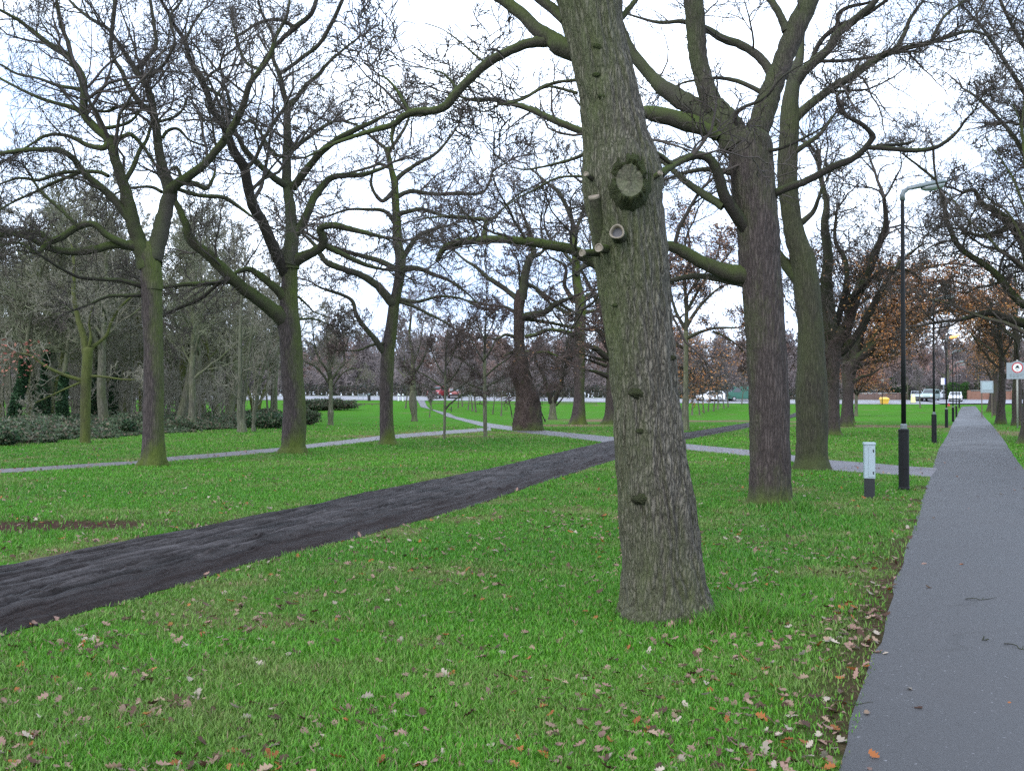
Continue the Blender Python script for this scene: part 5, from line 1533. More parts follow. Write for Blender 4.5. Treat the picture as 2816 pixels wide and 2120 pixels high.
# ivy-clad trunks at the edge
ivy_specs = [((28, 1180), (62, 1010), .26, 4.2, 'ivy clad trunk leaning right at the far left edge of the wood'),
             ((92, 1160), (92, 1020), .16, 3.4, 'slim straight ivy clad trunk, second from the left in the wood'),
             ((108, 1178), (140, 1000), .34, 4.8, 'thick ivy covered trunk leaning right, left of the mossy green tree'),
             ((172, 1180), (178, 1090), .24, 3.2, 'straight black looking ivy column just left of the mossy green tree'),
             ((268, 1172), (270, 1040), .30, 4.2, 'dark ivy covered trunk just right of the mossy green tree'),
             ((310, 1166), (312, 1080), .28, 3.8, 'dark ivy covered trunk close to the left forked oak')]
for j, (b0, t0, rad, hh, lab) in enumerate(ivy_specs):
    g = ground_at(*b0)
    t = at(t0[0], t0[1], g.y)
    dirv = (t - g); dirv = dirv / dirv.z
    rt = thing('ivy_tree', lab, 'tree', g)
    pts = [Vector((dirv.x * z, .02 * z * math.sin(j), z)) + Vector((math.sin(z * .7 + j) * .12, 0, 0)) for z in np.linspace(-.1, 11.5, 22)]
    rr = [max(rad * .75 * (1 - i / 24), .05) for i in range(22)]
    V, Fq = tube_pt(pts, rr, 12, .1, j, 3)
    obj('trunk', mesh_np('trunk', V, Fq), M['bark_wood'], rt)
    acc = [[], [], [], []]; rg = random.Random(900 + j)
    for i in range(8, 22):
        for q in range(3):
            a = rg.uniform(0, 6.28)
            grow(acc, tuple(pts[i]), norm3(math.cos(a), math.sin(a), rg.uniform(.2, 1.0)), .05, rg.uniform(1.2, 2.6), 0, dict(OAK, **WOODP), rg)
    obj('crown', crown_mesh('crown', acc, (0, 0, 0)), M['twig_olive'], rt)
    rs = np.random.RandomState(50 + j); n = 5200
    z = hh * rs.rand(n) ** .85
    a = rs.rand(n) * 6.283
    rr = rad * (1.05 + .35 * rs.normal(size=n) * .5 + .25 * np.sin(a * 3 + z * 2.2)) * (1.15 - .45 * z / hh)
    cx = np.interp(z, [p.z for p in pts], [p.x for p in pts])
    np_leaves('ivy', np.stack([cx + rr * np.cos(a), rr * np.sin(a), z], 1), .075, IVY, 60 + j, parent=rt)

# undergrowth along the edge (one countless mass) and single bushes
rs = np.random.RandomState(9)
n = 120000
yy = rs.uniform(39, 92, n); ex = -16.2 - (yy < 52) * (52 - yy) * .0 - .06 * (yy - 39) * 0
edge_y = np.array([39, 44, 50, 56, 62, 70, 80, 92]); edge_x = np.array([-18.2, -17.3, -16.9, -16.4, -15.6, -15.9, -17.5, -20.0])
ex = np.interp(yy, edge_y, edge_x) + (fnoise(yy, yy * 0, .45, 3) - .5) * 4.5
depth = rs.rand(n) ** 1.4 * 11
xx = ex - depth
hmax = (.12 + 1.25 * fnoise(xx, yy, .5, 8) ** 1.6) * np.clip(depth / 1.2, .25, 1)
zz = ghv(xx, yy) + hmax * rs.rand(n) ** .7
ok = (CX + F * xx / yy > -220) & (fnoise(xx, yy, .5, 17) > .38)
ok &= ~((CX + F * xx / yy > 430) & (CX + F * xx / yy < 640) & (yy > 66) & (depth > 1.0) & (rs.rand(n) < .8))
o = np_leaves('undergrowth', np.stack([xx, yy, zz], 1)[ok], .085, SCRUB, 3); o['kind'] = 'stuff'


def bush(name, lab, cat, px, py, rx, rz, n, size, cols, seed, group=None, ry=None):
    g = ground_at(px, py)
    rt = thing(name, lab, cat, g, group)
    rs = np.random.RandomState(seed)
    ry = ry or rx
    d = rs.normal(size=(n, 3)); d /= np.linalg.norm(d, axis=1)[:, None]
    rad = rs.rand(n) ** .35
    k = .78 + .4 * np.array([mnoise.noise(Vector(q) * 2.4 + Vector((seed, 0, 0))) for q in d])
    P_ = d * (rad * k)[:, None] * np.array([rx, ry, rz]) + np.array([0, 0, rz * .8])
    P_[:, 2] = np.abs(P_[:, 2])
    np_leaves('foliage', P_, size, cols, seed + 1, parent=rt)
    mb = MB()
    rg = random.Random(seed)
    for i in range(6):
        a = i * 1.05; mb.tube([(0, 0, -.05), (math.cos(a) * rx * .25, math.sin(a) * ry * .25, rz * .6), (math.cos(a) * rx * .5, math.sin(a) * ry * .5, rz * 1.1)], [.03, .02, .01], 5)
    mb.build('stem', M['bark_wood'], rt, smooth=True)
    return rt


bush('bush', 'low grey green bush on the grass just right of the middle oak trunk', 'bush', 850, 1168, 1.0, .62, 2600, .07, SCRUB, 21)
bush('bush', 'dark leafy bush at the wood edge behind the middle oak trunk', 'bush', 735, 1178, 1.9, .6, 4200, .075, IVY + SCRUB, 22)
bush('bush', 'small dark bush left of the leftmost forked oak', 'bush', 352, 1196, .55, .5, 1600, .06, IVY + SCRUB, 23)
bush('bush', 'dark low bush at the bottom left corner of the wood', 'bush', 6, 1226, .9, .4, 2000, .06, IVY + SCRUB, 24)
bush('bramble_bush', 'bramble mound inside the wood below the leaning tree', 'bush', 545, 1150, 1.5, .5, 2200, .07, HEDGE + SCRUB, 25)
bush('scrub_bush', 'brown green scrub patch on the far grass behind the small round headed tree', 'bush', 905, 1128, 4.6, .85, 5200, .12, SCRUB + [(.10, .08, .06)], 26, ry=1.2)
bush('scrub_bush', 'dull scrub patch left of the small round headed tree, towards the wood', 'bush', 840, 1130, 2.6, .8, 3200, .12, SCRUB + [(.10, .08, .06)], 27, ry=1.2)

# ------------------------------------------------------------------ rows of young trees on the far grass
young = generic_tree('young_tree', 'young tree in the straight row planted on the grass right of the big trunk', 'tree', 6.2, 1.5, .085, 1.7, 401, (M['bark_wood'], M['twig_far']), 'row of young trees right of the big trunk',
                     dict(rmin=.018, nch=[5, 4, 2.5], up=.1), n_limbs=11, upright=.65, per_sp=.3, blen=1.4)
rowR = [(1876, 1147), (1888, 1146), (1903, 1142), (1924, 1141), (1936, 1136), (1948, 1132), (1962, 1131), (1974, 1126), (1991, 1124), (2003, 1120), (2040, 1113)]
for i, (x, y) in enumerate(rowR):
    g = ground_at(x, y)
    if i == 0: young.location = g
    else: copy_tree(young, g, i * 1.3, .85 + .1 * ((i * 7) % 5) / 2)
rowL = [(1260, 1122), (1287, 1127), (1299, 1131), (1309, 1134), (1355, 1139), (1378, 1144), (1272, 1118), (1420, 1140)]
for i, (x, y) in enumerate(rowL):
    copy_tree(young, ground_at(x, y), i * 1.7 + .4, .8 + .1 * ((i * 5) % 4), 'young tree in the loose group on the grass left of the swollen old oak', 'young trees left of the swollen old oak')
for (x, y, s, lab) in ((1188, 1128, .7, 'little branching tree standing right at the far bend of the paved path'), (1181, 1148, .62, 'thin young tree with a paler stem just below the far bend of the path'),
                       (1115, 1123, 1.0, 'young tree half hidden behind the knobbly grey tree on the left'), (2531, 1122, .95, 'thin dark young tree alone on the far grass between the two nearest lamp posts')):
    t_ = copy_tree(young, ground_at(x, y), x * .3, s, lab)
    del t_['group']

# ------------------------------------------------------------------ trees beyond the road
FARP = dict(rmin=.034, nch=[4.5, 3.5, 2.2], up=.06)
fp = []
FG = 'bare trees lining the far side of the road'
for k in range(5):
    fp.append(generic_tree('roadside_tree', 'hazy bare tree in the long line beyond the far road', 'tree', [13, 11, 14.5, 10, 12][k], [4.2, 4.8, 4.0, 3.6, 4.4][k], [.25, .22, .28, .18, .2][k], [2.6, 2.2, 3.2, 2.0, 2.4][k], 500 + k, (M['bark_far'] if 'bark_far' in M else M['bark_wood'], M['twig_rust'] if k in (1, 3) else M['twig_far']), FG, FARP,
                           n_limbs=13, upright=.5, per_sp=.5, blen=2.4))
fr = random.Random(12)
xs = []
x = -120.0
while x < 150:
    for row in range(3):
        xs.append((x + fr.uniform(-2, 2), 160 + row * 16 + fr.uniform(-4, 4)))
    x += fr.uniform(4.2, 6.6)
first = set()
for i, (x, y) in enumerate(xs):
    px = CX + F * x / y
    if px < -100 or px > 2900: continue
    s = fr.uniform(.75, 1.05)
    if 2450 < px: s *= .9
    if 1000 < px < 1100: s *= .62
    k = i % 5
    if k not in first:
        first.add(k); fp[k].location = (x, y, gh(x, y)); fp[k].scale = (s, s, s)
    else:
        copy_tree(fp[k], (x, y, gh(x, y)), fr.uniform(0, 6.28), s)

# far-off wood closing the view: one mass of stems and twigs
def far_wood():
    rg = random.Random(3)
    acc = [[], [], [], []]
    P = dict(OAK, rmin=.05, nch=[4, 3, 2], up=.12, seg=[4, 3, 2, 2], levels=3)
    for i in range(900):
        x = rg.uniform(-190, 230); y = rg.uniform(215, 262)
        px = CX + F * x / y
        if px < -200 or px > 3000: continue
        z = gh(x, y); H = rg.uniform(9.5, 15)
        acc[0].append(([(x, y, z - .2), (x + rg.gauss(0, .3), y, z + H * .5), (x + rg.gauss(0, .6), y, z + H)], [.2, .13, .04]))
        for q in range(15):
            a = rg.uniform(0, 6.28)
            grow(acc, (x, y, z + H * rg.uniform(.12, .92)), norm3(math.cos(a), math.sin(a), rg.uniform(.3, 1.2)), .08, rg.uniform(2, 4.2), 0, P, rg)
    V, Fq = join_np([tubes_np(a, 3) for a in acc if a])
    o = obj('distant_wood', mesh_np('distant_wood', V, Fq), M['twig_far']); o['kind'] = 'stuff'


far_wood()

def twig_mass(name, spots_, hlo, hhi, mat, seed, P, nb=6, r0=.05, blen=(.8, 2.0)):
    rg = random.Random(seed); acc = [[], [], [], []]
    for (x, y) in spots_:
        z = gh(x, y); H = rg.uniform(hlo, hhi)
        acc[0].append(([(x, y, z - .1), (x + rg.gauss(0, .15), y + rg.gauss(0, .15), z + H * .5), (x + rg.gauss(0, .3), y + rg.gauss(0, .3), z + H)], [r0, r0 * .7, r0 * .3]))
        for q in range(nb):
            a = rg.uniform(0, 6.28); t = rg.uniform(.12, .95)
            grow(acc, (x, y, z + H * t), norm3(math.cos(a), math.sin(a), rg.uniform(.2, 1.3)), r0 * .5, rg.uniform(*blen), 0, P, rg)
    V, Fq = join_np([tubes_np(a, 3) for a in acc if a])
    o = obj(name, mesh_np(name, V, Fq), mat); o['kind'] = 'stuff'
    return o


ru = random.Random(66); us = []
while len(us) < 130:
    y = ru.uniform(62, 106); x = -ru.uniform(19, 19 + y * .34)
    if -150 < CX + F * x / y < (500 if y < 60 else 640): us.append((x, y))
twig_mass('woodland_understorey', us, 2.0, 5.5, M['twig_wood'], 5, dict(OAK, rmin=.013, nch=[4, 3, 2], up=.1, levels=3, seg=[4, 3, 2, 2]), nb=8)
us = []
while len(us) < 900:
    y = ru.uniform(157, 205); x = ru.uniform(-120, 140)
    if -100 < CX + F * x / y < 2950: us.append((x, y))
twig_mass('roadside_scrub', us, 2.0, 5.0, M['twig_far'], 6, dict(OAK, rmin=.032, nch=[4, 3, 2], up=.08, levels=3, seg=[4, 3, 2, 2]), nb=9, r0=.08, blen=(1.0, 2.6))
rs = np.random.RandomState(19); n = 60000
x = rs.uniform(-125, 140, n); y = 157.2 + 6 * rs.rand(n) ** 2
z = ghv(x, y) + (1.2 + 1.6 * fnoise(x, y, .12, 4)) * rs.rand(n) ** .8
o = np_leaves('roadside_undergrowth', np.stack([x, y, z], 1), .17, [(.085, .085, .065), (.12, .10, .085), (.06, .075, .05), (.14, .11, .095), (.10, .10, .10)], 7); o['kind'] = 'stuff'

# autumn colour: rusty oak far right of the sixth oak, and right-hand row of trees
right_specs = [((2752, 1166), 12, .30, 601, 'dark trunked tree nearest the round road sign, overhanging the path', ORANGE),
               ((2800, 1170), 13, .34, 602, 'dark trunked tree just behind the round road sign at the right edge', None),
               ((2742, 1143), 12, .36, 603, 'broad purplish trunk left of the round road sign in the right row', ORANGE),
               ((2722, 1133), 12, .34, 604, 'purplish trunk beside the grey notice board in the right row', None),
               ((2880, 1230), 14, .30, 605, 'bare tree just outside the right row with dense hanging twigs', None)]
for (bp_, H, tr, seed, lab, lv) in right_specs:
    g = ground_at(*bp_)
    cols = lv
    sc = 1.0
    generic_tree('lime_tree', lab, 'tree', H, 4.6, tr, 3.2, seed, (M['bark_oak'], M['twig']), 'row of trees right of the path', dict(rmin=.012, nch=[5, 4, 2.5], up=.02), n_limbs=13, upright=.42, per_sp=.55, blen=2.8,
                 leaves=(4, .08, ORANGE + ORANGE + BUFF + PINK, .6) if lv else None, loc=g, leaf_part=(lambda p: p[2] < 9.0 and p[0] < 1.0))
# ------------------------------------------------------------------ street furniture
M['black_paint'] = plain('black_paint', (.008, .008, .009), .5, spec=.2, var=.3, scale=14, bump=.05)
M['grey_metal'] = plain('grey_metal', (.15, .17, .175), .45, .3, var=.15)
M['pale_grey'] = plain('pale_grey_paint', (.30, .36, .40), .5, var=.10, scale=10, bump=.04)
M['dark_base'] = plain('dark_base', (.012, .013, .016), .7, var=.3)
M['lens'] = plain('lamp_lens', (.24, .26, .265), .2, spec=.6, var=.1)
M['white_paint'] = plain('white_paint', (.72, .73, .74), .4, var=.08)
M['red_paint'] = plain('red_paint', (.45, .035, .04), .4, var=.1)
M['yellow'] = plain('yellow_plastic', (.70, .42, .05), .45, var=.1)
M['pale_yellow'] = plain('pale_yellow_plastic', (.75, .72, .32), .45, var=.08)
M['black'] = plain('black', (.015, .015, .016), .5, var=.2)
M['rubber'] = plain('rubber', (.018, .018, .018), .8, var=.2)
M['glass'] = plain('car_glass', (.03, .035, .04), .08, spec=.8, var=.1)
M['alloy'] = plain('alloy', (.35, .36, .37), .35, .7, var=.1)
M['headlamp'] = plain('headlamp', (.75, .77, .8), .1, spec=.8, var=.05)
M['tail'] = plain('tail_lamp', (.40, .02, .02), .2, spec=.6, var=.1)
M['green_paint'] = plain('green_paint', (.02, .10, .07), .45, var=.12)
M['board_grey'] = plain('board_grey', (.24, .27, .30), .55, var=.06)
M['text_grey'] = plain('text_grey', (.16, .18, .19), .6, var=.1)
M['post_grey'] = plain('post_grey', (.28, .27, .24), .6, var=.2)
M['timber'] = plain('timber', (.10, .075, .055), .8, var=.3, scale=20, bump=.2)

em, nt, b = nodes('lit_lens')
b.inputs['Base Color'].default_value = (.9, .6, .3, 1)
b.inputs['Emission Color'].default_value = (1.0, .31, .07, 1); b.inputs['Emission Strength'].default_value = 1.05
M['lit'] = em


def lamp_post(px, py, label, lit=False, Y=None, H=5.25):
    if Y is None:
        g = ground_at(px, py); x, y = g.x, g.y
    else:
        q = at(px, py, Y); x, y = q.x, Y
    z = gh(x, y)
    rt = thing('lamp_post', label, 'lamp post', (x, y, z), 'lamp posts along the path', R(-3))
    MB().lathe([(.098, -.1), (.098, .04), (.092, .06), (.092, 1.05), (.096, 1.06), (.094, 1.09), (.05, 1.10)], 20).build('base', M['black_paint'], rt, smooth=False)
    d = MB(); d.box(0, -.092, .62, .085, .012, .48, .003); d.build('door', M['black_paint'], rt)
    MB().lathe([(.052, 1.095), (.058, 1.10), (.058, 1.17), (.045, 1.19)], 18).build('collar', M['grey_metal'], rt)
    MB().lathe([(.043, 1.15), (.041, 2.5), (.033, H - .1), (.033, H)], 16).build('pole', M['black_paint'], rt, smooth=True)
    el = MB().tube([(0, 0, H - .03), (0, 0, H + .07), (.025, 0, H + .13), (.08, 0, H + .165)], [.045, .045, .044, .04], 12)
    el.build('elbow', M['grey_metal'], rt, smooth=True)
    hd = MB()
    # shallow canopy, sloping gently upward away from the pole
    prof = [(.06, .020, .035), (.12, .045, .055), (.25, .07, .06), (.42, .095, .06), (.62, .10, .055), (.74, .08, .04), (.78, .03, .02)]
    n = 14; V = []
    for (xx, w_, h) in prof:
        for i in range(n):
            a = 2 * math.pi * i / n
            V.append((xx, math.cos(a) * w_, H + .165 + (xx - .06) * .20 + max(math.sin(a), -.35) * h))
    Fs = [(j * n + i, (j + 1) * n + i, (j + 1) * n + (i + 1) % n, j * n + (i + 1) % n) for j in range(len(prof) - 1) for i in range(n)]
    Fs += [tuple(range(n)), tuple(range((len(prof) - 1) * n + n - 1, (len(prof) - 1) * n - 1, -1))]
    hd.add(V, Fs); head = hd.build('lamp_head', M['grey_metal'], rt, smooth=True)
    prof = [(.34, .05, .03), (.42, .085, .07), (.56, .09, .085), (.68, .075, .07), (.74, .04, .03)]
    V = []
    for (xx, w_, h) in prof:
        for i in range(n):
            a = 2 * math.pi * i / n
            V.append((xx, math.cos(a) * w_, H + .150 + (xx - .06) * .20 - .02 + (math.sin(a) * h if math.sin(a) < 0 else math.sin(a) * .015)))
    lens = MB().add(V, Fs[:len(prof[:-1]) * n] + [tuple(range(n)), tuple(range(5 * n - 1, 4 * n - 1, -1))])
    if lit:  # lit lens enlarged, its extra size stands in for the glow
        V2 = [((x_ - .55) * 1.45 + .52, y_ * 1.7, (z_ - H - .2) * 2.0 + H + .22) for x_, y_, z_ in lens.V]
        lens.V = V2
    lens.build('lens', M['lit'] if lit else M['lens'], rt, smooth=True)
    return rt


lamp_post(2486, 1347, 'black lamp post nearest the camera, beside the pale grey cabinet')
lamp_post(2569, 1220, 'second black lamp post along the path, unlit')
lamp_post(2603, 1177, 'lamp post whose orange lamp is glowing, third along the path', True, Y=63)
lamp_post(2621, 1161, 'thin unlit lamp post just behind the glowing one', Y=81)
lamp_post(2630, 1147, 'fifth unlit lamp post along the path, towards the road', Y=104)
lamp_post(2638, 1119, 'farthest little lamp post beside the end of the path', Y=133)

# pale grey electrical pillar
g = ground_at(2391, 1369)
rt = thing('feeder_pillar', 'slim pale grey metal cabinet with a dark base standing in the grass', 'cabinet', g, rotz=R(-12))
mb = MB().box(0, 0, .13, .155, .155, .42, .006); mb.build('base', M['dark_base'], rt)
bd = MB().box(0, 0, .60, .172, .165, .55, .006).build('body', M['pale_grey'], rt)
MB().box(0, 0, .895, .19, .185, .045, .008).build('lid', M['pale_grey'], rt)
MB().box(.03, -.086, .60, .10, .010, .50, .003).build('door', M['pale_grey'], rt)
for zz in (.78, .42):
    MB().box(.055, -.094, zz, .018, .014, .045, .003).build('latch', M['dark_base'], rt)

# round prohibition sign on its grey board
def road_sign(px, pyb, cx, cy, half, Y, label):
    q = at(cx, cy, Y); x, y = q.x, Y
    z = gh(x, y)
    rt = thing('road_sign', label, 'road sign', (x, y, z), rotz=R(-14))
    zc = q.z - z; h = half * Y / F
    MB().lathe([(.055, -.1), (.055, zc + h * 1.5)], 12).build('post', M['post_grey'], rt, smooth=True)
    w_ = h * 1.9
    # board outline: rectangle with an arched top following the disc
    poly = [(-w_, -h * 2.15), (w_, -h * 2.15), (w_, h * .95), (h * .85, h * .95)]
    for i in range(9):
        a = R(48 + i * 10.5); poly.append((math.cos(a) * h * 1.28, math.sin(a) * h * 1.28))
    poly += [(-h * .85, h * .95), (-w_, h * .95)]
    b0 = MB().prism([(a, zc + b_) for a, b_ in poly], -.085, -.065).build('board', M['board_grey'], rt)
    def disc(nm, r, yy, mat, par, r0=0.0):
        n = 32; V = []; Fs = []
        for i in range(n):
            a = 2 * math.pi * i / n
            V += [(math.cos(a) * r, yy, zc + math.sin(a) * r), (math.cos(a) * r0, yy, zc + math.sin(a) * r0)]
        Fs = [(2 * i, 2 * ((i + 1) % n), 2 * ((i + 1) % n) + 1, 2 * i + 1) for i in range(n)] if r0 else [tuple(2 * i for i in range(n))]
        return obj(nm, mesh_py(nm, V, Fs), mat, par)
    disc('red_ring', h, -.089, M['red_paint'], b0, h * .78)
    disc('white_disc', h * .78, -.089, M['white_paint'], b0)
    # dark car front and wheels pictogram
    pg = MB()
    for poly in ([(-.34, -.10), (.34, -.10), (.34, .10), (.22, .16), (.16, .42), (-.16, .42), (-.22, .16), (-.34, .10)], [(-.34, -.24), (-.22, -.24), (-.22, -.10), (-.34, -.10)], [(.22, -.24), (.34, -.24), (.34, -.10), (.22, -.10)],
                 [(-.24, -.50), (.24, -.50), (.24, -.42), (-.24, -.42)]):
        pg.add([(a * h, -.093, zc + b_ * h) for a, b_ in poly], [tuple(range(len(poly)))])
    pg.build('pictogram', M['black'], b0)
    tx = MB()
    for k_ in range(3):
        zz = zc - h * (1.32 + .24 * k_)
        for s in range(5 - k_):
            tx.add([(a, -.090, b_) for a, b_ in ((-w_ * .75 + s * w_ * .32, zz), (-w_ * .75 + s * w_ * .32 + w_ * .24, zz), (-w_ * .75 + s * w_ * .32 + w_ * .24, zz + h * .09), (-w_ * .75 + s * w_ * .32, zz + h * .09))], [(0, 1, 2, 3)])
    tx.build('lettering', M['text_grey'], b0)
    return rt


road_sign(2796, 1160, 2797, 1011, 14.5, 62, 'grey sign board with a red ringed no vehicles disc at the right edge')

# grey notice board farther along
q = at(2714, 1064, 100)
rt = thing('notice_board', 'plain grey notice board on two legs among the purplish trunks', 'notice board', (q.x, 100, gh(q.x, 100)), rotz=R(-10))
zc = q.z - gh(q.x, 100)
MB().box(0, 0, zc, 1.15, .06, 1.15, .01).build('panel', M['board_grey'], rt)
for s in (-1, 1): MB().box(s * .45, .05, zc * .5 - .1, .09, .05, zc + 1.0, .005).build('leg', M['timber'], rt)
MB().box(0, -.035, zc + .1, .9, .012, .7, .003).build('poster', M['pale_grey'], rt)

# small things on the far grass
def at_ground(px, py): return ground_at(px, py)
g = ground_at(1241, 1132)
rt = thing('marker_post', 'small black post with a short side arm on the grass beside the paved path', 'post', g)
MB().box(0, 0, .26, .10, .10, .62, .01).build('post', M['black'], rt); MB().box(-.17, 0, .27, .26, .06, .07, .008).build('arm', M['black'], rt)
g = ground_at(2609, 1119)
rt = thing('warning_sign', 'small red triangular sign standing on the verge behind the glowing lamp post', 'sign', g)
MB().prism([(-.22, .12), (.22, .12), (0, .50)], -.02, .02).build('panel', M['red_paint'], rt); MB().box(0, .05, .08, .06, .04, .3).build('leg', M['black'], rt)

# ------------------------------------------------------------------ the far road
def road_y(x): return 143.0
RX = np.linspace(-150, 190, 60)
rA = [Vector((x, 144.5, 0)) for x in RX]; rB = [Vector((x, 152.5, 0)) for x in RX]
strip('road', rA, rB, 120, 6, M['road'], .03)
kA = [Vector((x, 143.4, 0)) for x in RX]; kB = [Vector((x, 144.4, 0)) for x in RX]
M['kerb'] = plain('kerb_stone', (.34, .34, .33), .7, var=.15)
def kerb(name, y0, y1, h):
    V, Fq = [], []
    for i, x in enumerate(np.linspace(-150, 190, 171)):
        z = gh(x, y0)
        V += [(x, y0, z - .05), (x, y0, z + h), (x, y1, z + h), (x, y1, z - .05)]
    for i in range(170):
        b_ = i * 4
        for k_ in range(3): Fq.append((b_ + k_, b_ + 4 + k_, b_ + 5 + k_, b_ + 1 + k_))
    o = obj(name, mesh_py(name, V, Fq), M['kerb']); o['kind'] = 'structure'
kerb('kerb', 144.05, 144.4, .13)
M['pavement'] = asphalt('pavement', (.17, .17, .175), (.24, .24, .25), .5)
strip('pavement', [Vector((x, 142.0, 0)) for x in RX], [Vector((x, 144.0, 0)) for x in RX], 120, 4, M['pavement'], .03)
kerb('kerb', 152.6, 152.9, .13)
strip('pavement', [Vector((x, 152.95, 0)) for x in RX], [Vector((x, 155.3, 0)) for x in RX], 120, 4, M['pavement'], .10)
# road junction at the end of the path
strip('side_road', [Vector((58, 142.2, 0)), Vector((60, 155.6, 0)), Vector((66, 200, 0))], [Vector((80, 142.2, 0)), Vector((76, 155.6, 0)), Vector((74, 200, 0))], 50, 6, M['road'], .14)
# low timber edging across the far grass
for (x0, x1, y, lab) in ((980, 1045, 1115, 'low dark timber rail on the far grass left of the slim oak'), (1185, 1640, 1114, 'long low dark timber rail across the far grass behind the young trees')):
    a, b_ = ground_at(x0, y), ground_at(x1, y)
    rt = thing('knee_rail', lab, 'rail', a)
    L = b_ - a; n = max(3, int(L.length / 2.5))
    rail = MB()
    for i in range(n):
        p, q = L * (i / n), L * ((i + 1) / n)
        zp = gh(a.x + p.x, a.y + p.y) - a.z; zq = gh(a.x + q.x, a.y + q.y) - a.z
        rail.tube([(p.x, p.y, zp + .22), (q.x, q.y, zq + .22)], .055, 6)
    rail.build('rail', M['timber'], rt)
    for i in range(n + 1):
        p = L * (i / n); zp = gh(a.x + p.x, a.y + p.y) - a.z
        MB().box(p.x, p.y, zp + .08, .10, .10, .34).build('post', M['timber'], rt)


# ------------------------------------------------------------------ vehicles
def car(label, px, Y, paint, rot=90, kind='hatch', name='parked_car', cat='car', lower=None, dz=0.0):
    q = at(px, 1100, Y)
    z = gh(q.x, Y) + .04 + dz
    rt = thing(name, label, cat, (q.x, Y, z), 'vehicles on the far road', R(rot))
    # x forward, side profile extruded across y with tumblehome
    if kind == 'van':
        L, W, low, prof = 4.8, 1.9, .30, [(-2.4, .35), (-2.4, 1.9), (-2.2, 2.05), (1.2, 2.05), (1.75, 1.35), (2.3, 1.15), (2.42, .85), (2.4, .35)]
        glass = [(.55, 1.25), (.55, 1.88), (1.15, 1.88), (1.62, 1.28)]
        ws = ((1.28, 1.95), (1.74, 1.38))
    elif kind == 'suv':
        L, W, low, prof = 4.4, 1.8, .35, [(-2.2, .4), (-2.22, 1.0), (-2.05, 1.62), (-1.8, 1.75), (.3, 1.75), (1.0, 1.15), (1.95, 1.02), (2.2, .8), (2.18, .4)]
        glass = [(-1.95, 1.1), (-1.75, 1.62), (.2, 1.62), (.78, 1.12)]
        ws = ((.38, 1.69), (.98, 1.18))
    else:
        L, W, low, prof = 4.0, 1.68, .28, [(-2.0, .3), (-2.02, .95), (-1.75, 1.38), (-1.5, 1.45), (.1, 1.45), (.95, .98), (1.8, .85), (2.0, .65), (1.98, .3)]
        glass = [(-1.72, .98), (-1.5, 1.34), (.05, 1.34), (.72, .96)]
        ws = ((.18, 1.40), (.92, 1.0))
    top = max(p[1] for p in prof)
    def hw(zz): return W / 2 * (1 - .16 * max(0, (zz - .9) / (top - .9)))
    V = []; n = len(prof)
    for s in (-1, 1):
        for (a, b_) in prof: V.append((a, s * hw(b_), b_))
    Fs = [tuple(range(n)), tuple(range(2 * n - 1, n - 1, -1))] + [((i + 1) % n, i, n + i, n + (i + 1) % n) for i in range(n)]
    body = obj('body', mesh_py('body', V, Fs), paint, rt)
    gl = MB()
    for s in (-1, 1):
        gl.add([(a, s * (hw(b_) + .006), b_) for a, b_ in glass], [tuple(range(len(glass))) if s < 0 else tuple(reversed(range(len(glass))))])
    gl.build('side_windows', M['glass'], rt)
    (xa_, za_), (xb_, zb_) = ws
    MB().add([(xa_ + .01, -hw(za_) * .9, za_ + .01), (xa_ + .01, hw(za_) * .9, za_ + .01), (xb_ + .01, hw(zb_) * .92, zb_ + .012), (xb_ + .01, -hw(zb_) * .92, zb_ + .012)], [(0, 3, 2, 1)]).build('windscreen', M['glass'], rt)
    # rear window
    (ra, rb) = (prof[1], prof[2])
    MB().add([(ra[0] + (rb[0] - ra[0]) * t - .012, s * hw(ra[1] + (rb[1] - ra[1]) * t) * .85, ra[1] + (rb[1] - ra[1]) * t) for t, s in ((.15, -1), (.15, 1), (.85, 1), (.85, -1))], [(0, 1, 2, 3)]).build('rear_window', M['glass'], rt)
    fx = prof[-1][0]; rx = prof[0][0]
    MB().box(fx - .02, 0, low + .16, .12, W * .96, .22, .03).build('front_bumper', lower or M['black'], rt)
    MB().box(rx + .02, 0, low + .16, .12, W * .96, .22, .03).build('rear_bumper', lower or M['black'], rt)
    for s in (-1, 1):
        MB().box(prof[-2][0] - .06, s * W * .36, prof[-2][1] - .04, .12, .3, .15, .02).build('headlight', M['headlamp'], rt)
        MB().box(rx + .0, s * W * .42, .85, .08, .14, .26, .02).build('tail_light', M['tail'], rt)
    for a in (-L * .30, L * .31):
        for s in (-1, 1):
            w = MB()
            prof_w = [(.18, -.1), (.30, -.1), (.33, -.06), (.33, .06), (.30, .1), (.18, .1)]
            w.lathe(prof_w, 20); w.V = [(a + x_, s * (W / 2 - .08) + z_, .33 + y_) for x_, y_, z_ in w.V]
            wh = w.build('wheel', M['rubber'], rt)
            r_ = MB().lathe([(.05, -.08), (.19, -.07), (.19, .07), (.05, .08)], 14); r_.V = [(a + x_, s * (W / 2 - .06) + z_ * 1.3, .33 + y_) for x_, y_, z_ in r_.V]
            r_.build('rim', M['alloy'], wh)
    return rt


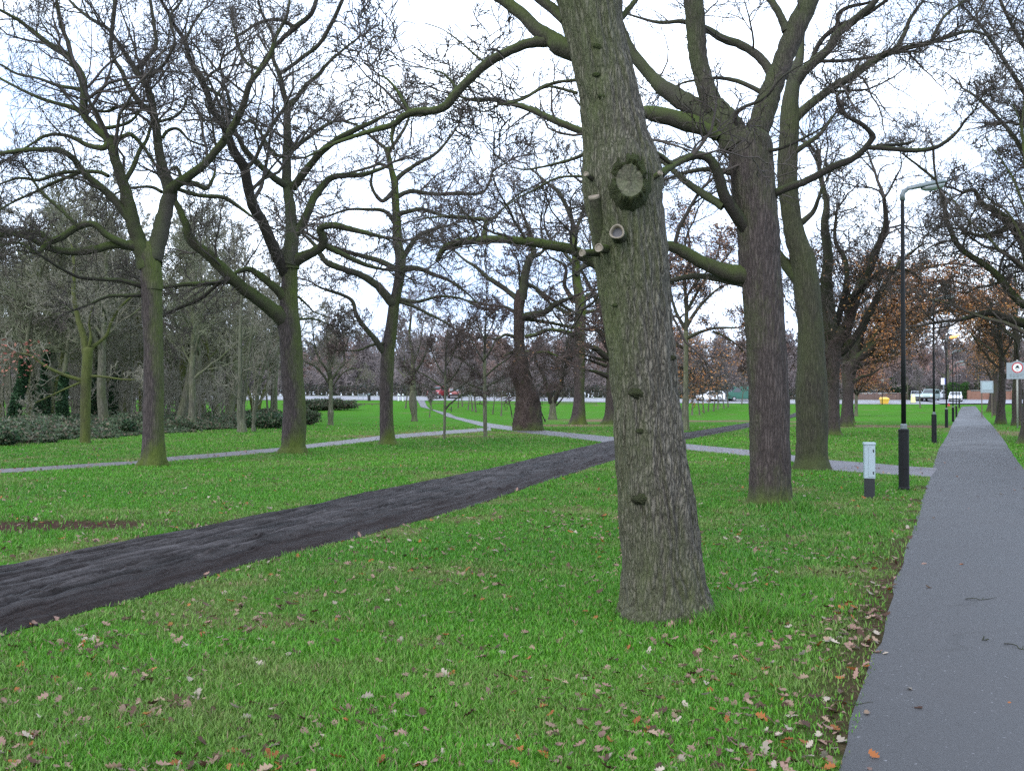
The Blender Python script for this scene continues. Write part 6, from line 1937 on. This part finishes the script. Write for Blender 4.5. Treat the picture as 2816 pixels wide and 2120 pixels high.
M['silver'] = plain('silver_paint', (.42, .46, .50), .3, .3, var=.05)
M['pale_green'] = plain('pale_green_paint', (.36, .45, .43), .3, .2, var=.05)
M['car_white'] = plain('car_white', (.75, .76, .78), .3, var=.04)
M['car_red'] = plain('car_red', (.30, .04, .045), .3, var=.08)
M['car_maroon'] = plain('car_maroon', (.22, .05, .04), .3, var=.08)
M['car_dark'] = plain('car_dark', (.02, .022, .03), .3, var=.2)
car('silver blue car parked behind the pale yellow bollard', 2521, 153.8, M['silver'], 250)
car('pale green silver car parked right of the yellow bollard, facing the park', 2558, 151, M['pale_green'], 235, 'suv')
car('white topped car parked behind the pale green silver car', 2582, 158.2, M['car_white'], 215)
car('white hatchback with dark bumper waiting near the end of the path', 2628, 148.5, M['car_white'], 245)
car('red car passing on the far road near the bend of the paved path', 1200, 149, M['car_red'], 262, 'suv')
car('maroon car following the red car on the far road', 1249, 150, M['car_maroon'], 276)
car('green and white van on the far road just left of the second oak', 2043, 149.5, M['green_paint'], 182, 'van', 'parked_van', 'van', lower=M['white_paint'])
car('dark car on the far road behind the row of young trees', 1985, 150.2, M['car_dark'], 180)
car('white car on the far road left of the dark car, behind the young trees', 1952, 148.6, M['car_white'], 180)
car('white car whose roof shows above the brown garden wall', 2398, 158.6, M['car_white'], 180, dz=.02)

# grit bin
g = at(2432, 1100, 143); z = gh(g.x, 143)
rt = thing('grit_bin', 'bright yellow grit bin standing at the roadside', 'bin', (g.x, 143, z + .03))
V = [(-.42, -.3, .0), (.42, -.3, .0), (.42, .3, .0), (-.42, .3, .0), (-.55, -.38, .62), (.55, -.38, .62), (.55, .38, .62), (-.55, .38, .62)]
MB().add(V, [(0, 3, 2, 1), (0, 1, 5, 4), (1, 2, 6, 5), (2, 3, 7, 6), (3, 0, 4, 7), (4, 5, 6, 7)]).build('body', M['yellow'], rt)
MB().add([(-.6, -.43, .62), (.6, -.43, .62), (.6, .43, .66), (-.6, .43, .66), (-.5, -.3, .78), (.5, -.3, .78), (.5, .35, .92), (-.5, .35, .92)], [(0, 3, 2, 1), (0, 1, 5, 4), (1, 2, 6, 5), (2, 3, 7, 6), (3, 0, 4, 7), (4, 5, 6, 7)]).build('lid', M['yellow'], rt)
# yellow keep-left bollard
g = at(2511, 1100, 144.6); z = gh(g.x, 144.6)
rt = thing('traffic_bollard', 'pale yellow traffic bollard at the kerb in front of the silver blue car', 'bollard', (g.x, 144.6, z + .14))
MB().prism([(-.30, 0), (.30, 0), (.24, .75), (.20, 1.15), (-.20, 1.15), (-.24, .75)], -.14, .14).build('shell', M['pale_yellow'], rt)
MB().box(0, -.15, .92, .30, .012, .28, .003).build('panel', M['white_paint'], rt)
MB().box(0, 0, -.04, .7, .4, .1, .02).build('base', M['dark_base'], rt)
# white marker posts and green cabinet, bin
for (px, lab) in ((1096, 'white roadside marker post, left of a pair by the far road'), (1108, 'white roadside marker post, right of a pair by the far road')):
    q = at(px, 1090, 141.3); z = gh(q.x, 141.3)
    rt = thing('marker_post', lab, 'post', (q.x, 141.3, z))
    MB().lathe([(.09, -.1), (.09, .75), (.12, .78), (.12, .9), (.02, .95)], 12).build('post', M['white_paint'], rt); MB().lathe([(.125, .6), (.125, .7)], 12).build('band', M['black'], rt)
q = at(1184, 1090, 141); z = gh(q.x, 141)
rt = thing('street_cabinet', 'tall narrow turquoise green street cabinet near the bend of the paved path', 'cabinet', (q.x, 141, z))
MB().box(0, 0, .6, .42, .35, 1.2, .02).build('body', M['green_paint'], rt); MB().box(0, 0, 1.23, .48, .42, .07, .02).build('lid', M['green_paint'], rt); MB().box(0, -.185, .62, .34, .02, 1.0, .004).build('door', M['green_paint'], rt)
q = at(1015, 1088, 140.8); z = gh(q.x, 140.8)
rt = thing('litter_bin', 'black litter bin with domed top on the far verge left of the slim oak', 'bin', (q.x, 140.8, z))
MB().lathe([(.20, -.05), (.21, .75), (.24, .80), (.24, .98), (.20, 1.06), (.10, 1.13), (.02, 1.15)], 18).build('body', M['black'], rt, smooth=False); MB().box(0, -.225, .89, .26, .05, .11, .01).build('slot', M['pale_grey'], rt)
# white rail fence on the far left
a = at(985, 1085, 143); b_ = at(1012, 1085, 143)
rt = thing('rail_fence', 'short pale rail fence beside the black litter bin', 'fence', (a.x, 143, gh(a.x, 143)))
for zz in (.45, .75): MB().box((b_.x - a.x) / 2, 0, zz, b_.x - a.x, .04, .07, .005).build('rail', M['board_grey'], rt)
for i in range(3): MB().box((b_.x - a.x) * i / 2, .05, .42, .07, .06, .9, .005).build('post', M['board_grey'], rt)
# tall dark sign pole by the grit bin, grey pole, blue white sign
q = at(2426, 1100, 141.5)
rt = thing('sign_pole', 'thin dark pole rising in front of the yellow grit bin', 'pole', (q.x, 141.5, gh(q.x, 141.5)))
MB().lathe([(.06, -.1), (.06, 3.6), (.02, 3.65)], 10).build('pole', M['black'], rt, smooth=True); MB().box(0, -.07, 3.3, .5, .03, .45, .01).build('plate', M['pale_grey'], rt)
q = at(2656, 1090, 147)
rt = thing('bus_stop_sign', 'white and blue flag sign on a grey post at the corner by the brick wall', 'sign', (q.x, 154.5, gh(q.x, 154.5) + .1))
MB().lathe([(.07, -.1), (.07, 3.3)], 12).build('post', M['grey_metal'], rt, smooth=True)
MB().box(-.18, -.09, 2.75, .52, .03, .95, .01).build('panel', M['white_paint'], rt); MB().box(.2, -.09, 2.75, .22, .034, .9, .01).build('side_panel', plain('sign_blue', (.06, .07, .25), .5), rt)
q = at(2389, 1085, 156)
# ------------------------------------------------------------------ walls, hedges and the house across the road
def brick(name, a, b2, mortar, scale=1.0):
    mt, nt, b = nodes(name)
    tc = nt.nodes.new('ShaderNodeTexCoord'); sp = nt.nodes.new('ShaderNodeSeparateXYZ'); nt.links.new(tc.outputs['Object'], sp.inputs[0])
    cb = nt.nodes.new('ShaderNodeCombineXYZ'); nt.links.new(math_(nt, 'ADD', sp.outputs[0], sp.outputs[1]), cb.inputs[0]); nt.links.new(sp.outputs[2], cb.inputs[1])
    br = nt.nodes.new('ShaderNodeTexBrick'); nt.links.new(cb.outputs[0], br.inputs['Vector'])
    br.inputs['Color1'].default_value = (*a, 1); br.inputs['Color2'].default_value = (*b2, 1); br.inputs['Mortar'].default_value = (*mortar, 1)
    br.inputs['Scale'].default_value = 4.4; br.inputs['Brick Width'].default_value = 1.0; br.inputs['Row Height'].default_value = .33; br.inputs['Mortar Size'].default_value = .03
    c = mixc(nt, math_(nt, 'MULTIPLY', noise_(nt, mapped(nt, (1, 1, 1)), 1.2, 4), .5), br.outputs[0], tuple(x * .5 for x in a))
    nt.links.new(c, b.inputs['Base Color']); b.inputs['Roughness'].default_value = .9
    return mt


M['brick_red'] = brick('brick_red', (.26, .12, .075), (.20, .085, .055), (.25, .22, .19))
M['brick_brown'] = brick('brick_brown', (.17, .10, .085), (.13, .08, .07), (.20, .18, .16))
M['stone'] = plain('coping_stone', (.30, .28, .26), .8, var=.2)
M['tile'] = plain('roof_tile', (.15, .075, .055), .8, var=.3, scale=30, bump=.3)


def wall(px0, px1, Y, h, mat, lab, copm='stone'):
    a, b_ = at(px0, 1090, Y), at(px1, 1090, Y)
    L = b_.x - a.x
    rt = thing('garden_wall', lab, 'wall', (a.x, Y, gh(a.x, Y)))
    MB().box(L / 2, 0, h / 2 - .1, L, .22, h + .2).build('brickwork', mat, rt)
    MB().box(L / 2, 0, h + .135, L + .06, .3, .07, .01).build('coping', M[copm], rt)
    for i in range(int(L / 3.2) + 1): MB().box(min(i * 3.2, L), -.02, h / 2, .4, .36, h + .32).build('pier', mat, rt)


wall(2664, 2790, 156.2, 1.35, M['brick_red'], 'orange red brick garden wall at the corner beyond the end of the path')
wall(2350, 2492, 156.0, .95, M['brick_brown'], 'low brown brick garden wall behind the yellow grit bin')


def hedge(px, Y, w, h, lab, cols, seed, d=1.0, n=4200):
    q = at(px, 1090, Y); rt = thing('hedge', lab, 'hedge', (q.x, Y, gh(q.x, Y) + .1))
    rs = np.random.RandomState(seed)
    P_ = rs.rand(n, 3) * np.array([w, d, h]) - np.array([w / 2, d / 2, 0])
    sh = rs.rand(n) < .75
    ax = rs.randint(0, 3, n)
    P_[sh & (ax == 0), 2] = h; P_[sh & (ax == 1), 1] = -d / 2
    k = sh & (ax == 2); P_[k, 0] = np.sign(P_[k, 0]) * w / 2
    P_ += rs.normal(size=P_.shape) * .09
    P_[:, 2] += .16 * np.sin(P_[:, 0] * 3.1 + seed)
    np_leaves('foliage', P_, .075, cols, seed, parent=rt)
    st = MB()
    for i in range(5): st.tube([((i - 2) * w / 5.5, 0, -.1), ((i - 2) * w / 5.2, .05, h * .8)], [.04, .02], 5)
    st.build('stem', M['bark_wood'], rt)


hedge(2630, 157.6, 3.0, 2.3, 'bright green clipped hedge behind the white hatchback', HEDGE, 41, 1.4)
hedge(2468, 158.0, 3.0, 1.9, 'green hedge standing behind the brown garden wall', HEDGE + IVY, 42, 1.4)
hedge(2440, 160.5, 2.2, 2.9, 'taller dark hedge left of the green one behind the brown wall', IVY + HEDGE, 43, 1.5)
hedge(2716, 158.5, 3.4, 2.3, 'yellow green hedge showing over the orange red brick wall', HEDGE + [(.10, .17, .03)], 44, 1.4)
bush('holly_bush', 'big dark evergreen bush behind the white and blue flag sign', 'bush', 2682, 1094, 1.9, 2.6, 5200, .10, IVY, 45)


def house(px, Y, w, d, eave, ridge, lab, seed, walls, rot):
    q = at(px, 1080, Y)
    rt = thing('brick_house', lab, 'house', (q.x, Y, gh(q.x, Y)), rotz=R(rot))
    MB().box(0, 0, eave / 2 - .2, w, d, eave + .4).build('wall', walls, rt)
    ov = .35
    rf = MB(); rf.add([(-w / 2 - ov, -d / 2 - ov, eave - .1), (w / 2 + ov, -d / 2 - ov, eave - .1), (w / 2 + ov, d / 2 + ov, eave - .1), (-w / 2 - ov, d / 2 + ov, eave - .1), (-w / 2 + w * .18, 0, ridge), (w / 2 - w * .18, 0, ridge)],
           [(0, 1, 5, 4), (1, 2, 5), (2, 3, 4, 5), (3, 0, 4), (3, 2, 1, 0)])
    roof = rf.build('roof', M['tile'], rt)
    ch = MB().box(w * .28, 0, ridge - .1, .7, .9, 2.0).build('chimney', walls, roof)
    for k_ in range(2): MB().lathe([(.13, ridge + .85), (.11, ridge + 1.2)], 10, (w * .28, (k_ - .5) * .4, 0)).build('chimney_pot', M['tile'], roof)
    for zz in (1.5, 4.1):
        for xx in (-.32, 0, .32):
            if zz < 2 and xx == 0: continue
            wd = MB().box(xx * w, -d / 2 - .02, zz, 1.3, .10, 1.25, .01).build('window', M['white_paint'], rt)
            MB().box(xx * w, -d / 2 - .075, zz, 1.1, .03, 1.05).build('pane', M['glass'], wd)
            MB().box(xx * w, -d / 2 - .09, zz - .69, 1.5, .2, .09).build('sill', M['stone'], wd)
    dr = MB().box(0, -d / 2 - .03, 1.05, .95, .08, 2.1, .01).build('door', M['car_maroon'], rt)
    MB().lathe([(.035, 0), (.035, .06)], 8, (.32, -d / 2 - .1, 1.0)).build('handle', M['alloy'], dr)


house(2565, 206, 11.5, 8, 5.3, 8.6, 'brick house with a red tiled roof seen through the trees beyond the parked cars', 1, M['brick_red'], -6)
house(2760, 206, 10, 8, 5.2, 8.2, 'brick house hidden behind the trees beyond the orange red wall', 2, M['brick_brown'], 8)
house(2420, 208, 11, 8, 5.2, 8.0, 'brown brick house seen faintly behind the hedge and yellow grit bin', 3, M['brick_brown'], 3)
# ------------------------------------------------------------------ grass and fallen leaves
TRUNKS = [(o.location.x, o.location.y) for o in COL.objects if o.parent is None and o.type == 'EMPTY' and o.get('category') == 'tree' and o.location.y < 60]


def build_grass():
    rs = np.random.RandomState(2)
    n = 1050000
    r = np.exp(rs.uniform(np.log(3.2), np.log(72), n))
    a = rs.uniform(-.60, .60, n)
    x = r * np.sin(a); y = r * np.cos(a)
    keep = np.ones(n, bool)
    for poly in (TRACK, CROSS, MUD):
        keep &= ~inpoly(x, y, poly)
    dl = (.75 + .42 * (y - 3.0)) - x
    dr = x - (2.46 + .44 * (y - 3.0))
    keep &= (dl > .03 - .07 * rs.rand(n)) | (dr > .05)
    keep &= rs.rand(n) < np.clip((72 - r) / 30, 0, 1)
    for (tx, ty) in TRUNKS: keep &= (x - tx) ** 2 + (y - ty) ** 2 > .2 ** 2
    sm = soil_mask(x, y); lm = litter_mask(x, y)
    keep &= rs.rand(n) > sm * .94
    keep &= rs.rand(n) > lm * .55
    x, y, r, sm, lm = x[keep], y[keep], r[keep], sm[keep], lm[keep]
    n = len(x)
    lush = fnoise(x, y, .35, 2); tuft = fnoise(x, y, 2.6, 6)
    h = (.014 + .026 * rs.rand(n)) * (.55 + .9 * lush) * (.6 + .9 * tuft)
    # long tufts round the trunk feet where the mower does not reach
    for (tx, ty, rad, k, ox, oy) in ((TR0[0], TR0[1], .26, 2.9, .56, -.12), (TR1[0], TR1[1], .5, 2.2, .15, -.4), (TR0[0], TR0[1], .22, 1.6, .30, -.42)):
        d = np.sqrt((x - tx - ox) ** 2 + (y - ty - oy) ** 2)
        h *= 1 + (k - .2) * np.exp(-(d / rad) ** 2) * (.5 + rs.rand(n))
    w = (.0012 + .0013 * rs.rand(n)) * (1 + r / 6.0)
    h = h * (1 + r / 70)
    th = rs.uniform(0, 2 * np.pi, n)
    lean = rs.uniform(.15, 1.1, n) * h
    lx, ly = np.cos(th) * lean, np.sin(th) * lean
    ph = th + np.pi / 2 + rs.normal(size=n) * .5
    wx, wy = np.cos(ph) * w, np.sin(ph) * w
    z = ghv(x, y)
    V = np.empty((n, 5, 3), np.float32)
    V[:, 0] = np.stack([x - wx, y - wy, z - .004], 1); V[:, 1] = np.stack([x + wx, y + wy, z - .004], 1)
    V[:, 2] = np.stack([x + wx * .75 + lx * .38, y + wy * .75 + ly * .38, z + h * .62], 1)
    V[:, 3] = np.stack([x - wx * .75 + lx * .38, y - wy * .75 + ly * .38, z + h * .62], 1)
    V[:, 4] = np.stack([x + lx, y + ly, z + h], 1)
    b = (np.arange(n) * 5)[:, None]
    me = bpy.data.meshes.new('grass')
    me.vertices.add(n * 5); me.vertices.foreach_set('co', V.ravel())
    loops = np.concatenate([b + np.array([0, 1, 2, 3]), b + np.array([3, 2, 4])], 1).astype(np.int32)
    me.loops.add(n * 7); me.loops.foreach_set('vertex_index', loops.ravel())
    me.polygons.add(n * 2)
    st = np.stack([np.arange(n) * 7, np.arange(n) * 7 + 4], 1).astype(np.int32); tt = np.tile(np.array([4, 3], np.int32), (n, 1))
    me.polygons.foreach_set('loop_start', st.ravel()); me.polygons.foreach_set('loop_total', tt.ravel())
    me.update(calc_edges=True)
    big = fnoise(x, y, .16, 11, 3); mid = fnoise(x, y, 1.1, 12)
    g1 = np.array([.040, .140, .016]); g2 = np.array([.115, .300, .024]); g3 = np.array([.170, .205, .065])
    k = np.clip(rs.rand(n) * .7 + (big - .35) * .9, 0, 1)[:, None]
    c = g1 * (1 - k) + g2 * k
    k2 = (np.clip((mid - .52) * 3, 0, 1) * .7 + (rs.rand(n) < .12) * .6 + lm * .5)[:, None].clip(0, 1)
    c = c * (1 - k2) + g3 * k2
    dead = rs.rand(n) < .035
    c[dead] = np.array([.26, .20, .11])
    c *= rs.uniform(.7, 1.25, (n, 1))
    tint_attr(me, np.repeat(c, 5, 0))
    o = obj('grass', me, M['blade']); o['kind'] = 'stuff'


TR0 = [o for o in COL.objects if o.name == 'oak_tree'][0].location
TR1 = [o for o in COL.objects if o.name == 'oak_tree.001'][0].location
build_grass()

# oak leaf outlines, curled
def leaf_shape(rg):
    pts = []
    L = 1.0
    half = []
    nl = 4
    for i in range(nl * 2 + 1):
        t = i / (nl * 2)
        wdt = .30 * math.sin(math.pi * min(1, t * .92 + .06)) ** .7 * (1.15 if i % 2 else .58) * rg.uniform(.85, 1.15)
        half.append((t, max(wdt, .015)))
    curl = rg.uniform(-.9, 1.3); fold = rg.uniform(-.2, .7); tw = rg.uniform(-.5, .5)
    def bend(t, s):
        return ((t - .5), s, .16 * curl * (2 * t - 1) ** 2 + fold * abs(s) + tw * (t - .5) * s * 1.5)
    V, Fs = [], []
    m = len(half)
    for (t, wdt) in half: V.append(bend(t, 0))
    for sgn in (1, -1):
        b0 = len(V)
        for (t, wdt) in half: V.append(bend(t + rg.uniform(-.02, .04), wdt * sgn))
        for i in range(m - 1):
            f = (i, i + 1, b0 + i + 1, b0 + i)
            Fs.append(f if sgn < 0 else tuple(reversed(f)))
    V.append(bend(-.12, .006)); V.append(bend(-.12, -.006)); V.append(bend(.02, .008)); V.append(bend(.02, -.008))
    k = len(V); Fs.append((k - 4, k - 3, k - 1, k - 2))
    return V, Fs


LEAFC = {'buff': (.25, .17, .115), 'pale': (.34, .28, .22), 'orange': (.28, .095, .028), 'brown': (.075, .040, .026), 'pinkish': (.25, .15, .115)}
lm_ = {k: plain('leaf_' + k, c, .7, spec=.25, var=.35, scale=30) for k, c in LEAFC.items()}
rg = random.Random(31)
shapes = [leaf_shape(rg) for _ in range(14)]
leaf_meshes = {}
for k in LEAFC:
    for j in range(5):
        V, Fs = shapes[rg.randrange(14)]
        me = mesh_py('fallen_leaf', V, Fs, True); me.materials.append(lm_[k]); leaf_meshes[(k, j)] = me
names = {'buff': 'dry buff oak leaf lying curled on the foreground grass', 'pale': 'pale bleached oak leaf lying on the foreground grass', 'orange': 'bright orange brown oak leaf lying on the foreground grass',
         'brown': 'dark brown withered oak leaf lying on the foreground grass', 'pinkish': 'dull pinkish oak leaf lying on the foreground grass'}


def leaf_spots(n, r0, r1, seed, power=1.0, onpath=.012):
    rs = np.random.RandomState(seed)
    out = []
    while len(out) < n:
        m = 20000
        r = np.exp(rs.uniform(np.log(r0), np.log(r1), m)); a = rs.uniform(-.62, .62, m)
        x = r * np.sin(a); y = r * np.cos(a)
        dens = np.clip((fnoise(x, y, .55, 41) - .32) * 2.2, .08, 1) * np.clip(fnoise(x, y, 2.4, 42) * 2 - .55, .1, 1)
        dens = np.maximum(dens, np.clip(litter_mask(x, y) * .40, 0, .35))
        dl = (.75 + .42 * (y - 3.0)) - x; dr = x - (2.46 + .44 * (y - 3.0))
        onp = (dl < 0) & (dr < 0)
        dens = np.where(onp, onpath, dens)
        dens = np.where(inpoly(x, y, TRACK), .06, dens)
        dens = np.where((r < 9) & (x > -.2) & (dl > 0) & (dl < 1.6), np.maximum(dens, .22), dens)
        ok = rs.rand(m) < dens
        for q in np.nonzero(ok)[0]:
            out.append((x[q], y[q]))
            if len(out) >= n: break
    return out


near = leaf_spots(300, 4.15, 8.6, 7)
near.sort(key=lambda p: p[0] ** 2 + p[1] ** 2)
kinds = ['buff', 'pinkish', 'pale', 'orange', 'brown', 'buff', 'pinkish', 'brown', 'pinkish']
for i, (x, y) in enumerate(near):
    k = rg.choice(kinds)
    o = obj('fallen_leaf', leaf_meshes[(k, rg.randrange(5))])
    o.location = (x, y, gh(x, y) + .006 + .022 * rg.random())
    s = rg.uniform(.040, .080); o.scale = (s, s, s)
    o.rotation_euler = (rg.gauss(0, .35), rg.gauss(0, .35), rg.uniform(0, 6.28))
    tag(o, names[k], 'leaf', 'fallen ' + k + ' leaves on the grass')

# the countless rest, one mass
sp_ = leaf_spots(9500, 4.6, 80, 8)
Vs, Fs, Cs = [], [], []
rs = np.random.RandomState(4)
for (x, y) in sp_:
    V, Fq = shapes[rg.randrange(14)]
    V = np.array(V)
    d = math.hypot(x, y)
    s = rg.uniform(.032, .070) * (1 + min(d, 60) / 90)
    az = rg.uniform(0, 6.28); c, sn = math.cos(az), math.sin(az)
    tx, ty = rg.gauss(0, .35), rg.gauss(0, .35)
    P = np.stack([V[:, 0] * c - V[:, 1] * sn, V[:, 0] * sn + V[:, 1] * c, V[:, 2] + V[:, 0] * tx + V[:, 1] * ty], 1) * s + np.array([x, y, gh(x, y) + .006 + .02 * rg.random()])
    b = sum(0 for _ in ())
    Vs.append(P); Fs.append(np.array([f for f in Fq]))
    col = LEAFC[rg.choice(kinds)]
    Cs.append(np.tile(np.array(col) * rg.uniform(.7, 1.2), (len(P), 1)))
off = 0; FF = []
for P, Fq in zip(Vs, Fs):
    FF.append(Fq + off); off += len(P)
me = mesh_np('leaf_litter', np.concatenate(Vs), np.concatenate(FF)); tint_attr(me, np.concatenate(Cs))
o = obj('leaf_litter', me, M['tint']); o['kind'] = 'stuff'

# twigs lying on the path
for (px, py, L, az, lab) in ((2700, 1658, .26, .15, 'thin twig lying on the asphalt path, the straighter one'), (2810, 1795, .22, -1.0, 'dark bent twig on the asphalt at the right edge of the photo'), (2708, 1770, .12, 1.4, 'short curved twig on the asphalt path'), (2345, 1950, .2, -.2, 'small twig at the worn edge of the asphalt path')):
    g = ground_at(px, py)
    mb = MB(); pts = [(math.cos(az) * L * (t - .5) + .02 * math.sin(t * 9), math.sin(az) * L * (t - .5) + .02 * math.cos(t * 7), .034 + .006 * math.sin(t * 8)) for t in np.linspace(0, 1, 8)]
    mb.tube(pts, [.004 - .0004 * i for i in range(8)], 6)
    mb.tube([pts[4], (pts[4][0] + .03, pts[4][1] + .05, .04)], [.003, .002], 5)
    o = mb.build('twig', M['limb_dark'], None, g, smooth=True); tag(o, lab, 'twig')
# ------------------------------------------------------------------ light, sky, camera
SUN_EL, SUN_AZ = 38.0, 215.0   # azimuth measured like the sky node: 0 = +Y, clockwise
w = bpy.data.worlds.new('World'); SC.world = w; w.use_nodes = True
nt = w.node_tree; nt.nodes.clear()
wo = nt.nodes.new('ShaderNodeOutputWorld'); bg = nt.nodes.new('ShaderNodeBackground')
sky = nt.nodes.new('ShaderNodeTexSky'); sky.sky_type = 'NISHITA'; sky.sun_disc = False
sky.sun_elevation = R(SUN_EL); sky.sun_rotation = R(SUN_AZ); sky.air_density = 1.0; sky.dust_density = 3.0; sky.ozone_density = 1.0
tc = nt.nodes.new('ShaderNodeTexCoord')
mp = nt.nodes.new('ShaderNodeMapping'); mp.inputs['Scale'].default_value = (1, 1, 2.2)
nt.links.new(tc.outputs['Generated'], mp.inputs[0])
cl = noise_(nt, mp.outputs[0], 2.6, 6, .55)
cloud = ramp(nt, [(.38, (5.8, 7.5, 10.8)), (.64, (14.5, 16.2, 18.6))])
nt.links.new(cl, cloud.inputs[0])
col = mixc(nt, .86, sky.outputs[0], cloud.outputs[0])
nt.links.new(col, bg.inputs[0]); bg.inputs[1].default_value = 0.10
nt.links.new(bg.outputs[0], wo.inputs[0])

sl = bpy.data.lights.new('sun', 'SUN'); sl.energy = 0.9; sl.angle = R(40); sl.color = (1.0, .96, .90)
so = bpy.data.objects.new('sun', sl); COL.objects.link(so)
az, el = R(SUN_AZ), R(SUN_EL)
d = Vector((math.sin(az) * math.cos(el), math.cos(az) * math.cos(el), math.sin(el)))
so.rotation_euler = d.to_track_quat('Z', 'Y').to_euler(); so.location = d * 60

cam = bpy.data.cameras.new('camera'); co = bpy.data.objects.new('camera', cam); COL.objects.link(co)
cam.sensor_fit = 'HORIZONTAL'; cam.sensor_width = 36.0; cam.lens = 36.0 * F / 2816.0
co.location = (0, 0, CAMH); co.rotation_euler = (R(90) + PITCH, 0, 0)
cam.clip_start = .05; cam.clip_end = 2000
SC.camera = co
SC.view_settings.view_transform = 'Standard'; SC.view_settings.look = 'None'; SC.view_settings.exposure = EXPOSURE; SC.view_settings.gamma = 1.0
SC.view_settings.use_curve_mapping = False
SC.cycles.use_denoising = False; SC.cycles.volume_bounces = 1; SC.cycles.max_bounces = 6; SC.cycles.diffuse_bounces = 3; SC.cycles.transparent_max_bounces = 4
